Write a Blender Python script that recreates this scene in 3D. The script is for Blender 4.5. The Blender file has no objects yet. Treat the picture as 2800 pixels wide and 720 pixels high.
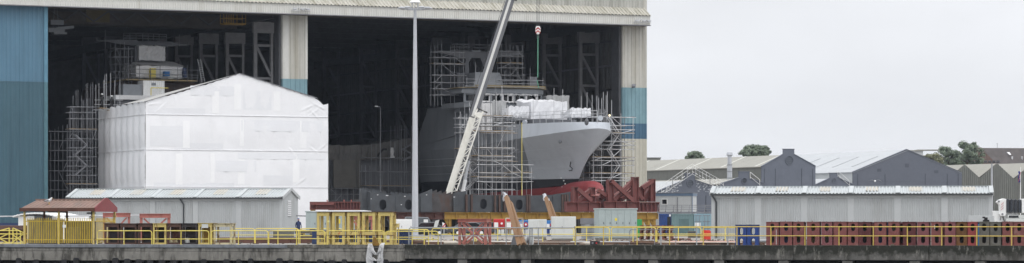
import bpy, bmesh, math, random
from mathutils import Vector, Matrix
random.seed(11)
scn = bpy.context.scene
COL = scn.collection
R = math.radians
FPX, CX, HY, EYE = 8000.0, 1400.0, 612.0, 1.3     # lens in pixels of the 2800 px frame, frame centre, horizon row, eye height

# ---------------------------------------------------------------- frames
class Frame:
    """A ground frame: origin, heading; local x runs along, y inward, z up."""
    def __init__(s, ox, oy, deg):
        s.ox, s.oy, s.deg = ox, oy, deg
        s.r = R(deg); s.c, s.s = math.cos(s.r), math.sin(s.r)
    def world(s, x, y): return (s.ox + x*s.c - y*s.s, s.oy + x*s.s + y*s.c)
    def x(s, px, y=0.0):
        k = (px-CX)/FPX
        return (k*(s.oy + y*s.c) - s.ox + y*s.s) / (s.c - k*s.s)
    def y(s, px, x=0.0):
        k = (px-CX)/FPX
        return (k*(s.oy + x*s.s) - s.ox - x*s.c) / (-s.s - k*s.c)
    def z(s, py, x, y=0.0):
        return EYE + (HY-py)*s.world(x, y)[1]/FPX
    def at(s, px, py, y=0.0):
        x = s.x(px, y); return (x, y, s.z(py, x, y))
    def sub(s, x, y, deg=0): 
        w = s.world(x, y); return Frame(w[0], w[1], s.deg+deg)
def fpx(px, Y, deg): return Frame((px-CX)/FPX*Y, Y, deg)

HALL = Frame(18.54, 403.0, 24.9)
yl, yr = FPX/43.0, FPX/47.0
QUAY_DEG = math.degrees(math.atan2(yr-yl, 1400/47.0+1400/43.0))
QUAY = Frame(0, 1, 0)
# quay edge line passes (-1400/43, yl) .. (1400/47, yr)
_t = (1400/43.0)/(1400/43.0+1400/47.0)
QUAY = Frame(0, yl+(yr-yl)*_t, QUAY_DEG)

# ---------------------------------------------------------------- objects
def tag(o, label=None, cat=None, group=None, kind=None):
    if label: o['label'] = label
    if cat: o['category'] = cat
    if group: o['group'] = group
    if kind: o['kind'] = kind
    return o
def thing(name, label, cat, fr, x=0, y=0, z=0, rot=0, group=None):
    o = bpy.data.objects.new(name, None); COL.objects.link(o)
    w = fr.world(x, y); o.location = (w[0], w[1], z); o.rotation_euler = (0, 0, R(fr.deg+rot))
    o.empty_display_size = .3
    return tag(o, label, cat, group)
def put(o, fr, x=0, y=0, z=0, rot=0):
    w = fr.world(x, y); o.location = (w[0], w[1], z); o.rotation_euler = (0, 0, R(fr.deg+rot)); return o
def children(o): return [c for c in COL.objects if c.parent == o]
def copy_tree(o, parent=None, kids=None):
    if kids is None:
        kids = {}
        for c in COL.objects:
            if c.parent: kids.setdefault(c.parent.name, []).append(c)
    c = o.copy(); COL.objects.link(c)
    if parent: c.parent = parent
    for ch in kids.get(o.name, []): copy_tree(ch, c, kids)
    return c

class MB:
    def __init__(s): s.v, s.f = [], []
    def add(s, vs, fs):
        n = len(s.v); s.v += [tuple(p) for p in vs]; s.f += [tuple(i+n for i in f) for f in fs]; return s
    def box(s, x0, x1, y0, y1, z0, z1):
        if x0 > x1: x0, x1 = x1, x0
        if y0 > y1: y0, y1 = y1, y0
        if z0 > z1: z0, z1 = z1, z0
        return s.add([(x0,y0,z0),(x1,y0,z0),(x1,y1,z0),(x0,y1,z0),(x0,y0,z1),(x1,y0,z1),(x1,y1,z1),(x0,y1,z1)],
                     [(0,3,2,1),(4,5,6,7),(0,1,5,4),(1,2,6,5),(2,3,7,6),(3,0,4,7)])
    def bar(s, p, q, w, h=None, up=(0,0,1)):
        p, q = Vector(p), Vector(q); h = w if h is None else h
        d = (q-p).normalized(); u = Vector(up)
        if abs(d.dot(u)) > .98: u = Vector((0,1,0))
        a = d.cross(u).normalized(); b = a.cross(d).normalized()
        vs = []
        for c in (p, q):
            for i, j in ((-1,-1),(1,-1),(1,1),(-1,1)): vs.append(c + a*(i*w/2) + b*(j*h/2))
        return s.add(vs, [(3,2,1,0),(4,5,6,7),(0,1,5,4),(1,2,6,5),(2,3,7,6),(3,0,4,7)])
    def tube(s, p, q, r, n=6, r2=None, cap=True):
        p, q = Vector(p), Vector(q); r2 = r if r2 is None else r2
        d = (q-p).normalized(); u = Vector((0,0,1)) if abs(d.z) < .95 else Vector((0,1,0))
        a = d.cross(u).normalized(); b = a.cross(d)
        vs = []
        for c, rr in ((p, r), (q, r2)):
            for i in range(n):
                t = 2*math.pi*i/n; vs.append(c + a*(rr*math.cos(t)) + b*(rr*math.sin(t)))
        fs = [(i, (i+1) % n, n+(i+1) % n, n+i) for i in range(n)]
        if cap: fs += [tuple(range(n-1, -1, -1)), tuple(range(n, 2*n))]
        return s.add(vs, fs)
    def path(s, pts, r, n=6):
        """one continuous tube through the points"""
        pts = [Vector(p) for p in pts]; rings = []
        for i, p in enumerate(pts):
            d = (pts[min(i+1, len(pts)-1)] - pts[max(i-1, 0)]).normalized()
            u = Vector((0,1,0)) if abs(d.y) < .9 else Vector((0,0,1))
            a = d.cross(u).normalized(); b = a.cross(d)
            rr = r[i] if isinstance(r, (list, tuple)) else r
            rings.append([p + a*(rr*math.cos(2*math.pi*k/n)) + b*(rr*math.sin(2*math.pi*k/n)) for k in range(n)])
        vs = [v for g in rings for v in g]; m = len(rings)
        fs = [(i*n+k, i*n+(k+1) % n, (i+1)*n+(k+1) % n, (i+1)*n+k) for i in range(m-1) for k in range(n)]
        fs += [tuple(range(n-1, -1, -1)), tuple(range((m-1)*n, m*n))]
        return s.add(vs, fs)
    def prism(s, pts, vec):
        n = len(pts); v = Vector(vec); a = [Vector(p) for p in pts]
        return s.add(a + [p+v for p in a], [tuple(range(n-1, -1, -1)), tuple(range(n, 2*n))] + [(i, (i+1) % n, n+(i+1) % n, n+i) for i in range(n)])
    def poly(s, pts, t=(0,0,0)):
        return s.add(pts, [tuple(range(len(pts)))])
    def grid(s, P):
        """P[i][j] points -> one quad sheet"""
        m, n = len(P), len(P[0])
        return s.add([p for r in P for p in r], [(i*n+j, (i+1)*n+j, (i+1)*n+j+1, i*n+j+1) for i in range(m-1) for j in range(n-1)])
    def corr(s, A, B, C, D, pitch, depth, nrm, fl=.28):
        """trapezoid-ribbed sheet: bottom edge A->B, top edge D->C, ribs run from bottom to top"""
        A, B, C, D, nrm = map(Vector, (A, B, C, D, nrm)); L = (B-A).length; k = max(1, round(L/pitch))
        lo, hi = [], []
        for i in range(k):
            for t, o in ((0, 0), (.5-fl*.7, 0), (.5-fl*.3, 1), (.5+fl*.3+.1, 1), (.5+fl*.7+.1, 0)):
                u = min((i+t)/k, 1); lo.append(A.lerp(B, u)+nrm*(o*depth)); hi.append(D.lerp(C, u)+nrm*(o*depth))
        lo.append(B); hi.append(C)
        return s.grid([[lo[i], hi[i]] for i in range(len(lo))])
    def holed(s, x0, x1, z0, z1, cx, cz, rx, hh, y0, y1, n=24):
        """plate with one stadium hole (half width rx, half height hh), thickness y0..y1"""
        def inner(t):
            a, b = math.cos(t), math.sin(t)
            return (cx+rx*a, cz+rx*b + (hh-rx if b > 1e-6 else -(hh-rx) if b < -1e-6 else 0))
        def outer(t):
            a, b = math.cos(t), math.sin(t); k = []
            if a > 1e-6: k.append((x1-cx)/a)
            if a < -1e-6: k.append((x0-cx)/a)
            if b > 1e-6: k.append((z1-cz)/b)
            if b < -1e-6: k.append((z0-cz)/b)
            m = min(k); return (cx+a*m, cz+b*m)
        ang = sorted([2*math.pi*i/n for i in range(n)] + [math.atan2(z-cz, x-cx) % (2*math.pi) for x in (x0, x1) for z in (z0, z1)])
        m = len(ang); I = [inner(t) for t in ang]; O = [outer(t) for t in ang]
        vs = [(x, y, z) for y in (y0, y1) for L in (I, O) for x, z in L]
        fs = []
        for i in range(m):
            j = (i+1) % m
            fs += [(i, j, m+j, m+i)[::-1], (2*m+i, 2*m+j, 3*m+j, 3*m+i), (i, j, 2*m+j, 2*m+i), (m+i, m+j, 3*m+j, 3*m+i)[::-1]]
        return s.add(vs, fs)
    def ell(s, c, r, nu=10, nv=6):
        vs = [(c[0], c[1], c[2]-r[2])]
        for i in range(1, nv):
            t = math.pi*i/nv-math.pi/2
            for j in range(nu):
                a = 2*math.pi*j/nu; vs.append((c[0]+r[0]*math.cos(t)*math.cos(a), c[1]+r[1]*math.cos(t)*math.sin(a), c[2]+r[2]*math.sin(t)))
        vs.append((c[0], c[1], c[2]+r[2])); k = len(vs)-1
        fs = [(0, 1+(j+1) % nu, 1+j) for j in range(nu)] + [(k, 1+(nv-2)*nu+j, 1+(nv-2)*nu+(j+1) % nu) for j in range(nu)]
        fs += [(1+i*nu+j, 1+i*nu+(j+1) % nu, 1+(i+1)*nu+(j+1) % nu, 1+(i+1)*nu+j) for i in range(nv-2) for j in range(nu)]
        return s.add(vs, fs)
    def build(s, name, m, parent=None, smooth=False, bevel=0):
        me = bpy.data.meshes.new(name); me.from_pydata(s.v, [], s.f); me.update()
        bm = bmesh.new(); bm.from_mesh(me); bmesh.ops.recalc_face_normals(bm, faces=bm.faces); bm.to_mesh(me); bm.free()
        o = bpy.data.objects.new(name, me); COL.objects.link(o); me.materials.append(m)
        if parent: o.parent = parent
        if smooth:
            for p in me.polygons: p.use_smooth = True
        if bevel:
            b = o.modifiers.new('bevel', 'BEVEL'); b.width = bevel; b.segments = 2; b.limit_method = 'ANGLE'
        return o

# ---------------------------------------------------------------- materials
MATS = {}
def mat(name, col, rough=.65, metal=0.0, var=.14, sc=1.2, dirt=None, damt=.5, dsc=(1.2,1.2,.18), dthr=.52, dsoft=.16, bump=0.0, bsc=18, spec=.4, coat=0, noise=0.0, trans=0):
    m = bpy.data.materials.new(name); m.use_nodes = True; nt = m.node_tree; N, L = nt.nodes, nt.links
    b = N['Principled BSDF']; b.inputs['Roughness'].default_value = rough; b.inputs['Metallic'].default_value = metal
    b.inputs['Specular IOR Level'].default_value = spec
    tc = N.new('ShaderNodeTexCoord'); oi = N.new('ShaderNodeObjectInfo')
    ad = N.new('ShaderNodeVectorMath'); ad.operation = 'MULTIPLY_ADD'
    L.new(oi.outputs['Random'], ad.inputs[0]); ad.inputs[1].default_value = (61.3, 37.7, 23.9); L.new(tc.outputs['Object'], ad.inputs[2])
    def noise_node(scale, det, vecscale=None):
        n = N.new('ShaderNodeTexNoise'); n.inputs['Scale'].default_value = scale; n.inputs['Detail'].default_value = det; n.inputs['Roughness'].default_value = .62
        if vecscale:
            mp = N.new('ShaderNodeMapping'); mp.inputs['Scale'].default_value = vecscale; L.new(ad.outputs[0], mp.inputs['Vector']); L.new(mp.outputs[0], n.inputs['Vector'])
        else: L.new(ad.outputs[0], n.inputs['Vector'])
        return n
    def ramp(src, a, bb):
        r = N.new('ShaderNodeMapRange'); r.inputs['From Min'].default_value = a; r.inputs['From Max'].default_value = bb; r.clamp = True
        L.new(src, r.inputs['Value']); return r.outputs[0]
    def mix(fac, c1, c2):
        x = N.new('ShaderNodeMix'); x.data_type = 'RGBA'
        L.new(fac, x.inputs[0])
        for c, k in ((c1, 6), (c2, 7)):
            if isinstance(c, tuple): x.inputs[k].default_value = (*c, 1)
            else: L.new(c, x.inputs[k])
        return x.outputs[2]
    lo = tuple(c*(1-var) for c in col); hi = tuple(min(1, c*(1+var)) for c in col)
    n1 = noise_node(sc, 6); c = mix(ramp(n1.outputs['Fac'], .3, .7), lo, hi)
    if dirt is not None:
        n2 = noise_node(1.0, 7, dsc)
        f = ramp(n2.outputs['Fac'], dthr, dthr+dsoft)
        mm = N.new('ShaderNodeMath'); mm.operation = 'MULTIPLY'; mm.inputs[1].default_value = damt; L.new(f, mm.inputs[0])
        c = mix(mm.outputs[0], c, dirt)
    L.new(c, b.inputs['Base Color'])
    if bump:
        n3 = noise_node(bsc, 5); bp = N.new('ShaderNodeBump'); bp.inputs['Strength'].default_value = bump; bp.inputs['Distance'].default_value = .05
        L.new(n3.outputs['Fac'], bp.inputs['Height']); L.new(bp.outputs[0], b.inputs['Normal'])
    if trans:
        b.inputs['Transmission Weight'].default_value = trans
    MATS[name] = m; return m

RUST = (.10, .045, .022)
G = {}
G['cream']   = mat('cream cladding', (.50,.49,.45), .55, var=.06, dirt=(.28,.25,.18), damt=.45, dsc=(.9,.9,.05), dthr=.5)
G['white_clad'] = mat('off white cladding', (.62,.62,.59), .55, var=.05, dirt=(.36,.34,.28), damt=.35, dsc=(.8,.8,.06), dthr=.52)
G['palebeige'] = mat('pale beige cladding', (.49,.475,.41), .55, var=.06, dirt=(.30,.27,.20), damt=.4, dsc=(.8,.8,.05), dthr=.52)
G['lightblue'] = mat('light blue cladding', (.20,.33,.38), .5, var=.07, dirt=(.08,.16,.2), damt=.5, dsc=(.9,.9,.06))
G['darkblue'] = mat('deep blue cladding', (.06,.135,.215), .5, var=.08, dirt=(.03,.06,.1), damt=.5, dsc=(.9,.9,.06))
G['doorblue'] = mat('door blue sheeting', (.095,.195,.28), .5, var=.07, sc=.3, dirt=(.05,.11,.15), damt=.45, dsc=(.7,.7,.04))
G['doorteal'] = mat('door teal sheeting', (.057,.122,.16), .5, var=.07, sc=.3, dirt=(.03,.07,.1), damt=.45, dsc=(.7,.7,.04))
G['mossroof'] = mat('mossy roof sheet', (.49,.475,.425), .75, var=.08, dirt=(.25,.235,.175), damt=.6, dsc=(1.6,.22,.22), dthr=.44, dsoft=.2)
G['hallgrey'] = mat('upper wall sheet', (.46,.46,.43), .6, var=.06, dirt=(.24,.24,.21), damt=.5, dsc=(1.4,1.4,.08), dthr=.46)
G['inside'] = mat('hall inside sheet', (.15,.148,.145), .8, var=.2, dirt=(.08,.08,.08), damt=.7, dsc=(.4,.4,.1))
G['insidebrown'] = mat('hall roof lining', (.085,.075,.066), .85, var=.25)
G['steelgrey'] = mat('grey steel', (.20,.205,.225), .6, var=.12, dirt=(.09,.08,.075), damt=.4)
G['steeldark'] = mat('dark steel', (.08,.082,.09), .6, var=.2)
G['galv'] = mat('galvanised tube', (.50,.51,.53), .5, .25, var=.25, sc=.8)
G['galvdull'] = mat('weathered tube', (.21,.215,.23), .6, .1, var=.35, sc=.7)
G['board'] = mat('scaffold board', (.30,.22,.13), .8, var=.25)
G['mastgrey'] = mat('mast galvanised', (.50,.52,.56), .5, .15, var=.07, sc=.5, dirt=(.33,.34,.37), damt=.5, dsc=(3,3,.06))
G['lampwhite'] = mat('lamp white', (.75,.76,.78), .4, var=.03)
G['hullgrey'] = mat('hull grey paint', (.46,.495,.545), .5, var=.05, sc=.35, dirt=(.36,.385,.43), damt=.45, dsc=(.9,.9,.16), bump=.04, bsc=1.2)
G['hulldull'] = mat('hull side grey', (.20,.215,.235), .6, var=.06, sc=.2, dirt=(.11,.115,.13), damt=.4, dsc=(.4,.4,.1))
G['boot'] = mat('boot top black', (.022,.024,.03), .5, var=.15)
G['antifoul'] = mat('red antifouling', (.25,.042,.047), .55, var=.12, sc=.6, dirt=(.16,.03,.03), damt=.5, dsc=(.6,.6,.4))
G['superdull'] = mat('superstructure primer', (.21,.225,.245), .6, var=.1)
G['superdark'] = mat('superstructure dark grey', (.115,.12,.133), .65, var=.12)
G['glassdark'] = mat('dark glass', (.012,.013,.016), .12, var=.05, spec=.6)
G['wrap'] = mat('white shrink wrap', (.86,.87,.90), .5, var=.025, sc=.22, dirt=(.79,.80,.83), damt=.5, dsc=(.16,.16,.22), dthr=.5, dsoft=.1, bump=.25, bsc=1.4)
G['wrapseam'] = mat('white wrap tape', (.91,.92,.94), .45, var=.02, bump=.2, bsc=3)
G['wrapfold'] = mat('crumpled white wrap', (.76,.77,.80), .5, var=.05, sc=.8, dirt=(.62,.63,.66), damt=.5, dsc=(.8,.8,.5), bump=.9, bsc=1.3)
G['wrapdull'] = mat('dusty white sheeting', (.60,.60,.61), .7, var=.1, sc=.8, dirt=(.4,.4,.4), damt=.4, bump=.5, bsc=2.2)
G['wrapgrey'] = mat('grey translucent sheet', (.33,.335,.34), .65, var=.14, sc=.6, bump=.5, bsc=2)
G['tarproof'] = mat('grey roof sheet', (.50,.50,.49), .6, var=.12, sc=.5)
G['cabinwhite'] = mat('cabin white', (.72,.73,.73), .5, var=.04, dirt=(.45,.42,.36), damt=.3, dsc=(1.5,1.5,.2))
G['cranewhite'] = mat('crane white', (.80,.79,.74), .4, var=.05, dirt=(.5,.47,.4), damt=.35, dsc=(1,1,.4))
G['cranegrey'] = mat('crane boom grey', (.145,.15,.165), .4, var=.06, spec=.5)
G['black'] = mat('matt black', (.018,.018,.02), .6, var=.1)
G['tyre'] = mat('rubber', (.022,.022,.022), .85, var=.15)
G['plate'] = mat('primed steel plate', (.062,.068,.077), .6, var=.2, sc=.9, dirt=(.05,.042,.038), damt=.55, dsc=(.9,.9,.5), dthr=.55, bump=.08, bsc=6)
G['platerust'] = mat('rusting plate', (.07,.066,.068), .75, var=.25, dirt=(.085,.045,.03), damt=.8, dsc=(1,1,.35), dthr=.5)
G['maroon'] = mat('maroon primer steel', (.165,.056,.052), .55, var=.12, sc=1, dirt=(.10,.04,.03), damt=.45, dsc=(1.4,1.4,.4), dthr=.54)
G['maroonstand'] = mat('maroon stand', (.20,.068,.064), .6, var=.18, sc=2.2, dirt=(.29,.19,.17), damt=.6, dsc=(1.5,1.5,1.2), dthr=.585, dsoft=.12)
G['pinkred'] = mat('faded red steel', (.40,.15,.125), .65, var=.14, dirt=(.16,.07,.05), damt=.5, dsc=(2,2,.8))
G['darkbrown'] = mat('brown rusted stand', (.09,.047,.037), .75, var=.28, sc=2, dirt=(.03,.02,.02), damt=.6, dsc=(2,2,.8))
G['blackbrown'] = mat('dark weathered stand', (.04,.033,.034), .75, var=.28, sc=2)
G['yellow'] = mat('yellow stand paint', (.60,.475,.17), .6, var=.16, sc=1.6, dirt=(.13,.065,.028), damt=.9, dsc=(3.2,3.2,.9), dthr=.565, dsoft=.08)
G['ochre'] = mat('ochre girder paint', (.33,.20,.04), .65, var=.18, sc=1.1, dirt=(.12,.06,.025), damt=.75, dsc=(1.6,1.6,.7), dthr=.54)
G['creamworn'] = mat('worn cream paint', (.55,.49,.32), .7, var=.15, sc=2, dirt=(.16,.09,.04), damt=.9, dsc=(3,3,1.2), dthr=.52, dsoft=.08)
G['rail'] = mat('yellow rail paint', (.74,.62,.15), .5, var=.1, sc=2, dirt=(.35,.22,.06), damt=.6, dsc=(1.5,1.5,1.5), dthr=.58)
G['palisade'] = mat('ochre palisade paint', (.58,.42,.06), .6, var=.15, sc=2.5, dirt=(.22,.14,.03), damt=.7, dsc=(2,2,.7), dthr=.52)
G['railochre'] = mat('ochre rail paint', (.62,.46,.11), .55, var=.1, sc=2, dirt=(.35,.2,.06), damt=.6, dsc=(1.5,1.5,1.5), dthr=.56)
G['railgrey'] = mat('galvanised rail', (.33,.35,.37), .5, .3, var=.12)
G['girder'] = mat('rust brown girder', (.085,.038,.032), .7, var=.25, dirt=(.17,.08,.06), damt=.6, dsc=(1,1,1), dthr=.56)
G['tanbeam'] = mat('tan painted beam', (.235,.135,.07), .6, var=.1, dirt=(.2,.1,.04), damt=.4)
G['tanedge'] = mat('tan beam edge', (.36,.25,.15), .6, var=.08)
G['foil'] = mat('torn plastic cap', (.6,.62,.66), .35, .2, var=.2, bump=.5, bsc=9)
G['shedwall'] = mat('pale grey shed sheet', (.42,.44,.45), .55, var=.05, sc=.4, dirt=(.27,.27,.265), damt=.4, dsc=(.7,.7,.12), dthr=.5)
G['shedtrim'] = mat('pale grey trim', (.445,.465,.475), .55, var=.04)
G['shedroof'] = mat('pale blue white roof sheet', (.425,.455,.468), .5, var=.07, sc=.5, dirt=(.35,.38,.39), damt=.4, dsc=(1.4,.4,.4))
G['skylight'] = mat('yellowed rooflight', (.46,.44,.39), .5, var=.08)
G['gutter'] = mat('dark gutter', (.05,.055,.06), .5, var=.1)
G['kiosk'] = mat('grey green cabinet', (.36,.42,.42), .5, var=.05, dirt=(.27,.31,.31), damt=.4, dsc=(1.5,1.5,.3))
G['boxgrey'] = mat('off white cabinet', (.58,.60,.59), .5, var=.04, dirt=(.42,.41,.38), damt=.5, dsc=(1.6,1.6,.35), dthr=.56)
G['shelterroof'] = mat('brown red shelter roof', (.22,.145,.12), .75, var=.15, sc=1.4, dirt=(.16,.13,.11), damt=.6, dsc=(2,.6,.6))
G['sheltergable'] = mat('maroon gable board', (.235,.055,.06), .6, var=.08, sc=3, dirt=(.17,.06,.055), damt=.5, dsc=(3,3,1))
G['rustpost'] = mat('rusty brown post', (.11,.05,.035), .8, var=.25)
G['blue'] = mat('cobalt blue paint', (.02,.055,.23), .5, var=.1, dirt=(.02,.03,.10), damt=.5)
G['navy'] = mat('navy paint', (.025,.045,.12), .55, var=.12)
G['contblue'] = mat('container blue', (.02,.06,.22), .5, var=.12, dirt=(.03,.04,.09), damt=.5)
G['contgreen'] = mat('container grey green', (.15,.23,.24), .55, var=.08, dirt=(.10,.14,.14), damt=.5)
G['contpale'] = mat('container pale blue', (.24,.36,.42), .5, var=.08, dirt=(.22,.17,.13), damt=.5, dsc=(2,2,.5), dthr=.58)
G['green'] = mat('green sheet', (.035,.30,.09), .5, var=.08)
G['redbright'] = mat('bright red paint', (.45,.02,.025), .45, var=.08)
G['bluebright'] = mat('machine blue paint', (.03,.16,.42), .45, var=.08)
G['orangered'] = mat('red plastic barrel', (.62,.05,.03), .5, var=.08)
G['pallet'] = mat('red pallet wood', (.20,.085,.07), .8, var=.25, dirt=(.10,.07,.06), damt=.6, dsc=(2,2,2))
G['palletgrey'] = mat('grey pallet wood', (.13,.12,.105), .85, var=.25)
G['concrete'] = mat('yard concrete', (.27,.255,.235), .85, var=.14, sc=.35, dirt=(.16,.14,.12), damt=.7, dsc=(.25,.25,.25), dthr=.5, bump=.25, bsc=2.5)
G['brickgrey'] = mat('blue grey painted brick', (.125,.14,.175), .75, var=.07, sc=.6, dirt=(.15,.165,.20), damt=.6, dsc=(.25,.25,.35), bump=.35, bsc=4)
G['flake'] = mat('flaking paint', (.5,.52,.55), .8, var=.1)
G['roofbeige'] = mat('beige grey cement roof', (.30,.295,.265), .75, var=.1, sc=.2, dirt=(.21,.205,.18), damt=.5, dsc=(.2,.2,.2))
G['roofstrip'] = mat('pale roof strip', (.50,.50,.46), .65, var=.05)
G['roofwhite'] = mat('white roof sheet', (.41,.43,.45), .55, var=.05, sc=.25, dirt=(.35,.37,.39), damt=.5, dsc=(.5,.06,.06))
G['cladgreen'] = mat('grey olive sheet', (.16,.165,.15), .65, var=.1, dirt=(.10,.10,.09), damt=.5, dsc=(.7,.7,.06))
G['slate'] = mat('slate tiles', (.085,.075,.073), .8, var=.25, sc=.6, bump=.4, bsc=6)
G['brickred'] = mat('brown brick', (.14,.095,.08), .85, var=.15, sc=1.5)
G['hutgrey'] = mat('site hut panel', (.50,.52,.53), .6, var=.04)
G['hutfascia'] = mat('site hut fascia', (.13,.19,.28), .5, var=.06)
G['white'] = mat('white paint', (.78,.79,.79), .45, var=.04)
G['carpaint'] = mat('dark car paint', (.05,.055,.062), .25, var=.05, spec=.6)
G['carsilver'] = mat('grey car paint', (.12,.125,.135), .3, .3, var=.05)
G['slinggreen'] = mat('green lifting sling', (.10,.27,.19), .8, var=.1)
G['cloth'] = mat('white rag', (.62,.62,.63), .85, var=.08, bump=.4, bsc=10)
G['flagred'] = mat('flag red', (.5,.03,.05), .7, var=.05); G['flagblue'] = mat('flag blue', (.02,.04,.22), .7, var=.05)
G['bark'] = mat('bark', (.08,.065,.05), .9, var=.3)
G['leafd'] = mat('leaf dark green', (.165,.205,.145), .7, var=.35, sc=.35)
G['leafo'] = mat('leaf olive', (.18,.185,.11), .7, var=.35, sc=.35)
G['feather'] = mat('gull white', (.75,.76,.77), .7, var=.03); G['feathergrey'] = mat('gull grey wing', (.33,.35,.38), .7, var=.05)
G['beak'] = mat('gull beak', (.6,.35,.03), .5, var=.02)
G['skin'] = mat('skin', (.45,.26,.19), .6, var=.04)
G['pipewhite'] = mat('pale pipe', (.52,.48,.42), .6, var=.15, dirt=(.2,.11,.07), damt=.7, dsc=(.6,3,3))
G['tarp'] = mat('white ground sheet', (.72,.72,.71), .7, var=.08, bump=.3, bsc=3)
G['hivis'] = mat('hard hat white', (.75,.76,.76), .4, var=.03)
# ================================================================ world, sun, camera
ELEV, AZ = 60.0, 152.0     # sun height and compass bearing (bearing from +Y clockwise): behind the camera, to its right
wd = bpy.data.worlds.new('World'); scn.world = wd; wd.use_nodes = True
nt = wd.node_tree; N, L = nt.nodes, nt.links; bg = N['Background']; bg.inputs['Strength'].default_value = .1
sky = N.new('ShaderNodeTexSky'); sky.sky_type = 'NISHITA'; sky.sun_disc = False; sky.sun_elevation = R(ELEV); sky.sun_rotation = R(AZ)
sky.air_density = 1; sky.dust_density = 3
tc = N.new('ShaderNodeTexCoord'); sx = N.new('ShaderNodeSeparateXYZ'); L.new(tc.outputs['Generated'], sx.inputs[0])
mp = N.new('ShaderNodeMapping'); mp.inputs['Scale'].default_value = (7, 7, 22); L.new(tc.outputs['Generated'], mp.inputs[0])
nz = N.new('ShaderNodeTexNoise'); nz.inputs['Scale'].default_value = 1.0; nz.inputs['Detail'].default_value = 5; L.new(mp.outputs[0], nz.inputs['Vector'])
cr = N.new('ShaderNodeValToRGB'); e = cr.color_ramp.elements
e[0].position = .0; e[0].color = (.325,.329,.336,1); e[1].position = .8; e[1].color = (.66,.66,.665,1)
e2 = e.new(.035); e2.color = (.318,.324,.338,1); e3 = e.new(.12); e3.color = (.335,.341,.355,1)
L.new(sx.outputs['Z'], cr.inputs[0])
mr = N.new('ShaderNodeMapRange'); mr.inputs['From Min'].default_value = .3; mr.inputs['From Max'].default_value = .7; mr.inputs['To Min'].default_value = .925; mr.inputs['To Max'].default_value = 1.055; L.new(nz.outputs['Fac'], mr.inputs[0])
cl = N.new('ShaderNodeVectorMath'); cl.operation = 'SCALE'; L.new(cr.outputs[0], cl.inputs[0]); L.new(mr.outputs[0], cl.inputs['Scale'])
cs = N.new('ShaderNodeVectorMath'); cs.operation = 'SCALE'; cs.inputs['Scale'].default_value = 28.3; L.new(cl.outputs[0], cs.inputs[0])
mx = N.new('ShaderNodeMix'); mx.data_type = 'RGBA'; mx.inputs[0].default_value = .94
L.new(sky.outputs[0], mx.inputs[6]); L.new(cs.outputs[0], mx.inputs[7]); L.new(mx.outputs[2], bg.inputs['Color'])
sd = bpy.data.lights.new('sun', 'SUN'); sd.energy = .85; sd.angle = R(22); sd.color = (1,.975,.94)
so = bpy.data.objects.new('sun', sd); COL.objects.link(so)
sdir = Vector((math.sin(R(AZ))*math.cos(R(ELEV)), math.cos(R(AZ))*math.cos(R(ELEV)), math.sin(R(ELEV))))
so.rotation_euler = (-sdir).to_track_quat('-Z', 'Y').to_euler(); so.location = (60, -60, 120)
cd = bpy.data.cameras.new('camera'); cam = bpy.data.objects.new('camera', cd); COL.objects.link(cam); scn.camera = cam
cam.location = (0, 0, EYE); cam.rotation_euler = (R(90), 0, 0); cd.sensor_width = 36; cd.lens = FPX/2800*36
cd.shift_y = (HY-360)/2800; cd.clip_start = 1; cd.clip_end = 9000
scn.view_settings.view_transform = 'Standard'; scn.view_settings.look = 'None'; scn.view_settings.exposure = 0; scn.view_settings.gamma = 1

# ================================================================ ground, water, quay walls
def flat(name, fr, x0, x1, y0, y1, z, m, parent=None):
    vs = [fr.world(x, y) for x, y in ((x0,y0),(x1,y0),(x1,y1),(x0,y1))]
    o = MB().add([(a, b, z) for a, b in vs], [(0,1,2,3)]).build(name, m, parent); return o
tag(flat('ground', QUAY, -2500, 2500, .55, 5000, 0, G['concrete']), kind='structure')
mw = mat('river water', (.035,.045,.045), .12, var=.1, bump=.4, bsc=.35); 
tag(flat('water', QUAY, -2500, 2500, -2500, 4, -4.2, mw), kind='structure')

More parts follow.
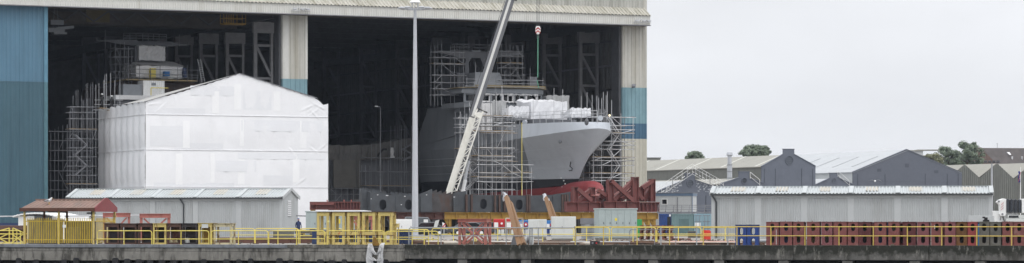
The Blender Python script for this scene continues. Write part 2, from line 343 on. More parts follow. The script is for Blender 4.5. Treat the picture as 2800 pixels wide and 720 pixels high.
def quay_mat(name, col, moss, topmoss):
    m = mat(name, col, .9, var=.22, sc=.9, dirt=(.045,.042,.036), damt=.85, dsc=(2.2,2.2,.55), dthr=.47, dsoft=.16, bump=.6, bsc=5)
    nt = m.node_tree; N, L = nt.nodes, nt.links; b = N['Principled BSDF']; src = b.inputs['Base Color'].links[0].from_socket
    tc = N.new('ShaderNodeTexCoord'); sp = N.new('ShaderNodeSeparateXYZ'); L.new(tc.outputs['Object'], sp.inputs[0])
    nz = N.new('ShaderNodeTexNoise'); nz.inputs['Scale'].default_value = 2.2; nz.inputs['Detail'].default_value = 8; nz.inputs['Roughness'].default_value = .72; L.new(tc.outputs['Object'], nz.inputs['Vector'])
    a = N.new('ShaderNodeMath'); a.operation = 'MULTIPLY_ADD'; L.new(nz.outputs['Fac'], a.inputs[0]); a.inputs[1].default_value = 1.5; L.new(sp.outputs['Z'], a.inputs[2])
    r = N.new('ShaderNodeMapRange'); r.inputs['From Min'].default_value = .22-topmoss; r.inputs['From Max'].default_value = .55-topmoss; L.new(a.outputs[0], r.inputs[0])
    x = N.new('ShaderNodeMix'); x.data_type = 'RGBA'; L.new(r.outputs[0], x.inputs[0]); L.new(src, x.inputs[6]); x.inputs[7].default_value = (*moss, 1); L.new(x.outputs[2], b.inputs['Base Color'])
    # pale lime runs and chips
    v = N.new('ShaderNodeTexNoise'); v.inputs['Scale'].default_value = 1; v.inputs['Detail'].default_value = 8; v.inputs['Roughness'].default_value = .7
    mp = N.new('ShaderNodeMapping'); mp.inputs['Scale'].default_value = (3.2,3.2,1.1); L.new(tc.outputs['Object'], mp.inputs[0]); L.new(mp.outputs[0], v.inputs['Vector'])
    r2 = N.new('ShaderNodeMapRange'); r2.inputs['From Min'].default_value = .56; r2.inputs['From Max'].default_value = .68; r2.inputs['To Max'].default_value = .6; L.new(v.outputs['Fac'], r2.inputs[0])
    y = N.new('ShaderNodeMix'); y.data_type = 'RGBA'; L.new(r2.outputs[0], y.inputs[0]); L.new(x.outputs[2], y.inputs[6]); y.inputs[7].default_value = (.34,.325,.29,1); L.new(y.outputs[2], b.inputs['Base Color'])
    return m
qm1 = quay_mat('weathered quay concrete', (.225,.215,.195), (.085,.08,.068), -.28)
qm2 = quay_mat('mossy quay concrete', (.125,.12,.112), (.026,.027,.021), .12)
granite = mat('granite coping', (.19,.205,.225), .75, var=.2, sc=2.5, dirt=(.08,.08,.075), damt=.6, dsc=(1.5,1.5,1))
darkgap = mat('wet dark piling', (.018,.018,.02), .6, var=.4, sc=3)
pier_m = mat('pier concrete', (.14,.135,.125), .9, var=.25, dirt=(.05,.05,.045), damt=.7, dsc=(1,1,.4))
xs = QUAY.x(1107, 0)
W0 = QUAY.x(-420, 0); W1 = QUAY.x(3250, 0)
q = thing('quay_wall', 'stained grey concrete quay wall with granite coping and dark pile heads below', 'quay wall', QUAY, 0, 0, 0)
m = MB(); x = W0
xcop = QUAY.x(786, 0)
while x < xcop-.05:
    x2 = min(x + random.uniform(2.7, 3.4), xcop); m.box(x+.008, x2-.008, -.06, .55, -.205, 0); x = x2
MB().box(xcop, xs, -.03, .6, -.205, .0).build('wall_top', qm1, q, bevel=.02); m.build('coping', granite, q, bevel=.02)
m = MB(); x = W0
while x < xs-.05:
    x2 = min(x+6.2, xs); m.box(x+.006, x2-.006, .0, .6, -.42, -.21); m.box(x+.004, x2-.004, -.022, .6, -1.0+random.uniform(-.03,.02), -.44); x = x2
m.build('wall_face', qm1, q, bevel=.015)
MB().box(W0, xs, .02, .5, -.5, -.2).box(W0, xs, .45, 1.2, -4.5, -.95).build('sheet_piling', darkgap, q)
x = W0; k = 0
while x < xs-.6:
    s_ = random.uniform(.16, .24); mm = MB(); h = -.90+random.uniform(-.07, .06)
    mm.prism([(x-s_, -.12, -2.6), (x+s_, -.12, -2.6), (x+s_, -.12, h-.06), (x+s_*.6, -.12, h), (x-s_*.6, -.12, h), (x-s_, -.12, h-.07)], (0, .4, 0))
    mm.build('pile', darkgap, q, bevel=.02); x += random.choice((.74, .78, .82, .8, 1.2, 1.5, 1.9)); k += 1
q2 = thing('quay_wall', 'dark mossy concrete quay wall on square piers with black openings between them', 'quay wall', QUAY, 0, 0, 0)
m = MB(); x = xs+.01
while x < W1:
    x2 = x+8.0; m.box(x, x2-.012, -.05, .6, -.86, 0.02); x = x2
m.build('wall_face', qm2, q2, bevel=.03)
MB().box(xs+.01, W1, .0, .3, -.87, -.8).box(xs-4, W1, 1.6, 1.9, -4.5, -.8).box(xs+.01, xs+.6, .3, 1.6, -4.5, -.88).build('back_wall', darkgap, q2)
for px in (1264, 1438, 1611, 1786, 1966, 2142, 2317, 2501, 2680, 2865):
    c = QUAY.x(px, 0); MB().box(c-.31, c+.31, .0, 1.4, -4.4, -.88).build('pier', pier_m, q2, bevel=.03)
    MB().box(c+.31, c+3.3, 1.0, 1.3, -1.12, -.88).build('beam', darkgap, q2)
# fine litter and gravel along the edge
mm = MB()
for i in range(2600):
    px = random.uniform(-50, 2850); yy = random.uniform(.7, 60)**1.0; xx = QUAY.x(px, yy); s_ = random.uniform(.02, .09)
    mm.box(xx-s_, xx+s_, yy-s_, yy+s_, 0, s_*random.uniform(.4, 1.1))
o = mm.build('gravel', mat('yard litter', (.13,.10,.08), .9, var=.5, sc=.6), None); o.matrix_world = Matrix.Translation((QUAY.ox, QUAY.oy, 0)) @ Matrix.Rotation(QUAY.r, 4, 'Z'); tag(o, kind='stuff')

tk = thing('crane_track', 'rusty crane rails and dark sleepers running along the yard behind the guard rails', 'rail track', QUAY, 0, 0, 0)
rm_ = mat('rusty rail', (.14,.085,.06), .75, var=.4, sc=.3)
for k, yq in enumerate((4.6, 6.1, 9.3, 10.8, 15, 22)): MB().box(QUAY.x(1000 if k else 1120, yq), QUAY.x(2090, yq), yq, yq+.14, 0, .15).build('rail', rm_, tk)
for k in range(60):
    xq = QUAY.x(1010, 5)+k*.42; 
    if k % 3 != 1: MB().box(xq, xq+.26, 4.3, 6.5, .0, .07).build('sleeper', rm_ if k % 2 else darkgap, tk)
# ================================================================ assembly hall
hall = thing('assembly_hall', 'huge ship assembly hall with two open bays and cream and blue cladding', 'shipyard hall', HALL)
H = HALL
ZL = 28.5                                                    # lintel underside
XL = H.x(-330, 0)
def colpanel(x0, x1, segs, name, y=-.0, dep=2.4):
    for i, (za, zb, mt) in enumerate(segs):
        m = MB().corr((x0,y-.02,za),(x1,y-.02,za),(x1,y-.02,zb),(x0,y-.02,zb), .62, .07, (0,-1,0), .2)
        m.box(x0, x1, y, y+dep, za+.003, zb-.003); m.build(name, mt, hall)
xa, xb = H.x(1702), 0.0
zc = lambda py, x: H.z(py, x, 0)
colpanel(xa, xb-.25, [(0, zc(380, -2), G['palebeige']), (zc(380,-2), zc(338,-2), G['darkblue']), (zc(338,-2), zc(240,-2), G['lightblue']), (zc(240,-2), ZL+.2, G['cream'])], 'column_cladding')
MB().box(-.25, 0, -.09, 2.4, 0, zc(380,-2)).build('corner_trim', G['palebeige'], hall)
MB().box(-.25, 0, -.091, 2.4, zc(380,-2), zc(338,-2)).build('corner_trim', G['darkblue'], hall)
MB().box(-.25, 0, -.09, 2.4, zc(338,-2), zc(240,-2)).build('corner_trim', G['lightblue'], hall)
MB().box(-.25, 0, -.091, 2.4, zc(240,-2), 40).build('corner_trim', G['cream'], hall)
xc, xd = H.x(789), H.x(840)
zm = zc(216, xc); zm2 = zc(300, xc)
colpanel(xc, xd, [(0, zm2, G['palebeige']), (zm2, zm, G['lightblue']), (zm, ZL+.2, G['cream'])], 'column_cladding', dep=1.6)
xe = H.x(772)
for za, zb, mt in ((0, zm2, G['palebeige']), (zm2, zm, G['lightblue']), (zm, ZL+.2, G['white_clad'])):
    MB().box(xe, xc-.02, -.1, 1.2, za, zb).build('column_return', mt, hall)
MB().box(xd-.25, xd+.02, -.1, 1.6, zm, ZL+.2).build('corner_trim', G['white_clad'], hall)
# inner steel returns
MB().box(xa-.35, xa-.02, .4, 2.6, 0, ZL).build('door_guide', G['steeldark'], hall)
MB().box(xe-.3, xe-.05, .5, 2.2, 0, ZL).build('door_guide', G['steeldark'], hall)
# door leaf
do = MB()
xdl, xdr = H.x(-330, -1.2), H.x(120, -1.2); zt = H.z(225, xdr, -1.2)
do.corr((xdl,-1.2,.6),(xdr,-1.2,.6),(xdr,-1.2,zt),(xdl,-1.2,zt), .55, .07, (0,-1,0), .25)
do.box(xdl, xdr, -1.15, -.5, .6, zt-.01)
dl = do.build('sliding_door', G['doorteal'], hall)
m = MB().corr((xdl,-1.2,zt+.02),(xdr,-1.2,zt+.02),(xdr,-1.2,ZL+.3),(xdl,-1.2,ZL+.3), .55, .07, (0,-1,0), .25); m.box(xdl, xdr, -1.15, -.5, zt+.03, ZL+.3); m.build('upper_sheeting', G['doorblue'], dl)
xde = H.x(130, -1.2)
MB().box(xdr, xde, -1.35, -.3, 0, zt).build('edge_post', mat('door edge teal', (.075,.165,.20), .5), dl)
MB().box(xdr, xde, -1.352, -.3, zt+.004, ZL+.3).build('edge_post', mat('door edge blue', (.10,.225,.315), .5), dl)
m = MB(); zk = H.z(593, xdr, -1.2)
m.box(xdl, xdr, -1.42, -1.15, 0, 1.4); m.build('kick_plate', G['navy'], dl)
# fascia, canopy, upper wall
xf = H.x(1778, -2.2)
m = MB().corr((XL,-2.2,ZL),(xf,-2.2,ZL),(xf,-2.2,ZL+1.25),(XL,-2.2,ZL+1.25), .32, .05, (0,-1,0), .2)
m.box(XL, xf, -2.15, -1.9, ZL-.02, ZL+1.24); m.box(xf-.05, xf, -2.15, .0, ZL-.02, ZL+1.24); m.build('fascia', G['white_clad'], hall)
MB().box(XL, xf+.03, -2.32, -1.9, ZL-.12, ZL-.02).build('fascia_edge', G['steelgrey'], hall)
m = MB().corr((XL,-2.4,ZL+1.26),(xf+.05,-2.4,ZL+1.26),(-.25,.1,ZL+2.5),(XL,.1,ZL+2.5), .52, .1, (0,-.45,.9), .3)
m.prism([(xf+.05,-2.3,ZL+1.2),(-.24,.1,ZL+2.42),(-.24,.1,ZL+1.2)], (-.04,0,0)); m.build('canopy_roof', G['mossroof'], hall)
m = MB().corr((XL,0,ZL+2.45),(-.55,0,ZL+2.45),(-.55,0,40),(XL,0,40), .45, .09, (0,-1,0), .25); m.box(XL, -.3, .05, .5, ZL+.1, 40); m.build('upper_wall', G['hallgrey'], hall)
MB().box(-.55, -.25, -.12, .4, ZL+2.4, 40).build('corner_trim', G['cream'], hall)
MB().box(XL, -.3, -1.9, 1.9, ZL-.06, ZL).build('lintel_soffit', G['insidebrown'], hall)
# shell inside
DEEP = 118
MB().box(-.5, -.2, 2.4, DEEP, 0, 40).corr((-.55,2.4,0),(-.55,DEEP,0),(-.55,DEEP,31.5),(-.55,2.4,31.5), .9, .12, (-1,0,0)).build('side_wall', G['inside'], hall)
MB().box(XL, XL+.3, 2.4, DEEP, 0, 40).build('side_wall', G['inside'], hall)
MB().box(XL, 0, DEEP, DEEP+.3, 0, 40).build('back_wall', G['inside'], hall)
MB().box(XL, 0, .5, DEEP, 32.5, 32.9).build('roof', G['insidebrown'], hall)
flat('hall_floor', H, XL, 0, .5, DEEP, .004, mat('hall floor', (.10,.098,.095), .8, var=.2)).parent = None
tag(bpy.data.objects['hall_floor'], kind='structure')
for i in range(8):
    m = MB(); z = 3.4*i+3; m.box(-.95, -.7, 2.6, DEEP, z, z+.22); m.build('wall_girt', G['steelgrey'] if i % 2 == 0 else G['steeldark'], hall)
def lattice_column(x0, x1, y, mt, top=27.4, bot=2.0):
    m = MB()
    m.box(x0, x0+.45, y, y+.5, 0, top); m.box(x1-.35, x1, y, y+.5, 0, top)
    m.box(x0-.1, x1+.1, y-.1, y+.6, top-1.5, top)
    z = top-3.0; k = 0
    while z > 1:
        m.box(x0, x1, y+.1, y+.4, z-.32, z); m.bar((x0+.4, y+.25, z-.3), (x1-.3, y+.25, max(z-4.2, 0)), .34, .3, (0,1,0)); z -= 4.4
    m.build('lattice_column', mt, hall)
def y_for(px, x): return H.y(px, x)
for i in range(8):                                            # along the outer wall
    px = 1585-i*100
    y = y_for(px, -4.3)
    if 3 < y < DEEP-2: lattice_column(-4.3, -1.3, y, mat('column steel depth shade', (.26-.015*i,.26-.015*i,.27-.015*i), .6), top=H.z(88+4*i, -2.8, y))  # steel colour darkened column by column inward, painting the fading daylight
xm = -52.2
xm = (xe+xd)/2-.3
for i in range(8):
    px = (721, 643, 571, 503, 436, 372, 310, 250)[i]; y = H.y(px, xm)
    lattice_column(xm-1.35, xm+1.35, y, mat('row steel depth shade', (.30-.02*i,.30-.02*i,.315-.02*i), .6), top=H.z(60 if i == 0 else 88+2*i, xm, y))  # same inward darkening painted into the middle row's steel
for i in range(10):                                           # roof trusses and crane rails
    y = 4+11.5*i
    m = MB(); m.box(XL+.5, -.8, y, y+.4, 30.6, 31.2); m.box(XL+.5, -.8, y, y+.4, 32, 32.4)
    x = XL+1
    while x < -4: m.bar((x, y+.2, 30.8), (x+2.4, y+.2, 32.2), .2); m.bar((x+2.4, y+.2, 32.2), (x+4.8, y+.2, 30.8), .2); x += 4.8
    m.build('roof_truss', G['steeldark'], hall)
for xx in (xm-1.4, xm+1.4, -3.2): MB().box(xx-.35, xx+.35, 3, DEEP, 28.2, 29.4).build('crane_runway', G['steeldark'], hall)
tr_m = mat('travelling crane ochre', (.12,.09,.035), .6)
tc_ = thing('overhead_crane', 'ochre overhead crane girder spanning the bay behind the door lintel', 'crane', H, xm-22, 16, 0)
MB().box(-20, 20, 0, 1.0, 27.6, 29.2).box(-20, 20, 2.5, 3.4, 27.6, 29.2).build('girder', G['insidebrown'], tc_)
MB().box(-9.5, -6.5, -.1, 3.6, 28.4, 29.9).build('trolley', tr_m, tc_); MB().box(-1, 2.2, -.1, 3.6, 27.9, 29.6).build('trolley', tr_m, tc_)
m = MB()
for x in range(-20, 20, 4): m.bar((x, -.1, 28.0), (x+2, -.1, 29.4), .18); m.bar((x+2, -.1, 29.4), (x+4, -.1, 28.0), .18)
m.build('walkway_truss', G['steeldark'], tc_)
# yellow access cage under the lintel
c0 = H.at(612, 35, 5); c1 = H.at(672, 66, 5)
cg = thing('access_cage', 'yellow railed access platform hanging under the hall lintel', 'access platform', H, c0[0], 5, c1[2])
cgm = mat('dim orange rail', (.50,.30,.06), .6); w_, h_ = c1[0]-c0[0], c0[2]-c1[2]; m = MB()
for x in (0, w_*.28, w_*.36, w_*.6, w_): 
    for y in (0, 1.4): m.tube((x, y, 0), (x, y, h_), .035, 5)
m.build('post_frame', cgm, cg); m = MB()
for z in (.05, h_*.5, h_):
    for y in (0, 1.4): m.tube((0, y, z), (w_, y, z), .03, 5)
m.build('guard_rail', cgm, cg); MB().box(0, w_, 0, 1.4, -.12, 0).build('floor', G['ochre'], cg)
# hanging steel bundle near the door
b0 = H.at(133, 86, 7); b1 = H.at(204, 86, 7)
bl = thing('hanging_load', 'bundle of grey beams slung on ropes inside the bay beside the blue door', 'load', H, b0[0], 7, b0[2])
w_ = b1[0]-b0[0]
MB().box(0, w_*.62, 0, 1.2, -.05, .45).box(w_*.2, w_*.72, .1, 1, -.3, -.06).build('timber_bundle', G['superdull'], bl)
MB().bar((w_*.3, .3, .35), (w_, .6, .7), .45, .35).box(w_*.1, w_*.6, .2, 1, .9, 1.5).build('beam', G['superdull'], bl)
m = MB(); 
for x in (.2, .45): m.tube((w_*x, .6, 0), (w_*.32, .6, ZL+2-b0[2]+.5), .03, 4)
m.build('sling', G['galvdull'], bl)
# small lights on the hall
def bracket_lamp(px, py, label):
    x, y, z = H.at(px, py, -2.45); t = thing('bracket_floodlight', label, 'floodlight', H, x, y, z)
    m = MB()
    for dx in (-.9, .2, .95): m.box(dx-.24, dx+.24, -.4, .0, .02, .17)
    m.build('lamp_head', G['mastgrey'], t, bevel=.03)
    MB().tube((-1.3, .1, -.1), (1.4, .1, -.1), .05).tube((-1.2, -.3, .3), (1.3, -.25, .22), .035).tube((-.3, .2, -.1), (-.3, -.3, .35), .04).tube((.6,.2,-.1), (.6,-.3,.3), .04).build('bracket', G['galv'], t)
bracket_lamp(822, 28, 'cluster of grey floodlights on the fascia above the middle column')
bracket_lamp(1756, 60, 'cluster of grey floodlights at the end of the hall fascia near the sky')
x, y, z = H.at(1728, 234, -.15); t = thing('wall_floodlight', 'round grey floodlight on the cream column just above its blue band', 'floodlight', H, x, y, z)
MB().tube((-.2, -.45, -.1), (.15, -.75, -.12), .3, 12, .2).build('lamp_head', G['steelgrey'], t); MB().tube((0, 0, .1), (0, -.5, .15), .05).tube((0,-.5,.15), (.35,-.5,.15), .05).build('bracket', G['steelgrey'], t)
# street lamp seen inside the dark bay
x, y, z = H.at(1040, 292, 12); t = thing('lamp_post', 'slim grey lamp post standing against the dark bay', 'lamp post', H, x, y, 0)
MB().tube((0,0,0), (0,0,z-.15), .11, 6, .07).build('pole', G['galvdull'], t); MB().path([(0,0,z-.2), (-.15,0,z), (-.45,0,z+.05)], .06).build('arm', G['galvdull'], t); MB().box(-.85, -.4, -.1, .1, z-.02, z+.1).build('lamp_head', G['lampwhite'], t)

# ================================================================ white wrapped tent
T0 = H.x(398, -16); TR = H.x(897, -16); TF = H.sub(T0, -16)
TW = TR-T0
tent = thing('wrapped_tent', 'tall white shrink wrapped tent with a pitched top in front of the bay', 'tent', TF)
def tz(px, py): return TF.z(py, TF.x(px))
xp = TF.x(655); zp = tz(655, 203); zl = tz(398, 280); zr = tz(897, 288); zr2 = tz(862, 270); xr2 = TF.x(862)
dl_ = TF.y(270, 0); 
def topz(x):
    if x < xp: return zl + (zp-zl)*(x/xp)**1.0 - .12*math.sin(math.pi*x/xp)
    if x < xr2: return zp + (zr2-zp)*(x-xp)/(xr2-xp)
    return zr2 + (zr-zr2)*min(1, (x-xr2)/(TW-xr2)*1.6) + (.1 if x > TW-.2 else 0)
rnd = random.Random(5)
nx, nz_ = 210, 140; P = []
band = [tz(650, y) for y in (512, 412, 317)]
for i in range(nx+1):
    x = TW*i/nx; zt = topz(x) + (.09*abs(math.sin(i*.37))); row = []
    for j in range(nz_+1):
        z = zt*j/nz_
        bul = .0
        lay = [0]+band+[24]
        for a, b in zip(lay, lay[1:]):
            if a <= z < b: bul = .07*math.sin(math.pi*(z-a)/(b-a))*abs(math.sin(math.pi*x/2.07))**.6
        row.append((x, -bul - .012*rnd.random(), z))
    P.append(row)
# pinched diagonal folds from a few tie points
folds = [(xr2-.8, band[1]+.6, 1.7, -1.2), (xr2-3.6, band[1]+.5, 1.5, -1.6), (TW-2.5, band[2]+.2, 1.8, 1.3), (1.2, band[2]+.2, 1.6, 1.4), (.6, band[2]+1.9, 2.2, .9), (xr2-1.2, band[0]+1.2, -1.8, -1.2), (TW-1.2, band[2]-.3, -1.5, 1.5), (xr2-.2, band[2]+1.5, -2, -.9), (.3, band[2]+2.4, 1.5, 1.6), (.2, band[2]+1.2, 1.9, .2), (.5, band[2]+3.0, 2.2, 1.9), (TW-.3, band[2]+.9, -1.9, .9), (TW-.2, band[1]+1, -1.4, -1.2), (3.4, band[2]+3.2, .5, -1.8)]
for row in P:
    for j, (x, y, z) in enumerate(row):
        for fx, fz, dx, dz in folds:
            ln = math.hypot(dx, dz); u = ((x-fx)*dx+(z-fz)*dz)/ln; v = (-(x-fx)*dz+(z-fz)*dx)/ln
            if 0 < u < ln*1.1: y -= min(1, u/.5)*.085*math.exp(-(v/.10)**2)*(1-u/ln/1.1) - .035*math.exp(-((v-.17)/.09)**2)*(1-u/ln/1.1)
        row[j] = (x, y, z)
MB().grid(P).build('front_sheet', G['wrap'], tent, smooth=True)
P = []
for i in range(41):
    y = dl_*i/40; zt = zl + (tz(398, 280)*0 + (TF.z(304, 0, dl_)-zl))*(i/40); zt += .22*abs(math.sin(i*math.pi/5)); row = []
    for j in range(50):
        z = zt*j/49; bul = .0
        lay = [0]+band+[24]
        for a, b in zip(lay, lay[1:]):
            if a <= z < b: bul = .12*math.sin(math.pi*(z-a)/(b-a))
        row.append((-bul*(.5+abs(math.sin(i*math.pi/5))) - .1*abs(math.sin(i*math.pi/5))-.05*rnd.random(), y, z))
    P.append(row)
MB().grid(P).build('side_sheet', G['wrap'], tent, smooth=True)
MB().grid([[(TW, y, z) for z in (0, zr-.1)] for y in (0, dl_)]).build('side_sheet', G['wrap'], tent)
m = MB()
for z in band: m.tube((0, -.05, z), (TW, -.05, z), .04, 5); m.tube((-.16, 0, z), (-.16, dl_, z), .045, 5)
m.build('batten', mat('grey batten', (.74,.75,.77), .5), tent)
def bulge(x, z):
    lay = [0]+band+[24]
    for a, b in zip(lay, lay[1:]):
        if a <= z < b: return .07*math.sin(math.pi*(z-a)/(b-a))*abs(math.sin(math.pi*x/2.07))**.6
    return 0
def sheet_patch(x0, x1, z0, z1, mt=G['wrapseam']): 
    MB().grid([[(x0+(x1-x0)*u, -bulge(x0+(x1-x0)*u, z0+(z1-z0)*k/12)-.019, z0+(z1-z0)*k/12) for k in range(13)] for u in (0, .5, 1)]).build('tape', mt, tent)
for px, ya, yb in ((500, 330, 405), (655, 325, 400), (820, 330, 405), (575, 418, 500), (480, 420, 505), (650, 420, 505), (800, 420, 500), (515, 515, 640), (690, 515, 640), (640, 230, 300), (748, 250, 305), (580, 250, 310)):
    x = TF.x(px); sheet_patch(x, x+.55*(1 if px % 2 else 1.6), tz(px, yb), tz(px, ya))
G['wrapshade'] = mat('thin wrap sheet', (.80,.815,.85), .5, var=.03, sc=.3, bump=.3, bsc=1.6)
for pa, pb, ya, yb in ((404, 560, 296, 314), (520, 650, 236, 262), (665, 742, 250, 300), (480, 610, 392, 408), (660, 880, 330, 360), (410, 500, 345, 400), (590, 700, 440, 470), (720, 800, 480, 508), (420, 640, 500, 560), (650, 890, 420, 436)):
    sheet_patch(TF.x(pa), TF.x(pb), tz((pa+pb)/2, yb), tz((pa+pb)/2, ya), G['wrapshade'])
# roof: leans back from the front edge, dark edging on both slopes
yb_ = 8.7; m = MB()
m.grid([[(-.3, -.08, zl+.05), (xp, -.08, zp+.12)], [(-.3, yb_, zl+.05), (xp, yb_, zp-.3)]])
m.grid([[(xp, -.08, zp+.12), (xr2+.3, -.08, zr2+.08)], [(xp, yb_, zp-.3), (xr2+.3, yb_, zr2-.3)]]); m.build('roof_sheet', G['tarproof'], tent)
m = MB().bar((0-.2, -.12, zl+.04), (xp, -.12, zp+.08), .06, .05).bar((xp, -.12, zp+.08), (xr2+.3, -.12, zr2+.04), .09, .09); m.build('roof_edging', G['steelgrey'], tent)

# ================================================================ warship under the crane
B0 = HALL.sub(0, -25); bx = B0.x(1637, 0)
SF = HALL.sub(bx, -25)                        # bow at the origin, local y runs aft, negative x faces the camera's side
def hull(parent, deck=True, aft=62, grey=None, dull=None, joint=20):
    def zk(a): return 13.45 - 2.0*min(1, a/25)**.75
    LV = [  # z, stem position, half breadth, entry length, fullness
        (2.9, 9.5, 4.4, 44, 1.2), (3.6, 8.6, 5.0, 43, 1.1), (4.8, 7.4, 5.6, 41, 1.05), (6.1, 6.3, 6.0, 40, 1.0), (6.15, 6.3, 6.0, 40, 1.0), (7.05, 5.6, 6.2, 38, .98), (7.1, 5.6, 6.2, 38, .98),
        (8.6, 4.4, 6.4, 36, .93), (10.2, 3.0, 6.6, 33, .83), (11.6, 1.7, 6.8, 29, .70), ('k', .1, 7.0, 25, .50), (14.25, .75, 6.25, 22, .42)]
    def half(l, a):
        z, a0, b, Ln, m = l; u = min(1, max(0, (a-a0)/Ln)); return b*(1-(1-u)**2)**m
    ts = [0, .0008, .003, .008, .016, .028, .045, .07, .1, .14, .19, .25, .29, .33, .37, .41, .45, .5, .55, .62, .75, .88, 1]
    S = {}
    for sgn in (-1, 1):
        g = []
        for l in LV:
            row = []
            for t in ts:
                a = l[1] + (aft-l[1])*t; b = half(l, a)
                z = zk(a) if l[0] == 'k' else l[0]
                if 6 < z < 6.2: z -= 1.0*min(1, max(0, (a-10)/22))  # black band widened aft, the extra black standing in for shade
                if l[0] not in ('k',) and 7.1 < l[0] < 14: z = 7.1 + (l[0]-7.1)*(zk(a)-7.1)/(13.55-7.1)
                row.append((sgn*b, a, z))
            g.append(row)
        S[sgn] = g
    def part(i0, i1, name, m, sm=True, j0=0, j1=None):
        mb = MB()
        for sgn in (-1, 1): mb.grid([r[j0:j1] for r in S[sgn][i0:i1+1]])
        o = mb.build(name, m, parent, smooth=sm); return o
    part(0, 3, 'underwater_hull', G['antifoul']); part(4, 5, 'boot_top', G['boot']); jj = next(j for j in range(len(ts)) if S[-1][8][j][1] > joint)
    h = part(6, 10, 'hull_plating', grey or G['hullgrey'], True, 0, jj+1); part(10, 11, 'bulwark', grey or G['hullgrey'], True, 0, jj+1)
    tag(part(6, 10, 'hull_plating', G['hulldull'], True, jj), 'darker grey hull plating aft of the light grey bow'); part(10, 11, 'bulwark', G['hulldull'], True, jj)  # plating and bulwark aft of the joint use the darker hull grey
    for i in (7, 8, 9):
        for sgn in (-1, 1): MB().path([(x+sgn*.004, y, z) for x, y, z in S[sgn][i][1:]], .018, 4).build('weld_seam', G['hullgrey'], parent)
    d = MB(); n = len(ts)
    top = [[(-abs(S[-1][11][j][0])*.97, S[-1][11][j][1]+.15, 13.3) for j in range(n)], [(abs(S[1][11][j][0])*.97, S[1][11][j][1]+.15, 13.3) for j in range(n)]]
    d.grid([list(r) for r in zip(*top)]); bot = [[S[-1][0][j] for j in range(n)], [S[1][0][j] for j in range(n)]]; d.grid([list(r) for r in zip(*bot)])
    d.poly([S[-1][k][-1] for k in range(12)]+[S[1][k][-1] for k in range(11, -1, -1)]); d.build('deck', G['superdull'], parent)
    # bulb
    bm = MB(); pts = [(0, 14, 4.5), (0, 10, 5.0), (0, 6.5, 5.35), (0, 3.5, 5.5), (0, 1.6, 5.55), (0, .5, 5.55), (0, -.15, 5.52), (0, -.55, 5.5), (0, -.68, 5.5)]
    bm.path(pts, [1.5, 1.42, 1.36, 1.3, 1.22, 1.02, .72, .35, .05], 20); bm.build('bulb', G['antifoul'], parent, smooth=True)
    return S, half, LV, h
ship = thing('warship', 'grey warship with a red bulbous bow pointing out of the hall under scaffolding', 'ship', SF)
JA = SF.y(1404, -6.4); AFT = SF.y(1141, -6.7)
S, half, LV, hp = hull(ship, aft=AFT, joint=JA)
# draught marks and anchor pocket
def on_side(px, py):
    """point of the near side plating seen at a pixel (search along the plating)"""
    best = None
    for i in range(6, 11):
        for j in range(len(S[-1][0])-1):
            for u in (0, .25, .5, .75):
                for w in (0, .2, .4, .6, .8):
                    a = [S[-1][i][j][k]*(1-u)+S[-1][i][j+1][k]*u for k in range(3)]
                    i2 = min(i+1, 11); b = [S[-1][i2][j][k]*(1-u)+S[-1][i2][j+1][k]*u for k in range(3)]
                    p = [a[k]*(1-w)+b[k]*w for k in range(3)]
                    W = SF.world(p[0], p[1]); qx = CX+FPX*W[0]/W[1]; qy = HY-FPX*(p[2]-EYE)/W[1]
                    d = (qx-px)**2+(qy-py)**2
                    if best is None or d < best[0]: best = (d, p)
    return best[1]
p = on_side(1532, 389); MB().ell((p[0]-.02, p[1], p[2]), (.18, .36, .28), 12, 8).build('hawse_pipe', G['superdull'], ship, smooth=True)
m = MB(); pts = [on_side(px, py) for px, py in ((1560, 445), (1559, 453), (1564, 459), (1562, 465), (1556, 466))]
m.path([(a-.06, b-.1, c) for a, b, c in pts], .055, 4); m.build('bow_emblem', G['boot'], ship)
m = MB()
for i, (px, py) in enumerate(((1537, 487), (1541, 494), (1545, 503), (1539, 512), (1537, 520), (1536, 526))):
    p = on_side(px, max(py, 487)); m.box(p[0]-.12, p[0]-.03, p[1]-.12, p[1]+.12, SF.z(py, p[0], p[1])-.09, SF.z(py, p[0], p[1])+.07)
m.build('draught_mark', G['white'], ship)
# raised sides and superstructure
a1 = SF.y(1302, -6.72); a2 = SF.y(1153, -6.72); ztop = SF.z(283, -6.7, a1)
m = MB()
for sg in (-1, 1):
    m.prism([(sg*6.75, a1-2, 14.2), (sg*6.7, a1, ztop), (sg*6.6, a2-1.8, ztop-.1), (sg*6.75, a2+.4, 14.2), (sg*6.75, a2+.8, 12)], (-sg*.3, 0, 0))
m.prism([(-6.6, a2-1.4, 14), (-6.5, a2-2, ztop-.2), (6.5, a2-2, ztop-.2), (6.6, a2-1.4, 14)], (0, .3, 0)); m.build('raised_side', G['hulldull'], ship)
MB().box(-6.6, 6.6, a1, a2-2, ztop-.4, ztop-.15).build('upper_deck', G['superdark'], ship)
p = (-6.8, SF.y(1263, -6.8)); zz = SF.z(296, *p); MB().box(-7.5, -6.7, p[1]-.7, p[1]+.9, zz-.6, zz+.7).build('side_box', G['superdull'], ship)
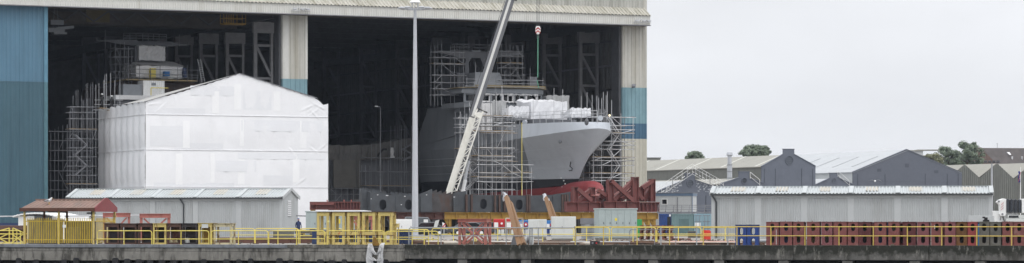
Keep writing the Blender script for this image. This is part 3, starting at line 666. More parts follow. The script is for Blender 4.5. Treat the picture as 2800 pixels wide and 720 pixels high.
# bridge
ab = a1-1.0
bl, br = SF.x(1272, ab+1.2), SF.x(1483, ab+1.2)
zb0, zb1, zb2 = SF.z(281, 0, ab)-1.2, SF.z(257, 0, ab), SF.z(244, 0, ab)
plan = lambda o, y0=0: [(bl-o, ab+4), (bl-o, ab+1.6), (bl+1.4, ab-o), (br-1.4, ab-o), (br+o, ab+1.6), (br+o, ab+4), (br+o, ab+9), (bl-o, ab+9)]
MB().prism([(x, y, ztop-.5) for x, y in plan(0)], (0, 0, zb0+1.2-ztop+.5)).prism([(x, y, 13.4) for x, y in ((-5.6, ab+2), (-4.2, ab+.3), (4.2, ab+.3), (5.6, ab+2), (5.6, ab+9), (-5.6, ab+9))], (0, 0, ztop-13.6)).build('bridge_front', G['superdull'], ship)
MB().prism([(x, y, zb0+1.25) for x, y in plan(-.5)], (0, 0, zb1-zb0-1.25)).build('bridge_core', G['glassdark'], ship)
MB().prism([(x, y, zb1) for x, y in plan(.35)], (0, 0, zb2-zb1)).build('bridge_visor', G['superdull'], ship, bevel=.05)
zs, zt_ = zb0+1.2, zb1
fr_pts = [(bl, ab+1.6), (bl+1.4, ab)] + [(bl+1.4+(br-bl-2.8)*k/5, ab) for k in range(1, 6)] + [(br, ab+1.6)]
for k in range(len(fr_pts)-1):
    (xa_, ya_), (xb_, yb2) = fr_pts[k], fr_pts[k+1]; m = MB()
    m.bar((xa_, ya_-.03, zs+.08), (xb_, yb2-.03, zs+.05), .2, .16); m.bar((xa_, ya_-.03, zt_-.08), (xb_, yb2-.03, zt_-.08), .2, .18)
    for u in (.04, .96): m.bar((xa_+(xb_-xa_)*u, ya_+(yb2-ya_)*u-.03, zs), (xa_+(xb_-xa_)*u-.0, ya_+(yb2-ya_)*u-.03, zt_), .3, .2, (0,1,0))
    if k in (3, 4): m.bar((xa_+(xb_-xa_)*.5, ya_-.02, zs), (xa_+(xb_-xa_)*.5, yb2-.02, zt_), .12, .12, (0,1,0))
    m.build('window_frame', G['wrapdull'] if k % 2 else G['superdull'], ship)
m = MB()
for zq in (zt_-.12, zs+.02):
    pts = [(bl+1.4+(br-bl-2.8)*k/60, ab-.14, zq+random.uniform(-.12, .06)) for k in range(61)]; m.path(pts, [random.choice((.03, .05, .08, .16, .22)) for k in range(61)], 6)
m.build('window_wrap', G['wrapdull'], ship, smooth=True)
# timber working deck with rails on the visor
zd = zb2+.05; m = MB(); 
m.prism([(x, y, zd) for x, y in plan(.8)], (0, 0, .12)); m.build('board_deck', mat('pale toe board', (.18,.145,.085), .8, var=.2), ship)
m = MB(); m.box(bl+.5, br-.5, ab-.85, ab-.78, zd+.05, zd+.36); m.build('toe_board', mat('ochre toe board', (.17,.135,.075), .8, var=.3), ship)
# mast block and arch
am = ab+5
x0, x1 = SF.x(1303, am), SF.x(1370, am); z0, z1 = zb2, SF.z(197, x0, am)
MB().prism([(x0-.5, am, z0), (x1+.6, am, z0), (x1+.1, am+.6, z1), (x0+.2, am+.6, z1)], (0, 4, 0)).build('mast_house', G['superdull'], ship)
am2 = am+3; xl_, xr_ = SF.x(1275, am2), SF.x(1328, am2); zt2 = SF.z(141, xl_, am2); zm_ = SF.z(158, xl_, am2)
m = MB()
m.prism([(xl_-.4, am2, zb2), (xl_+.5, am2, zb2), (xl_+.4, am2, zm_-.6), (xl_+.8, am2, zm_), (xr_-.8, am2, zm_), (xr_-.4, am2, zm_-.8), (xr_-.1, am2, zb2+3), (xr_+1.2, am2, zb2+3), (xr_-.05, am2, zt2), (xl_, am2, zt2)], (0, 1.6, 0))
m.build('mast_arch', G['superdark'], ship)
yl_ = SF.x(1197, am2); MB().prism([(yl_, am2, zt2-.2), (yl_, am2, zt2), (xl_, am2, zt2), (xl_, am2, zt2-1.0)], (0, .5, 0)).build('yard_arm', G['superdark'], ship); m = MB().prism([(xr_, am2, zt2-1), (xr_, am2, zt2), (xr_+5.5, am2, zt2), (xr_+5.5, am2, zt2-.2)], (0, .5, 0)); m.build('yard_arm', G['superdark'], ship)
MB().box(SF.x(1290, am2), SF.x(1312, am2), am2-.2, am2+1, zt2, zt2+.15).build('mast_cap', G['superdull'], ship)
m = MB().prism([(SF.x(1235, am2), am2-1, zb2-.6), (SF.x(1275, am2), am2-1, zb2+.9), (SF.x(1275, am2), am2-1, zb2-.6)], (0, 6, 0)); m.box(SF.x(1250, am2), SF.x(1300, am2), am2, am2+5, zb2-.6, zb2+2.4); m.build('funnel_casing', G['superdark'], ship)
MB().bar((SF.x(1421, am), am-4, zb2+.2), (SF.x(1421, am), am-4, zb2+1.7), 1.0, 1.0).build('director_post', G['superdark'], ship)
# white wrapped foredeck
def wrapped(name, px0, px1, py0, py1, y, dep, m, slope=0, parent=ship, z0=13.2, sag=.12):
    x0, x1 = SF.x(px0, y), SF.x(px1, y); zt = SF.z(py0, x0, y); zb = max(z0, SF.z(py1, x0, y)-1); rr = random.Random(int(px0))
    P = []; n = 14
    prof = [(0, zb), (-.06, zb+(zt-zb)*.35), (-.02, zb+(zt-zb)*.7), (.0, zt), (dep*.5, zt-sag+slope*.5), (dep, zt+slope), (dep, zb)]
    for i in range(n+1):
        x = x0+(x1-x0)*i/n
        P.append([(x + rr.uniform(-.04, .04), y+py+rr.uniform(-.07, .07), pz+rr.uniform(-.06, .06)+(.12*abs(math.sin(i*math.pi/4)) if pz > zt-.3 else 0)) for py, pz in prof])
    mb = MB().grid(P); mb.poly([p for p in P[0]]); mb.poly([p for p in P[-1]][::-1]); return mb.build(name, m, parent, smooth=False)
af = 13.0
wrapped('gun_cover', 1452, 1551, 278, 340, SF.y(1500, 0)+1.0, 4.5, G['wrapfold'], .4, sag=.3, z0=15.0)
wrapped('gun_cover', 1560, 1616, 297, 345, SF.y(1585, 0)+.5, 3.0, G['wrapfold'], -.3, sag=.3, z0=15.0)
wrapped('deckhouse_wrap', 1380, 1452, 287, 330, SF.y(1420, 0)+4, 5, G['wrapdull'])
wrapped('deckhouse_wrap', 1346, 1384, 278, 312, ab-5, 3.5, G['wrapgrey'], -.3)
wrapped('deckhouse_wrap', 1318, 1345, 284, 335, ab-6.5, 3, G['wrapdull'])
wrapped('deckhouse_wrap', 1390, 1446, 292, 316, ab-7.5, 3, G['wrapfold'], -.5, z0=15.2)
wrapped('side_sheet', 1494, 1556, 262, 300, SF.y(1525, 4.5)+1, 5, G['wrapgrey'], -.3)
MB().box(-3, 3.4, SF.y(1500, 0)-1.5, SF.y(1440, 0)+6, 13.25, 15.0).build('deck_coaming', G['superdark'], ship)
for px in (1530, 1570, 1604):
    x = -1.8; y = SF.y(px, x); MB().ell((x, y, 14.2), (.3, .3, .45), 8, 5).build('deck_bundle', G['superdark'], ship)
p = (-1.2, SF.y(1640, -1.2)); MB().tube((p[0], p[1], 14.55), (p[0]-.15, p[1]-.5, 14.6), .34, 14).build('fairlead', G['hullgrey'], ship)
p = (-4.4, SF.y(1437, -4.4)); MB().tube((p[0], p[1], 14.55), (p[0]-.4, p[1]-.4, 14.5), .28, 12).build('fairlead', G['hullgrey'], ship)

# ================================================================ scaffolding
def scaffold(label, fr, ox, oy, xs_, ys_, levels, top, boards=(), stairs=None, group='scaffolds round the ships', tube=.034, m=None, m2=None, brace=.5, seed=1, extra=.0, skip=None, base=0.0, poles=()):
    """xs_, ys_: bay lines in local metres; levels: ledger heights; top: standard top height or function(i, j)"""
    rr = random.Random(seed); m = m or G['galv']; m2 = m2 or G['galvdull']
    t = thing('scaffold', label, 'scaffold', fr, ox, oy, 0, 0, group)
    for i, x in enumerate(xs_):
        for j, y in enumerate(ys_):
            if skip and skip(x, y): continue
            h = top(i, j) if callable(top) else top
            h += rr.uniform(0, extra)
            MB().tube((x, y, base), (x+rr.uniform(-.04, .04), y, h), tube, 4).build('standard', m if j == 0 else m2, t)
    for k, z in enumerate(levels):
        for j, y in enumerate(ys_):
            if skip and skip((xs_[0]+xs_[-1])/2, y): continue
            o0, o1 = rr.uniform(.08, .35), rr.uniform(.08, .45)
            MB().tube((xs_[0]-o0, y-.06, z), (xs_[-1]+o1, y-.06, z+rr.uniform(-.05, .05)), tube, 4).build('ledger', m if j == 0 else m2, t)
        if len(ys_) > 1:
            for i, x in enumerate(xs_):
                if i % 2 == 0 or len(xs_) < 5: MB().tube((x+.06, ys_[0]-.3, z+.06), (x+.06, ys_[-1]+.3, z+.06), tube, 4).build('transom', m2, t)
        if k in boards: MB().box(xs_[0]-.2, xs_[-1]+.2, ys_[0], ys_[-1] if len(ys_) > 1 else ys_[0]+1, z+.08, z+.14).build('boarding', G['board'], t)
        if k+1 < len(levels) and rr.random() < brace and len(xs_) > 1:
            i = rr.randrange(len(xs_)-1); s_ = rr.random() < .5
            MB().tube((xs_[i] if s_ else xs_[i+1], ys_[0]-.08, z), (xs_[i+1] if s_ else xs_[i], ys_[0]-.08, levels[k+1]), tube, 4).build('brace', m, t)
    for (x, y, z0, z1) in poles: MB().tube((x, y, z0), (x, y, z1), tube*1.1, 4).build('standard', m, t)
    if stairs:
        x, y, wid, zs_ = stairs
        for k in range(len(zs_)-1):
            mb = MB(); a, b = (x, x+wid) if k % 2 == 0 else (x+wid, x)
            for yy in (y, y+.7): mb.bar((a, yy, zs_[k]), (b, yy, zs_[k+1]), .05, .14)
            n = 9
            for i in range(1, n):
                u = i/n; xx = a+(b-a)*u; zz = zs_[k]+(zs_[k+1]-zs_[k])*u; mb.box(xx-.11, xx+.11, y, y+.7, zz-.02, zz+.03)
            mb.build('stair_flight', m if m is G['galv'] else m2, t)
    return t
def zlist(fr, x, y, pys): return sorted(fr.z(p_, x, y) for p_ in pys)
# near-side tower
yA = -9.0; AF = SF
def xl(pxs, y): return [AF.x(p_, y) for p_ in pxs]
lv = zlist(AF, -10, yA+8, (320, 338, 346, 361, 406, 429, 440, 452, 474, 486, 498, 519))
x8 = xl((1309, 1346, 1373, 1400), -1.0)
scaffold('galvanised scaffold of wide bays beside the grey bow, next to the white boom', SF, 0, 0, x8, [-1.0, 1.0], lv, lambda i, j: lv[-1]+[.6,.3,3.8,.6][i], boards=(2, 6, 8, 11), seed=3, brace=.7, tube=.045)
scaffold('second line of scaffold tubes just behind the wide bays at the bow', SF, 0, 0, xl((1318, 1330, 1358, 1387), .4), [.4, 2.2], lv[1:10:2], lambda i, j: lv[-1]+[2.2, .4, 3.0, 1.5][i], boards=(1, 3), seed=13, brace=.9, tube=.036)
scaffold('narrow scaffold tower at the shaded hull just beyond the white boom', SF, 0, 0, xl((1258, 1270, 1284), 6), [6, 7.6], lv[2:], lambda i, j: lv[-1]+[.8, .3, 2][i], boards=(2, 5), seed=14, brace=.9, tube=.034)
x9 = xl((1277, 1287, 1309), 2.5)
scaffold('stair scaffold squeezed between the white boom and the wide bays at the bow', SF, 0, 0, x9, [2.5, 4.2], lv[:-3], lv[-1]+.4, boards=(3, 6), seed=4, stairs=(x9[0]+.2, 3, 1.6, lv[0:10:2]), m2=G['galvdull'])
x9 = xl((1325, 1351, 1378, 1412), 7); 
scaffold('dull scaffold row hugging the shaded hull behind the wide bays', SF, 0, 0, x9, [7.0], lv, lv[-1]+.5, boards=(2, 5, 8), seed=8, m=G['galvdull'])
x9 = xl((1400, 1428, 1453), -2)
scaffold('low scaffold wing under the flare of the bow with a cantilever platform', SF, 0, 0, x9, [-2.0, -.6], lv[1:5], lambda i, j: [lv[5], lv[4], lv[4]-.3][i], boards=(2,), seed=9)
# tube clutter on top of the tower and along the bulwark
def deck_rail(label, side, pxs, zt, seed, tall=()):
    rr = random.Random(seed); t = thing('guard_rail', label, 'guard rail', SF, 0, 0, 0, 0, 'tube guard rails on the bow')
    pts = []
    for px in pxs:
        # follow the bulwark plan
        best = min(((abs(SF.x(px, a)-side*half(LV[11], a)), a) for a in [.6+.2*k for k in range(190)]))
        a = best[1]; pts.append((side*(half(LV[11], a)-.12), a))
    for i, (x, y) in enumerate(pts):
        h = zt + (rr.uniform(1.6, 3.2) if i in tall else rr.uniform(0, .5)); MB().tube((x, y, 13.3), (x, y, h), .036, 4).build('standard', G['galv'], t)
    for z in (14.75, 15.25, 15.7):
        MB().path([(x, y, z+rr.uniform(-.05, .05)) for x, y in pts], .03, 4).build('rail', G['galv'] if z > 15 else G['galvdull'], t)
deck_rail('tube guard rail with tall poles along the near bulwark of the bow', -1, (1406, 1420, 1437, 1455, 1475, 1490, 1513, 1537, 1560, 1587, 1605, 1618, 1627), 15.6, 4, (3, 6, 7, 9, 10, 11))
deck_rail('dense tube guard rail round the tip of the bow and its far bulwark', 1, (1634, 1639, 1643, 1648, 1652, 1656, 1660, 1663), 16.0, 7, (0, 1, 3, 4, 6, 7))
# light on bow
x, y, z = SF.at(1666, 316, 2.5); t = thing('work_light', 'small lit work light on a pole at the tip of the bow', 'lamp', SF, x, y, z)
em = bpy.data.materials.new('lit lamp'); em.use_nodes = True; b_ = em.node_tree.nodes['Principled BSDF']; b_.inputs['Emission Color'].default_value = (1,.8,.5,1); b_.inputs['Emission Strength'].default_value = 1.6; b_.inputs['Base Color'].default_value = (.8,.7,.5,1)
MB().tube((0, 0, 0), (-.05, -.2, 0), .10, 10, .13).build('lamp_head', em, t); MB().tube((0, .05, -2.6), (0, .05, .1), .04, 5).build('pole', G['galv'], t)
# far-side tower with stair
yR = 4.0; xr_l = xl((1622, 1645, 1672, 1698, 1731), yR)
lv2 = zlist(SF, 6, yR, (321, 344, 355, 365, 387, 398, 409, 432, 440, 453, 475, 487, 495))
scaffold('tall galvanised scaffold with stairs between the bow tip and the cream hall column', SF, 0, 0, xr_l, [yR, yR+2.4], lv2, lambda i, j: lv2[-1]+[-3.5, 0.8, 2.2, .5, .0][i], boards=(2, 5, 9), seed=6, stairs=(xr_l[2]+.1, yR+.8, 1.5, lv2[::3]), brace=.9, tube=.042)
xq = xl((1595, 1612, 1640), 7)
scaffold('low dull scaffold behind the stem of the bow above the red cradle', SF, 0, 0, xq, [7.0, 8.5], lv2[:7], lv2[7], boards=(1, 4), seed=12, m=G['galv'])
# yellow rod and rigging
x, y, z = SF.at(1427, 336, -2.6); t = tag(MB().tube((0,0,0), (0,0,z), .04, 6).build('sounding_pole', G['rail']), 'long thin yellow pole standing upright in front of the bow', 'pole'); put(t, SF, x, y, 0)
# upper scaffolds around the mast
ym = am2-2.2
lvm = zlist(SF, -8, ym, (262, 245, 228, 208, 178, 176, 160, 145))
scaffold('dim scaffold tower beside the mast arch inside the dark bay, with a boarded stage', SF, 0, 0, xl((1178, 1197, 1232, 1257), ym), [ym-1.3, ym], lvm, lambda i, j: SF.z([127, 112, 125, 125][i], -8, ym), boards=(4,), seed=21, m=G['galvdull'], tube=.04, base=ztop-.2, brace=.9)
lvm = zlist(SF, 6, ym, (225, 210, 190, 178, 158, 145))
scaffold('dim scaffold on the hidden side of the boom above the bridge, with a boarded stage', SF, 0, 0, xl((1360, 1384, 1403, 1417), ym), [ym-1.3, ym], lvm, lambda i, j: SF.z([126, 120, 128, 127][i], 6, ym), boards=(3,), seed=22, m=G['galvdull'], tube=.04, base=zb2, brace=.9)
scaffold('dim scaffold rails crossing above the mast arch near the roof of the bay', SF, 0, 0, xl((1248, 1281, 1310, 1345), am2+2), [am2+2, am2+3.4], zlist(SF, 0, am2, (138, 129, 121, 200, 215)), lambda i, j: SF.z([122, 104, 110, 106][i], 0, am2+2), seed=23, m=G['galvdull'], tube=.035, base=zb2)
# rails on the bridge roof
zr_ = zlist(SF, 0, ab, (240, 231, 221)); 
scaffold('tube guard rail standing on the timber deck above the bridge windows', SF, 0, 0, xl((1276, 1300, 1333, 1356, 1380, 1400, 1432, 1450, 1484), ab-.8), [ab-.8], zr_, lambda i, j: zr_[-1]+[.3,2.3,.2,.3,1.2,.1,.9,1.6,.4][i], seed=24, m=G['galvdull'], base=zd, brace=0, tube=.036)
# deck clutter tubes in front of the bridge
scaffold('tube scaffold on the foredeck in front of the bridge windows and white sheets', SF, 0, 0, xl((1300, 1330, 1352, 1374, 1392, 1404), 18), [18, 20], zlist(SF, -5, 18, (322, 300)), lambda i, j: SF.z([318, 285, 292, 280, 290, 288][i], -5, 18), seed=25, base=13.3, tube=.03, brace=0)

# ================================================================ half built block on the hall floor
KF = HALL.sub(HALL.x(905, 15), 15)
blk = thing('hull_block', 'low unfinished hull block under grey sheeting in the gap beside the white tent', 'hull block', KF)
w1, w2 = KF.x(905, 0), KF.x(1138, 10)
def kz(py, px, y=0): return KF.z(py, KF.x(px, y), y)
zt = kz(398, 905)
m = MB(); P = []
rr = random.Random(3)
for i in range(40):
    px = 895+ (1133-895)*i/39; x = KF.x(px, 0); top = 398 if px < 1010 else 398-(px-1010)*.16
    P.append([(x, 1.0+rr.uniform(-.1, .1), kz(438, px)), (x, 1.0+rr.uniform(-.2, .12), kz(418, px)), (x, 1.2, kz(top, px)+rr.uniform(-.15, .15)), (x, 12, kz(top, px)+rr.uniform(-.2, .1))])
m.grid(P); m.build('sheet_wrap', mat('dusty dark sheet', (.10,.097,.093), .85, var=.18, sc=.5, dirt=(.2,.19,.18), damt=.5, dsc=(.9,.9,.2), dthr=.56), blk)
MB().box(KF.x(905, 1.6), KF.x(1133, 1.6), 1.7, 12, 2.0, kz(402, 905)).build('steel_side', G['superdark'], blk)
MB().box(KF.x(912, .6), KF.x(986, .6), .6, .75, kz(514, 950), kz(438, 950)).build('hanging_panel', mat('brown grey panel', (.105,.10,.09), .8, var=.12, dirt=(.07,.065,.06), damt=.5, dsc=(.8,.8,.12)), blk)
MB().box(KF.x(960, 1.2), KF.x(990, 1.2), 1.2, 1.5, 0, kz(514, 950)).build('support_frame', G['steeldark'], blk)
P = [[(KF.x(px, .2)+rr.uniform(-.1,.1), .2+rr.uniform(-.3,.1), kz(py, px)) for py in (404, 414, 424, 432)] for px in (1066, 1069, 1073, 1077)]
MB().grid(P).build('hanging_rag', G['wrapdull'], blk)
MB().path([(KF.x(1032,.2), .2, kz(428,1032)), (KF.x(1040,.2), .2, kz(418,1040)), (KF.x(1048,.2), .1, kz(408,1048)), (KF.x(1056,.2), .1, kz(409,1056))], .16, 6).build('hose', G['black'], blk)
zz = [kz(p_, 1000) for p_ in (530, 510, 470, 432)]
scaffold('dim scaffold with tall poles along the unfinished block beside the mast', KF, 0, 0, [KF.x(p_, -1) for p_ in (1000, 1012, 1028, 1045, 1062, 1080, 1098, 1106, 1124)], [-1, .6], sorted(zz), lambda i, j: kz([452, 455, 392, 468, 440, 345, 343, 342, 345][i], 1060), boards=(1,), seed=31, m=G['galvdull'], m2=G['steelgrey'], tube=.04, stairs=(KF.x(1105, 0), 0, 1.4, [kz(p_, 1110) for p_ in (440, 424, 408, 392)]))
scaffold('dark scaffold under the hanging brown panel behind the maroon girder', KF, 0, 0, [KF.x(p_, -.6) for p_ in (902, 918, 934, 950, 966, 984)], [-.6, .4], [kz(p_, 940) for p_ in (550, 532, 516)], lambda i, j: kz([420, 514, 514, 514, 514, 440][i], 940), seed=32, m=G['galvdull'], m2=G['steeldark'], tube=.04)

# ================================================================ second ship behind the tent
CF0 = HALL.sub(HALL.x(430, 8), 8); CFm = CF0
s2 = thing('warship', 'unfinished dark ship superstructure wrapped in white sheets behind the tent peak', 'ship', CFm)
def cz(py, y=0): return CFm.z(py, 0, y)
def cx(px, y=0): return CFm.x(px, y)
MB().prism([(-6, 0, 3), (6, 0, 3), (6.6, 0, cz(300)), (-6.6, 0, cz(300))], (0, 34, 0)).build('hull_plating', G['superdark'], s2)
MB().prism([(cx(335), 2, cz(300, 2)), (cx(560), 2, cz(300, 2)), (cx(560), 2, cz(236, 2)), (cx(545), 2, cz(224, 2)), (cx(350), 2, cz(224, 2)), (cx(335), 2, cz(236, 2))], (0, 16, 0)).build('deckhouse', mat('brown primed deckhouse', (.115,.085,.078), .7, var=.2, dirt=(.06,.05,.05), damt=.6), s2)
MB().box(cx(345, -.5), cx(540, -.5), -.5, 10, cz(221, -.5), cz(217.5, -.5)).build('board_deck', mat('pale deck boards', (.33,.26,.15), .8, var=.2), s2)
def wrapbox(px0, px1, py0, py1, y, dep, mt, name, top=None):
    x0, x1 = cx(px0, y), cx(px1, y); z0, z1 = cz(py1, y), cz(py0, y); rr = random.Random(px0); n = 12; P = []
    for i in range(n+1):
        x = x0+(x1-x0)*i/n; e_ = .15 if 0 < i < n else 0
        P.append([(x+(e_-.15)*(.0), y+rr.uniform(-.12, .06), z0+(z1-z0)*k/6+rr.uniform(-.08, .08)) for k in range(7)] + [(x, y+dep*.4, z1+.2+rr.uniform(-.1, .1)), (x, y+dep, z1+(top or 0)), (x, y+dep, z0)])
    mb = MB().grid(P); mb.poly(P[0]); mb.poly(P[-1][::-1]); return mb.build(name, mt, s2)
wrapbox(372, 500, 180, 214, 1.5, 6, mat('upper wrap', (.74,.74,.75), .6, var=.06, bump=.4, bsc=2.2), 'wrap_sheet')
m = MB(); m.prism([(cx(366,1.2), 1.2, cz(178,1.2)), (cx(505,1.2), 1.2, cz(180,1.2)), (cx(486,3), 5, cz(165,3)), (cx(390,3), 5, cz(165,3))], (0, 1.5, .1)); m.build('wrap_roof', G['wrapdull'], s2)
wrapbox(380, 452, 126, 166, 3, 4, mat('mast wrap', (.62,.62,.63), .6, var=.08, bump=.4, bsc=2.2), 'wrap_sheet')
MB().box(cx(366, 4), cx(384, 4), 3.6, 8, cz(170, 4), cz(128, 4)).build('mast_block', G['superdark'], s2)
MB().prism([(cx(372, 4), 4, cz(128, 4)), (cx(455, 4), 4, cz(128, 4)), (cx(450, 4), 4, cz(113, 4)), (cx(376, 4), 4, cz(113, 4))], (0, 4, 0)).build('mast_head', G['superdark'], s2)
MB().prism([(cx(284,4), 4, cz(116,4)), (cx(284,4), 4, cz(112,4)), (cx(376,4), 4, cz(110,4)), (cx(376,4), 4, cz(126,4)), (cx(340,4), 4, cz(124,4))], (0, .5, 0)).build('yard_arm', G['superdark'], s2); m = MB().prism([(cx(452,4), 4, cz(126,4)), (cx(452,4), 4, cz(112,4)), (cx(505,4), 4, cz(119,4)), (cx(505,4), 4, cz(122,4)), (cx(470,4), 4, cz(125,4))], (0, .5, 0)); m.build('yard_arm', G['superdark'], s2)
for px, a, b in ((288, 85, 143), (490, 92, 125)): MB().tube((cx(px,4), 4, cz(b,4)), (cx(px,4), 4, cz(a,4)), .06, 5).build('antenna', G['galvdull'], s2)
for q_ in ([(264,107), (266,115), (288,116)], [(514,113), (512,121), (490,121)]): MB().path([(cx(a,4), 4, cz(b,4)) for a, b in q_], .07, 5).build('antenna', G['galvdull'], s2)
m = MB()
for px in (338, 355, 372, 390, 405, 420, 435, 455): m.tube((cx(px,4.5), 4.5, cz(113,4.5)), (cx(px,4.5), 4.5, cz(93,4.5)), .045, 4)
for py in (93, 99, 106): m.tube((cx(338,4.5), 4.5, cz(py,4.5)), (cx(456,4.5), 4.5, cz(py,4.5)), .04, 4)
m.build('platform_rail', G['galvdull'], s2); MB().box(cx(435,4.2), cx(462,4.2), 4, 6, cz(117,4.2), cz(114,4.2)).box(cx(378,4.2), cx(402,4.2), 4, 6, cz(117,4.2), cz(114,4.2)).build('platform', G['superdark'], s2)
mm = MB().box(cx(412,.8), cx(425,.8), .6, 1.5, cz(214,.8), cz(187,.8)); o = mm.build('hoist_frame', G['rail'], s2)
MB().box(cx(449,.8), cx(463,.8), .6, 1.5, cz(208,.8), cz(195,.8)).build('blue_tank', G['bluebright'], s2)
MB().box(cx(501,1), cx(509,1), .8, 3, cz(212,1), cz(185,1)).build('side_panel', G['navy'], s2)
zz = [cz(p_, -.6) for p_ in (212, 203, 191)]
scaffold('tube guard rail along the timber deck of the wrapped superstructure', CFm, 0, 0, [cx(p_, -.6) for p_ in (351, 381, 412, 438, 486, 512, 540)], [-.6], zz, lambda i, j: cz([130, 181, 186, 180, 184, 176, 190][i], -.6), base=cz(222, -.6), seed=41, m=G['galvdull'], brace=0, tube=.04)
scaffold('dim scaffold climbing beside the wrapped mast of the ship behind the tent', CFm, 0, 0, [cx(p_, 1) for p_ in (316, 328, 341, 352, 360)], [1, 3], [cz(p_, 1) for p_ in (215, 198, 178, 158, 135)], lambda i, j: cz([120, 125, 117, 130, 140][i], 1), base=cz(240, 1), seed=42, m=G['galvdull'], m2=G['steelgrey'], tube=.04, brace=.8)
x, y = cx(545, -2), -2; 
for k, (pa, pb, qa, qb) in enumerate(((543, 158, 552, 220), (550, 158, 558, 220))):
    pass
lad = thing('ladder', 'pale ladder leaning near the deck rail behind the tent peak', 'ladder', CFm, cx(552, -1.5), -1.5, cz(222, -1.5)); hL = cz(158, -1.5)-cz(222, -1.5)
m = MB(); m.tube((0, 0, 0), (-.4, .6, hL), .04, 5).tube((.42, 0, 0), (.02, .6, hL), .04, 5); m.build('stile', G['galv'], lad)
for k in range(1, 11): u = k/11; MB().tube((-.4*u, .6*u, hL*u), (.42-.4*u, .6*u, hL*u), .025, 4).build('rung', G['galv'], lad)
# white site cabin behind the tent edge
cb = HALL.sub(HALL.x(420, 4), 4); t = thing('site_cabin', 'small white steel cabin perched behind the sloping edge of the tent', 'cabin', cb)
xa_, xb_ = cb.x(392, 0), cb.x(450, 0); z0, z1 = cb.z(262, 0), cb.z(221, 0)
m = MB().corr((xa_,0,z0),(xb_,0,z0),(xb_,0,z1),(xa_,0,z1), .25, .04, (0,-1,0)); m.box(xa_, xb_, .02, 2.4, z0, z1); m.build('cabin_body', G['cabinwhite'], t)
MB().box(cb.x(414,0), cb.x(426,0), -.07, -.02, cb.z(234,0), cb.z(227,0)).build('vent', G['superdull'], t)
MB().box(xa_-2.6, xa_-.1, .3, 2.5, z0-.4, cb.z(232,0)).build('side_unit', G['superdull'], t); MB().box(xa_-4, xb_+1.5, -1, 3, z0-.6, z0-.05).build('platform', G['wrapdull'], t)
MB().box(xa_-3.8, xb_+1.3, -.8, 2.8, 0, z0-.6).build('support_tower', G['steeldark'], t)
m = MB().tube((cb.x(413,-.8), -.8, z0), (cb.x(413,-.8), -.8, cb.z(241,-.8)), .06, 5).tube((cb.x(413,-.8), -.8, cb.z(241,-.8)), (cb.x(460,-.8), -.8, cb.z(241,-.8)), .06, 5); m.build('barrier', G['rail'], t)
# scaffold jungle beside the tent
LF = HALL.sub(HALL.x(230, -3), -3)
def lx(px, y=0): return LF.x(px, y)
def lz(py, y=0): return LF.z(py, 0, y)
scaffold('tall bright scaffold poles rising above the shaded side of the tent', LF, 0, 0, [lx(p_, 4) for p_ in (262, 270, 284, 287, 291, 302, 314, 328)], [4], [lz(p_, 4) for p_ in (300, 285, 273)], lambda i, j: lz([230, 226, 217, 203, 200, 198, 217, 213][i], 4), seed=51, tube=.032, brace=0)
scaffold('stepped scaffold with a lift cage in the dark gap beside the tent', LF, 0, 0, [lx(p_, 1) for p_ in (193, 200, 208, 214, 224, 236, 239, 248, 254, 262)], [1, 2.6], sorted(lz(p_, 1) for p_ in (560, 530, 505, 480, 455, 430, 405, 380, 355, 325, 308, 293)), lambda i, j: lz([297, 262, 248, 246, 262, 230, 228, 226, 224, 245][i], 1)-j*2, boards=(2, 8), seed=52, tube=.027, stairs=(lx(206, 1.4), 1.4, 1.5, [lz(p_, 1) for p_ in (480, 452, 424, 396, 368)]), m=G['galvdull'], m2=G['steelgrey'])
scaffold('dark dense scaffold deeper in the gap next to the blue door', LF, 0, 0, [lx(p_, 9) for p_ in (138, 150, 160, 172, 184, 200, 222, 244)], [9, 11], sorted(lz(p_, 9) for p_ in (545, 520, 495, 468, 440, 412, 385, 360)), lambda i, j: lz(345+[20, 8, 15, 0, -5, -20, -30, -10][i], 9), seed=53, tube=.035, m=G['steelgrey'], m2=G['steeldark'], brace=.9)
# ================================================================ mobile crane
CR = fpx(1222, 352, 0)
cr = thing('mobile_crane', 'white and dark grey telescopic mobile crane with its boom raised beside the bow', 'crane', CR)
def c_(px, py, y=0): return (CR.x(px, y), y, CR.z(py, CR.x(px, y), y))
tip = c_(1474, -246)
# base section: box plus folded lattice extension on its flank
p0, p1 = Vector(c_(1222, 545)), Vector(c_(1299, 302))
MB().bar(p0, p1, .8, 1.1, (0,1,0)).build('base_boom', G['cranewhite'], cr, bevel=.06)
m = MB(); a0, a1_ = Vector(c_(1233, 524, -.75)), Vector(c_(1301, 318, -.75)); b0_, b1_ = Vector(c_(1249, 522, -.75)), Vector(c_(1321, 306, -.75))
for off in (Vector((0,0,0)), Vector((0,-.8,0))):
    m.bar(a0+off, a1_+off, .13, .13); m.bar(b0_+off, b1_+off, .15, .15)
    n = 11
    for k in range(n):
        u, v = k/n, (k+1)/n
        m.bar((a0.lerp(a1_, u) if k % 2 else b0_.lerp(b1_, u))+off, (b0_.lerp(b1_, v) if k % 2 else a0.lerp(a1_, v))+off, .08, .08)
        m.bar(a0.lerp(a1_, u)+off, b0_.lerp(b1_, u)+off, .07, .07)
off = Vector((0,-.8,0))
for k in range(12):
    u = k/11; m.bar(a0.lerp(a1_, u), a0.lerp(a1_, u)+off, .09); m.bar(b0_.lerp(b1_, u), b0_.lerp(b1_, u)+off, .09)
m.build('lattice_jib', G['cranewhite'], cr)
h0, h1 = Vector(c_(1297, 318, -1.2)), Vector(c_(1325, 306, -1.2)); m = MB()
q0, q1 = Vector(c_(1306, 297, -1.2)), Vector(c_(1333, 309, -1.2))
for a, b in ((h0, q0), (q0, q1), (q1, h1), (h0, h1), (q0, h1)): m.bar(a, b, .16)
m.tube(Vector(c_(1309, 316, -1.5)), Vector(c_(1309, 316, -1.1)), .42, 12); m.build('jib_head', G['cranewhite'], cr)
m = MB()
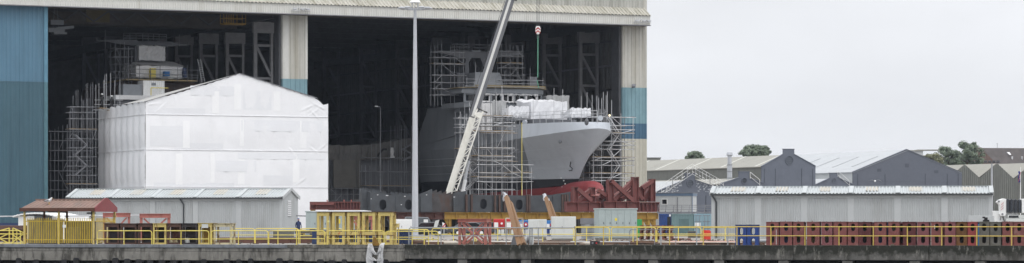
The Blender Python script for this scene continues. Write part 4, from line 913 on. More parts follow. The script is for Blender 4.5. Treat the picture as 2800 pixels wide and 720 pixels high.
for k in range(3): m.bar(c_(1284+3*k, 309-9*k, -.2), c_(1300+3*k, 311-9*k, -.2), .22, 1.4)
m.build('clamp_band', G['black'], cr)
d = (tip-p1).normalized() if False else (Vector(tip)-p1).normalized()
s1 = p1+d*14.2; s2_ = p1+d*27
MB().bar(p1-d*1.0, s1, 1.0, 1.15, (0,1,0)).build('boom_section', G['cranegrey'], cr, bevel=.1)
MB().bar(s1, s2_, .82, 1.0, (0,1,0)).build('boom_section', G['cranegrey'], cr, bevel=.1)
MB().bar(s2_, Vector(tip), .7, .85, (0,1,0)).build('boom_section', G['cranegrey'], cr, bevel=.1)
w = Vector((-d.z, 0, d.x))
st = mat('boom stripe', (.70,.70,.68), .4, var=.05)
MB().bar(p1-d*.8-Vector((.05,.62,0)), s1-Vector((.02,.62,0)), .03, .30, (1,0,0)).bar(s1-Vector((.02,.53,0)), s2_-Vector((.02,.53,0)), .03, .28, (1,0,0)).build('light_stripe', st, cr)
for c0, r_ in ((s1, .75), (s2_, .62)): MB().bar(c0-d*.12, c0+d*.12, r_*2, r_*1.8, (0,1,0)).bar(c0-d*.1+w*.55, c0-d*.1+w*1.3, .12, .25).build('boom_collar', G['black'], cr)
m = MB().tube(c_(1264, 545, .2), c_(1266, 520, .2), .34, 10).tube(c_(1266, 522, .2), c_(1272, 492, .2), .22, 10)
m.build('ram_foot', G['lampwhite'], cr); MB().tube(c_(1266, 520, .2), c_(1281, 440, .2), .2, 10).build('hydraulic_ram', G['mastgrey'], cr)
MB().tube(Vector(tip)+Vector((-.3,-.4,.2)), Vector(tip)+Vector((-.3,.4,.2)), .45, 14).build('sheave', G['steeldark'], cr)
hx, hz = CR.x(1471), CR.z(72, 0)
m = MB()
for dx in (-.18, .0, .18): m.tube((hx+dx, 0, tip[2]), (hx+dx*.8, 0, hz), .022, 4)
m.tube(p1+w*.75, Vector(tip)+w*.5, .025, 4); m.build('hoist_rope', G['steeldark'], cr)
hb = MB(); hb.prism([(hx-.2, -.2, hz), (hx+.2, -.2, hz), (hx+.31, -.2, hz-.25), (hx+.31, -.2, hz-.65), (hx+.12, -.2, hz-.98), (hx-.12, -.2, hz-.98), (hx-.31, -.2, hz-.65), (hx-.31, -.2, hz-.25)], (0, .4, 0)); hbo = hb.build('hook_block', G['white'], cr, bevel=.03)
m = MB()
for z in (hz-.28, hz-.64):
    m.prism([(hx-.28, -.205, z-.24), (hx, -.205, z-.02), (hx+.28, -.205, z-.24), (hx+.28, -.205, z-.07), (hx, -.205, z+.15), (hx-.28, -.205, z-.07)], (0, -.01, 0))
m.build('chevron', G['redbright'], hbo)
MB().path([(hx, 0, hz-.9), (hx, 0, hz-1.15), (hx+.14, 0, hz-1.28), (hx+.07, 0, hz-1.42), (hx-.1, 0, hz-1.4), (hx-.15, 0, hz-1.28)], .06, 6).build('hook', G['steeldark'], hbo)
sl = tag(MB().bar((0,0,0), (-.02,0,-(CR.z(92,0)-CR.z(212,0))), .13, .05).bar((-.1,0,-5.6), (.1,0,-6.6), .1, .04).build('lifting_sling', G['slinggreen']), 'long green lifting sling hanging from the striped hook block', 'sling'); put(sl, CR, hx, 0, CR.z(92, 0))
# carrier
MB().box(-4.2, 7.2, -1.35, 1.35, .9, 1.9).build('carrier', G['cranegrey'], cr, bevel=.08)
MB().box(-1.5, 3.2, -1.2, 1.2, 1.92, 3.6).build('superstructure', G['cranewhite'], cr, bevel=.1)
MB().box(4.9, 7.3, -1.3, 1.3, 1.3, 3.2).build('cab', G['cranewhite'], cr, bevel=.15)
MB().box(5.2, 7.32, -1.32, 1.32, 2.2, 3.0).build('cab_window', G['glassdark'], cr)
for x in (-3.2, -1.6, 1.2, 2.8, 5.6):
    for y in (-1.25, 1.25):
        wv = MB().tube((x, y-.2, .68), (x, y+.2, .68), .68, 16).build('wheel', G['tyre'], cr); MB().tube((x, y-.22, .68), (x, y+.22, .68), .32, 10).build('rim', G['lampwhite'], wv)

# ================================================================ grey double-bottom unit on its supports
UF = fpx(982, 335, 24.9)
un = thing('bottom_unit', 'long dark grey ship bottom unit of raw steel plates with oval manholes on yellow girders', 'ship unit', UF)
def ux(px, y=0): return UF.x(px, y)
def uz(py, px, y=0): return UF.z(py, UF.x(px, y), y)
dpt = UF.y(982, 0)
dside = 3.0
zb_ = lambda px: uz(580, px)
# end plate turned to the camera
ya = UF.y(982, ux(1013)); x13 = ux(1013)
MB().prism([(x13, .03, zb_(1013)), (x13, .03, uz(526, 1013)), (x13, ya, uz(516, 982, ya)), (x13, ya, zb_(1013))], (.05, 0, 0)).build('end_plate', G['plate'], un)
def panel(px0, px1, t0, t1, hole=None, y=0, m=None):
    x0, x1 = ux(px0, y), ux(px1, y); z0 = zb_((px0+px1)/2); zt0, zt1 = uz(t0, px0, y), uz(t1, px1, y)
    if hole:
        zc_ = min(zt0, zt1)-.1; mb = MB().holed(x0, x1, z0, zc_, ux(hole[0], y), uz(hole[1], hole[0], y), .43, .60, y, y+.05)
        mb.prism([(x0, y, zc_), (x1, y, zc_), (x1, y, zt1), (x0, y, zt0)], (0, .05, 0))
    else: mb = MB().prism([(x0, y, z0), (x1, y, z0), (x1, y, zt1), (x0, y, zt0)], (0, .05, 0))
    mb.build('web_plate', m or G['plate'], un)
panel(1013, 1080, 526, 535, (1047, 560)); panel(1081, 1150, 535, 538, (1117, 560), .25); panel(1150, 1182, 530, 517, None, .05)
panel(1182, 1240, 530, 535, None, .8, G['platerust']); panel(1240, 1276, 528, 522, None, .5)
panel(1276, 1345, 532, 534, (1322, 558), .3); panel(1345, 1385, 534, 534, None, .4, G['plate']); panel(1385, 1452, 534, 535, (1420, 560), .3); panel(1452, 1512, 535, 533, None, .35); panel(1512, 1560, 532, 525, None, .2)
m = None
for px, py, w_ in ((1031, 534, .16), (1055, 536, .3), (1105, 538, .18), (1096, 561, .12), (1165, 534, .14), (1240, 540, .2), (1012+2, 545, .1)): MB().box(ux(px, -.02), ux(px, -.02)+w_, -.03, -.005, uz(py, px), uz(py, px)+.07).build('chalk_tag', G['lampwhite'], un)
# transverse floors rising behind, saw-toothed
for i, (px, t) in enumerate(((990, 514), (1004, 516), (1018, 517), (1032, 519), (1047, 522), (1070, 524), (1082, 525), (1094, 527), (1106, 528), (1118, 529))):
    y = 1.0+.3*i; x = ux(px, y); zt = uz(t, px, y); mb = MB()
    mb.prism([(x, y, .9), (x+2.6, y, .9), (x+2.6, y, zt-1.1), (x+.9, y, zt-.55), (x+.1, y, zt), (x-.1, y, zt+.05)], (0, .04, 0)); mb.build('floor_plate', G['plate'], un)
for i, (px, t) in enumerate(((1182, 517), (1195, 519), (1208, 521), (1221, 523), (1234, 525), (1260, 520), (1272, 524), (1300, 527))):
    y = 1.0+.35*(8-i); x = ux(px, y); zt = uz(t, px, y)
    MB().prism([(x-2.6, y, .9), (x, y, .9), (x, y, zt), (x-2.6, y, zt-1.0)], (0, .04, 0)).build('floor_plate', G['plate'] if i < 1 else G['platerust'], un)
stm = mat('brown stiffener', (.085,.055,.048), .75, var=.25)
for px in (1276, 1290, 1354, 1366, 1380, 1442, 1448, 1538, 1545, 1552):
    x = ux(px, .1); MB().box(x-.10, x+.10, .02, .3, zb_(px), uz(532, px)).build('stiffener', stm, un)
MB().box(x13+.1, ux(1560), .4, 6, zb_(1270), zb_(1270)+.05).build('bottom_plate', G['platerust'], un)
MB().box(x13+.1, ux(1560), 5.5, 5.55, zb_(1270)+.05, uz(545, 1200)).build('back_plate', G['platerust'], un)
for pa, pb in ((1020, 1078), (1086, 1146), (1282, 1342), (1390, 1450)): MB().box(ux(pa, .9), ux(pb, .9), .9, .94, zb_(pa)+.06, uz(542, pa)).build('manhole_shade', G['boot'], un)  # black sheets added behind the manholes to paint their openings dark
# painted girders and legs
sup = thing('support_girder', 'rust brown support girder with dark webs under the grey unit near the mast', 'girder', UF, 0, 0, 0, 0)
def girder(t, px0, px1, mt, y=.2, k=6):
    x0, x1 = ux(px0, y), ux(px1, y); pm = (px0+px1)/2; z1, z0 = uz(581.5, pm), uz(600, pm); m = MB()
    m.box(x0, x1, y-.02, y+.5, z1-.08, z1); m.box(x0, x1, y-.02, y+.5, z0, z0+.08); m.box(x0, x1, y+.2, y+.24, z0, z1)
    for i in range(k+1): x = x0+(x1-x0-.06)*i/k; m.box(x, x+.06, y, y+.48, z0+.08, z1-.08)
    m.build('web_beam', mt, t)
girder(sup, 1062, 1215, G['girder'])
def leg(t, px, mt, y=.3, w=.34): 
    x = ux(px, y); MB().box(x-w/2, x+w/2, y, y+.34, 0, uz(600, px)).prism([(x-w/2, y+.1, uz(600,px)-.9), (x-w/2, y+.1, uz(600,px)), (x-w/2-.6, y+.1, uz(600,px))], (0,.1,0)).build('leg', mt, t)
for px in (1075, 1197): leg(sup, px, G['steeldark'])
sup2 = thing('support_girder', 'ochre yellow support girder on square legs under the grey unit behind the tan props', 'girder', UF, 0, 0, 0, 0)
girder(sup2, 1216, 1500, G['ochre'], .2, 9); girder(sup2, 1216, 1500, G['ochre'], 4.2, 9)
for px in (1231, 1290, 1341, 1354, 1395, 1480): leg(sup2, px, G['ochre'])
sup3 = thing('support_girder', 'ochre yellow support girder on splayed legs under the maroon cradle', 'girder', UF, 0, 0, 0, 0)
girder(sup3, 1501, 1800, G['ochre'], .2, 10)
for px in (1560, 1640, 1757, 1774, 1790): leg(sup3, px, G['ochre'])

# ================================================================ maroon cradle
DF = fpx(1546, 330, 24.9)
cr2 = thing('ship_cradle', 'maroon steel cradle with triangular uprights and braces under the red bulb', 'cradle', DF)
def dx(px, y=0): return DF.x(px, y)
def dz(py, px, y=0): return DF.z(py, DF.x(px, y), y)
def bedbeam(px0, px1, py0, py1, y, k):
    x0, x1 = dx(px0, y), dx(px1, y); pm = (px0+px1)/2; z0, z1 = dz(py1, pm, y), dz(py0, pm, y); m = MB()
    m.box(x0, x1, y-.35, y+.35, z1-.09, z1); m.box(x0, x1, y-.35, y+.35, z0, z0+.09); m.box(x0, x1, y-.03, y+.03, z0, z1)
    for i in range(k+1): x = x0+(x1-x0-.07)*i/k; m.box(x, x+.07, y-.3, y+.3, z0+.09, z1-.09)
    m.build('bed_beam', G['maroon'], cr2)
bedbeam(1546, 1640, 552, 579, 0, 3); bedbeam(1600, 1665, 552, 579, .9, 8); bedbeam(1650, 1745, 551, 579, -.2, 3); bedbeam(1720, 1800, 553, 580, .6, 7); bedbeam(1560, 1790, 553, 578, 3.4, 12)
def upright(px, pt, y, w=.55, foot=None, lean=0):
    x = dx(px, y); zt = dz(pt, px, y); zb = dz(552, px, y); m = MB()
    m.box(x-w/2, x-w/2+.07, y-.3, y+.3, zb, zt); m.box(x+w/2-.07, x+w/2, y-.3, y+.3, zb, zt); m.box(x-w/2, x+w/2, y-.04, y+.04, zb, zt-.02); m.box(x-w/2-.02, x+w/2+.02, y-.34, y+.34, zt, zt+.08)
    m.build('upright', G['maroon'], cr2)
def brace(p, q, y, w=.5):
    a = (dx(p[0], y), y, dz(p[1], p[0], y)); b = (dx(q[0], y), y, dz(q[1], q[0], y)); MB().bar(a, b, .5, w).build('brace', G['maroon'], cr2)
for px, pt, y in ((1572, 513, 0), (1619, 514, .1), (1668, 494, 0), (1736, 486, 0), (1753, 514, 1.2), (1783, 492, 1.0), (1771, 510, 2.4), (1690, 512, 3.2), (1640, 536, 2.4), (1722, 500, 3.2)):
    upright(px, pt, y, .75 if px in (1668, 1736) else .6)
for p, q, y in (((1578, 516), (1616, 549), -.15), ((1614, 520), (1580, 549), .2), ((1634, 520), (1664, 540), .3), ((1640, 536), (1665, 542), 1.5),
                ((1672, 496), (1730, 549), -.25), ((1735, 490), (1678, 547), .3), ((1755, 514), (1785, 494), .9), ((1690, 512), (1735, 545), 2.6), ((1722, 502), (1690, 548), 2.8), ((1758, 548), (1785, 505), 1.6), ((1680, 538), (1712, 514), 2.0), ((1700, 546), (1736, 518), 1.6), ((1740, 520), (1756, 546), .8)):
    brace(p, q, y, .42)
padm = mat('worn pad', (.30,.13,.12), .5, var=.15)
MB().bar((dx(1626, -.3), -.3, dz(536, 1626)), (dx(1640, 1.6), 1.6, dz(520, 1640, 1.6)), .9, .1).build('cradle_pad', padm, cr2); MB().bar((dx(1700, 2), 2, dz(528, 1700, 2)), (dx(1718, 3.4), 3.4, dz(508, 1718, 3.4)), .9, .1).build('cradle_pad', padm, cr2)

# long maroon girder behind the yellow stands
GF = fpx(850, 318, 10); t = thing('steel_girder', 'long maroon ribbed girder standing behind the tall yellow stands', 'girder', GF)
x0, x1, z0, z1 = GF.x(848), GF.x(984), GF.z(574, 0), GF.z(552, 0); m = MB()
m.box(x0, x1, -.3, .5, z1-.09, z1); m.box(x0, x1, -.3, .5, z0, z0+.09); m.box(x0, x1, .05, .1, z0, z1)
xm_ = GF.x(918)
for i in range(17): 
    x = x0+(x1-x0-.07)*i/16
    if x > xm_-.2 or i in (0, 2): m.box(x, x+.07, -.27, .4, z0+.09, z1-.09)
m.build('beam', G['maroon'], t); MB().box(x0+.1, xm_-.2, -.31, -.2, z1-.35, z1-.1).build('flange', G['maroon'], t)
for k, px in enumerate((895, 941, 961)): MB().tube((GF.x(px), .1, z1), (GF.x(px), .1, z1+.22), .06, 6).build('lifting_lug', G['pinkred'], t)
for px in (856, 920, 976): MB().box(GF.x(px)-.25, GF.x(px)+.25, -.2, .4, 0, z0).build('leg', G['ochre'], t)

# ================================================================ high mast
MF = fpx(1135, 306, 0); mast = thing('light_mast', 'very tall pale grey lighting mast with a crown of floodlights', 'light mast', MF)
zt = MF.z(26, 0); zj = MF.z(228, 0)
MB().tube((0,0,.02), (0,0,.9), .35, 12, .345).tube((0,0,0), (0,0,.06), .55, 12).build('base_flange', G['mastgrey'], mast, smooth=False)
MB().tube((0,0,.06), (0,0,zj), .345, 12, .235, True).build('lower_shaft', G['mastgrey'], mast)
MB().tube((0,0,zj-.6), (0,0,zt), .25, 12, .15).build('upper_shaft', G['mastgrey'], mast)
c1, c2 = MF.z(8, 0), MF.z(1, 0)
MB().tube((0,0,c1), (0,0,c1+.05), .58, 20, .58).tube((0,0,c1+.05), (0,0,c2), .58, 20, .44).build('rain_hood', G['white'], mast)
m = MB()
for k in range(8): a = k*math.pi/4; m.tube((.3*math.cos(a), .3*math.sin(a), zt-.1), (.36*math.cos(a), .36*math.sin(a), c1), .035, 5)
for k in range(24):
    a, b = k*math.pi/12, (k+1)*math.pi/12; m.bar((.62*math.cos(a), .62*math.sin(a), zt), (.62*math.cos(b), .62*math.sin(b), zt), .1, .12)
for k in range(4): a = k*math.pi/2; m.bar((0,0,zt), (.62*math.cos(a), .62*math.sin(a), zt), .08)
m.build('head_ring', G['mastgrey'], mast)
for k, a in enumerate((5, 30, 60, 120, 150, 178, 205, 240, 300, 335)):
    a = R(a); rr_ = 1.45; c, s_ = math.cos(a), math.sin(a)
    f = MB().ell((rr_*c, rr_*s_, zt+.12), (.36, .3, .13), 10, 5).build('floodlight', G['mastgrey'], mast, smooth=True); MB().tube((.6*c, .6*s_, zt), (1.15*c, 1.15*s_, zt+.1), .035, 5).build('arm', G['mastgrey'], f)

# ================================================================ sheds on the quay
def long_shed(fr, label, px0, px1, py_eave, py_ridge, depth, bays, mirror=False, sk=(), pipes=(), gable=False):
    t = thing('store_shed', label, 'shed', fr)
    x0, x1 = fr.x(px0), fr.x(px1); ze = fr.z(py_eave, (x0+x1)/2); ym_ = depth/2
    zr = EYE+(HY-py_ridge)*fr.world((x0+x1)/2, ym_)[1]/FPX
    m = MB().corr((x0,0,.0),(x1,0,.0),(x1,0,ze),(x0,0,ze), .2, .035, (0,-1,0), .25); m.box(x0, x1, .01, .2, 0, ze)
    m.build('front_wall', G['shedwall'], t)
    for xx, q in ((x0, -1), (x1, 1)):
        a = MB(); k = 30
        rows = []
        for i in range(k*2+1):
            y = depth*i/(2*k); zt = ze+(zr-ze)*(1-abs(y-ym_)/ym_); rows.append([(xx+q*(.03 if i % 2 else 0), y, 0), (xx+q*(.03 if i % 2 else 0), y, zt)])
        a.grid(rows); a.build('gable_wall', G['shedwall'], t)
    for i in range(bays+1):
        x = x0+(x1-x0)*i/bays; MB().box(max(x0, x-.28), min(x1, x+.28), -.06, -.037, 0, ze-.05).build('cover_strip', G['shedtrim'], t)
    MB().box(x0-.05, x1+.05, -.10, -.04, ze-.32, ze-.05).build('eaves_trim', G['shedtrim'], t)
    ov = .25; sl_ = (zr-ze)/ym_
    rf = MB().corr((x0-.12,-ov,ze-ov*sl_+.08),(x1+.12,-ov,ze-ov*sl_+.08),(x1+.12,ym_,zr+.08),(x0-.12,ym_,zr+.08), .3, .07, (0,-.3,.95), .3)
    rf.grid([[(x0-.12, ym_, zr+.08), (x0-.12, depth+ov, ze-ov*sl_+.08)], [(x1+.12, ym_, zr+.08), (x1+.12, depth+ov, ze-ov*sl_+.08)]])
    r_ = rf.build('roof', G['shedroof'], t)
    def onroof(xa, xb, u0, u1, name, mt, lift=.075):
        ya, yb = -ov+(ym_+ov)*u0, -ov+(ym_+ov)*u1; za, zb = ze+.08+ya*sl_+lift, ze+.08+yb*sl_+lift
        MB().prism([(xa, ya, za), (xb, ya, za), (xb, yb, zb), (xa, yb, zb)], (0, 0, .03)).build(name, mt, r_)
    for a, b in sk: 
        xa, xb = fr.x(a), fr.x(b); mb = MB(); ya, yb = -ov+(ym_+ov)*.3, -ov+(ym_+ov)*.9; za, zb = ze+.08+ya*sl_, ze+.08+yb*sl_
        mb.corr((xa,ya,za+.03),(xb,ya,za+.03),(xb,yb,zb+.03),(xa,yb,zb+.03), .3, .07, (0,-.3,.95), .3); mb.build('rooflight', G['skylight'], r_)
    for i in range(bays+1):
        x = x0+(x1-x0)*i/bays; w_ = .4 if 0 < i < bays else .4
        onroof(x-w_/2 if i else x-.14, x+w_/2 if i < bays else x+.14, 0, .99, 'flashing', G['shedroof'])
    MB().box(x0-.14, x1+.14, ym_-.2, ym_+.2, zr+.09, zr+.16).build('ridge_cap', G['shedroof'], t)
    MB().box(x0-.1, x1+.1, -ov-.12, -ov+.02, ze-ov*sl_-.06, ze-ov*sl_+.07).build('gutter', G['gutter'], t)
    for xx, q in ((x0-.12, -1), (x1+.12, 1)):
        m = MB().bar((xx, -ov, ze-ov*sl_+.05), (xx, ym_, zr+.05), .08, .3).bar((xx, depth+ov, ze-ov*sl_+.05), (xx, ym_, zr+.05), .08, .3); m.build('barge_board', G['shedtrim'], t)
    for px in pipes:
        x = fr.x(px); MB().path([(x-.3, -ov, ze-.1), (x-.3, -ov, ze-.2), (x-.1, -.15, ze-.5), (x, -.13, ze-.7), (x, -.13, .1)], .075, 6).build('downpipe', G['gutter'], t)
    return t, x0, x1, ze, zr
LSF = fpx(178, 296, QUAY_DEG)
shl, x0, x1, ze, zr = long_shed(LSF, 'long pale grey store shed with a louvred gable in front of the white tent', 186, 772, 541, 520, 4.9, 5, sk=((236, 268), (347, 380), (456, 490), (574, 606), (690, 724)), pipes=(503,))
for k in range(8): MB().box(x1+.02, x1+.09, 1.5, 2.5, ze-.3-.2*k-.12, ze-.3-.2*k).build('louvre_blade', G['lampwhite'], shl)
MB().tube((x1+.1, 4, 2.1), (x1+3.2, 4.2, 2.0), .06, 6).build('cable_tray', G['steelgrey'], shl)
RSF = fpx(1946, 254, -8)
shr, *_ = long_shed(RSF, 'long pale grey store shed behind the row of maroon box stands', 1946, 2712, 531, 514, 6.0, 6, sk=((1996, 2036), (2117, 2152), (2238, 2272), (2364, 2400), (2485, 2522), (2630, 2668)), pipes=(1959,))

# ================================================================ shelter and palisade
SH = QUAY.sub(QUAY.x(60, 1.2), 1.2)
sh = thing('shelter', 'open shelter with a brown red pitched roof and maroon gable on yellow posts', 'shelter', SH)
x0, x1 = SH.x(58), SH.x(262); dsh = 3.3; ze = SH.z(570, 2); zr = SH.z(547.5, 2, dsh/2)
m = MB().corr((x0,-.1,ze),(x1,-.1,ze),(x1-.0,dsh/2,zr),(x0+.35,dsh/2,zr), .3, .04, (0,-.4,.9), .3)
m.grid([[(x0+.35, dsh/2, zr), (x0, dsh+.1, ze)], [(x1, dsh/2, zr), (x1, dsh+.1, ze)]]); m.poly([(x0, -.1, ze), (x0, dsh+.1, ze), (x0+.35, dsh/2, zr)]); m.build('roof', G['shelterroof'], sh)
MB().bar((x0+.3, dsh/2, zr+.04), (x1, dsh/2, zr+.04), .22, .07).build('ridge_cap', G['shelterroof'], sh)
MB().box(x0-.05, x1, -.18, -.1, ze-.2, ze+.02).box(x0-.05, x0, -.18, dsh+.1, ze-.2, ze+.02).build('fascia', G['rustpost'], sh)
MB().prism([(x1, -.2, ze-.22), (x1, dsh+.2, ze-.22), (x1, dsh+.2, ze+.06), (x1, dsh/2+.25, zr+.12), (x1, dsh/2-.25, zr+.12), (x1, -.2, ze+.06)], (.06, 0, 0)).build('gable_board', G['sheltergable'], sh)
for px, y, mt in ((67, .05, G['yellow']), (161, .05, G['yellow']), (256, .05, G['yellow']), (67, dsh-.1, G['rustpost']), (130, dsh-.1, G['rustpost']), (200, dsh-.1, G['rustpost']), (262, dsh-.1, G['yellow'])):
    x = SH.x(px, y if y < 1 else 0.05); MB().box(x-.055, x+.055, y-.055, y+.055, 0, ze-.18).box(x-.12, x+.12, y-.12, y+.12, ze-.52, ze-.48).build('post', mt, sh)
MB().box(SH.x(232), SH.x(250), .3, .7, ze-.36, ze-.26).build('strip_light', G['steeldark'], sh)
pf = thing('palisade_fence', 'ochre palisade fence of pointed pales closing the front of the shelter', 'fence', SH)
zp_ = SH.z(596, 2); n = 0
def pale(x, y, dxx, dyy):
    h = zp_+random.uniform(-.03, .02); w_ = .025
    MB().prism([(x-dxx*w_, y-dyy*w_, .06), (x+dxx*w_, y+dyy*w_, .06), (x+dxx*w_, y+dyy*w_, h-.1), (x+dxx*.012, y+dyy*.012, h), (x-dxx*.012, y-dyy*.012, h), (x-dxx*w_, y-dyy*w_, h-.1)], (.012 if dyy else 0, .012 if dxx else 0, 0)).build('pale', G['palisade'], pf)
xx = SH.x(70, 0)
while xx < SH.x(252): pale(xx, -.02, 1, 0); xx += .122
yy = .15
while yy < 3.2: pale(x1-.05, yy, 0, 1); yy += .125
for z in (.28, zp_-.22): MB().box(SH.x(66), SH.x(256), .0, .05, z-.025, z+.025).box(x1-.04, x1+.01, 0, 3.2, z-.025, z+.025).build('cross_rail', G['palisade'], pf)
MB().box(SH.x(172), SH.x(181), -.05, -.035, SH.z(623, 2), SH.z(615, 2)).build('notice', G['white'], pf)
t = thing('cabinet', 'beige grey cabinet standing inside the palisade shelter', 'cabinet', SH, SH.x(112, 1.6), 1.6)
MB().box(-.9, 1.2, 0, .8, 0, 1.5).build('cabinet_body', mat('beige grey cabinet', (.15,.15,.135), .7, var=.1), t, bevel=.02); MB().box(-.95, 1.25, -.04, .85, 1.5, 1.56).build('cabinet_lid', G['steelgrey'], t)
t = thing('cabinet', 'grey box with a pale front panel inside the palisade shelter near its middle post', 'cabinet', SH, SH.x(215, 1.9), 1.9)
MB().box(-1.0, .9, 0, .7, 0, 1.45).build('cabinet_body', mat('grey box', (.10,.10,.098), .7, var=.15), t, bevel=.02); MB().box(-.9, .1, -.03, 0, .15, 1.1).build('front_panel', mat('pale panel', (.17,.17,.16), .7, var=.1), t)
# gulls
def gull_stand(fr, x, y, z):
    t = thing('gull', 'white gull with grey wings standing on the brown shelter roof', 'gull', fr, x, y, z)
    MB().path([(-.30,0,.20), (-.2,0,.22), (-.08,0,.23), (.06,0,.27), (.13,0,.33), (.16,0,.40), (.20,0,.41), (.23,0,.40)], [.02,.06,.095,.1,.075,.055,.05,.02], 10).build('body', G['feather'], t, smooth=True)
    MB().path([(-.34,-.03,.21), (-.2,-.075,.25), (-.02,-.085,.28), (.06,-.06,.28)], [.012,.05,.06,.02], 8).path([(-.34,.03,.21), (-.2,.075,.25), (-.02,.085,.28), (.06,.06,.28)], [.012,.05,.06,.02], 8).build('wing', G['feathergrey'], t, smooth=True)
    MB().tube((.22,0,.40), (.30,0,.385), .014, 6, .004).build('beak', G['beak'], t); MB().tube((0,-.03,0), (0,-.03,.18), .011, 5).build('leg', G['beak'], t); MB().tube((.02,.03,0), (.02,.03,.18), .011, 5).build('leg', G['beak'], t)
gx = SH.x(133, .55); gull_stand(SH, gx, .6, ze+(zr-ze)*(.7/(dsh/2+.1))+.03)
gf = fpx(2392, 300, 0); t = thing('gull', 'white gull gliding with spread wings in front of the dark shed gable', 'gull', gf, 0, 0, EYE+(HY-495.5)*300/FPX)
MB().path([(-.05,.25,.02), (0,.1,0), (.02,0,0), (.04,-.15,-.02), (.04,-.25,-.04)], [.03,.08,.1,.07,.03], 10).build('body', G['feather'], t, smooth=True)
for s_ in (-1, 1):
    P = [[(s_*.06, .12, .04), (s_*.06, -.12, .05)], [(s_*.25, .1, .12), (s_*.25, -.11, .13)], [(s_*.42, .1, .12), (s_*.42, -.06, .13)], [(s_*.58, .12, .05), (s_*.58, .0, .055)], [(s_*.70, .16, -.02), (s_*.70, .12, -.02)]]
    mb = MB().grid(P); mb.grid([[(a, b, c-.02) for a, b, c in r] for r in P]); mb.build('wing', G['feather'], t)

# ================================================================ guard rails on the edge
def rail_panel(fr, label, pxs, pys, y=.35, mt=None, arch=True, group='yellow guard rails along the quay', r=.03, xs_=None):
    mt = mt or G['rail']; a = fr.at(pxs[0], pys[0], y); t = thing('guard_rail', label, 'guard rail', fr, a[0], y, 0, 0, group)
    X = [fr.x(p_, y)-a[0] for p_ in pxs]; h = fr.z(pys[0], a[0]+X[-1]/2, y); h2 = fr.z(pys[1], a[0]+X[-1]/2, y); c = .14
    if arch: MB().path([(X[0],0,0), (X[0],0,h-c), (X[0]+.04,0,h-.04), (X[0]+c,0,h), (X[-1]-c,0,h), (X[-1]-.04,0,h-.04), (X[-1],0,h-c), (X[-1],0,0)], r, 6).build('top_rail', mt, t)
    else:
        MB().tube((X[0],0,h), (X[-1],0,h), r, 6).build('top_rail', mt, t)
    MB().tube((X[0],0,h2), (X[-1],0,h2), r*.95, 6).build('mid_rail', mt, t)
    for x in (X[1:-1] if arch else X): MB().tube((x,0,0), (x,0,h), r, 6).build('post', mt, t); MB().box(x-.07, x+.07, -.06, .06, 0, .015).build('foot_plate', mt, t)
    return t
rail_panel(QUAY, 'short yellow guard rail with a curved end at the yellow trestle beside the palisade', (-60, 46, 56), (631, 653), .3)
rail_panel(QUAY, 'yellow guard rail in front of the brown stands nearest the palisade', (266, 339, 415), (631.5, 654))
rail_panel(QUAY, 'yellow guard rail in front of the lone yellow stand among brown ones', (419, 495, 571), (631.5, 654))
rail_panel(QUAY, 'yellow guard rail in front of the worn cream stand end of the row', (578, 652, 733), (631.5, 654))
rail_panel(QUAY, 'yellow guard rail between the cream stand and the tall yellow stands', (735, 811, 888), (631.5, 653))
rail_panel(QUAY, 'yellow guard rail in front of the tall yellow stands beside the hanging rag', (896, 972, 1050), (631.5, 653))
rail_panel(QUAY, 'yellow guard rail near the mast crossing the grey rail at the quay joint', (1055, 1127, 1198), (633, 655), .55)
rail_panel(QUAY, 'low yellow rail standing behind the others near the pale shed gable', (634, 696), (625.5, 643), 5, arch=True, group='rear yellow guard rails')
rail_panel(QUAY, 'yellow rail behind the gap between cream stand and tall yellow stands', (698, 760, 816), (625.5, 643), 6, group='rear yellow guard rails')
rail_panel(QUAY, 'yellow rail half hidden behind the tall yellow stands', (820, 935), (625.5, 645), 6, group='rear yellow guard rails')
rail_panel(QUAY, 'yellow rail stub with plain ends behind the mast foot', (1080, 1160, 1172), (628, 649), 3, group='rear yellow guard rails')
rail_panel(QUAY, 'yellow rail behind the faded red trestle', (1181, 1240, 1298), (625, 641), 13, group='rear yellow guard rails')
rail_panel(QUAY, 'yellow rail behind the tan props and the red machine', (1302, 1361, 1424), (624, 641), 13, group='rear yellow guard rails')
rail_panel(QUAY, 'yellow rail in front of the off white cabinets', (1428, 1484, 1568), (624, 641), 13, group='rear yellow guard rails')
rail_panel(QUAY, 'yellow rail behind the coil beside the grey green kiosk', (1572, 1604, 1666), (622.5, 640), 12, group='rear yellow guard rails')
rail_panel(QUAY, 'yellow rail in front of the kiosk and the first pallet stack', (1672, 1731, 1793), (622.5, 640.5), 12, group='rear yellow guard rails')
rail_panel(QUAY, 'yellow rail in front of the second pallet stack and the containers', (1796, 1855, 1917), (622.5, 640.5), 12, group='rear yellow guard rails')
rail_panel(QUAY, 'yellow rail in front of the pale shed downpipe next to the blue stands', (1922, 1983, 2040), (622.5, 640.5), 12, group='rear yellow guard rails')
rail_panel(QUAY, 'grey galvanised guard rail on the quay edge before the faded red trestle', (1118, 1206, 1295, 1384, 1472, 1575), (623, 645.5), .3, G['railgrey'], True, 'grey guard rails', .03)
rail_panel(QUAY, 'small grey hoop rail in front of the white ground sheet', (1721, 1790, 1848), (628.5, 645), 2.2, G['steelgrey'], True, 'grey guard rails', .022)
rail_panel(QUAY, 'plain grey posts and rail stub beside the kiosk and coil', (1449, 1455), (624, 646), 1.2, G['railgrey'], False, 'grey guard rails', .045)
pxs = [1573, 1650, 1742, 1831, 1923, 2015, 2108, 2201, 2294, 2388, 2481, 2575, 2671, 2766, 2862, 2955]
rail_panel(QUAY, 'long straight yellow guard rail in front of the maroon box stands', pxs, (620.5, 645.5), .3, G['railochre'], arch=False, r=.033)
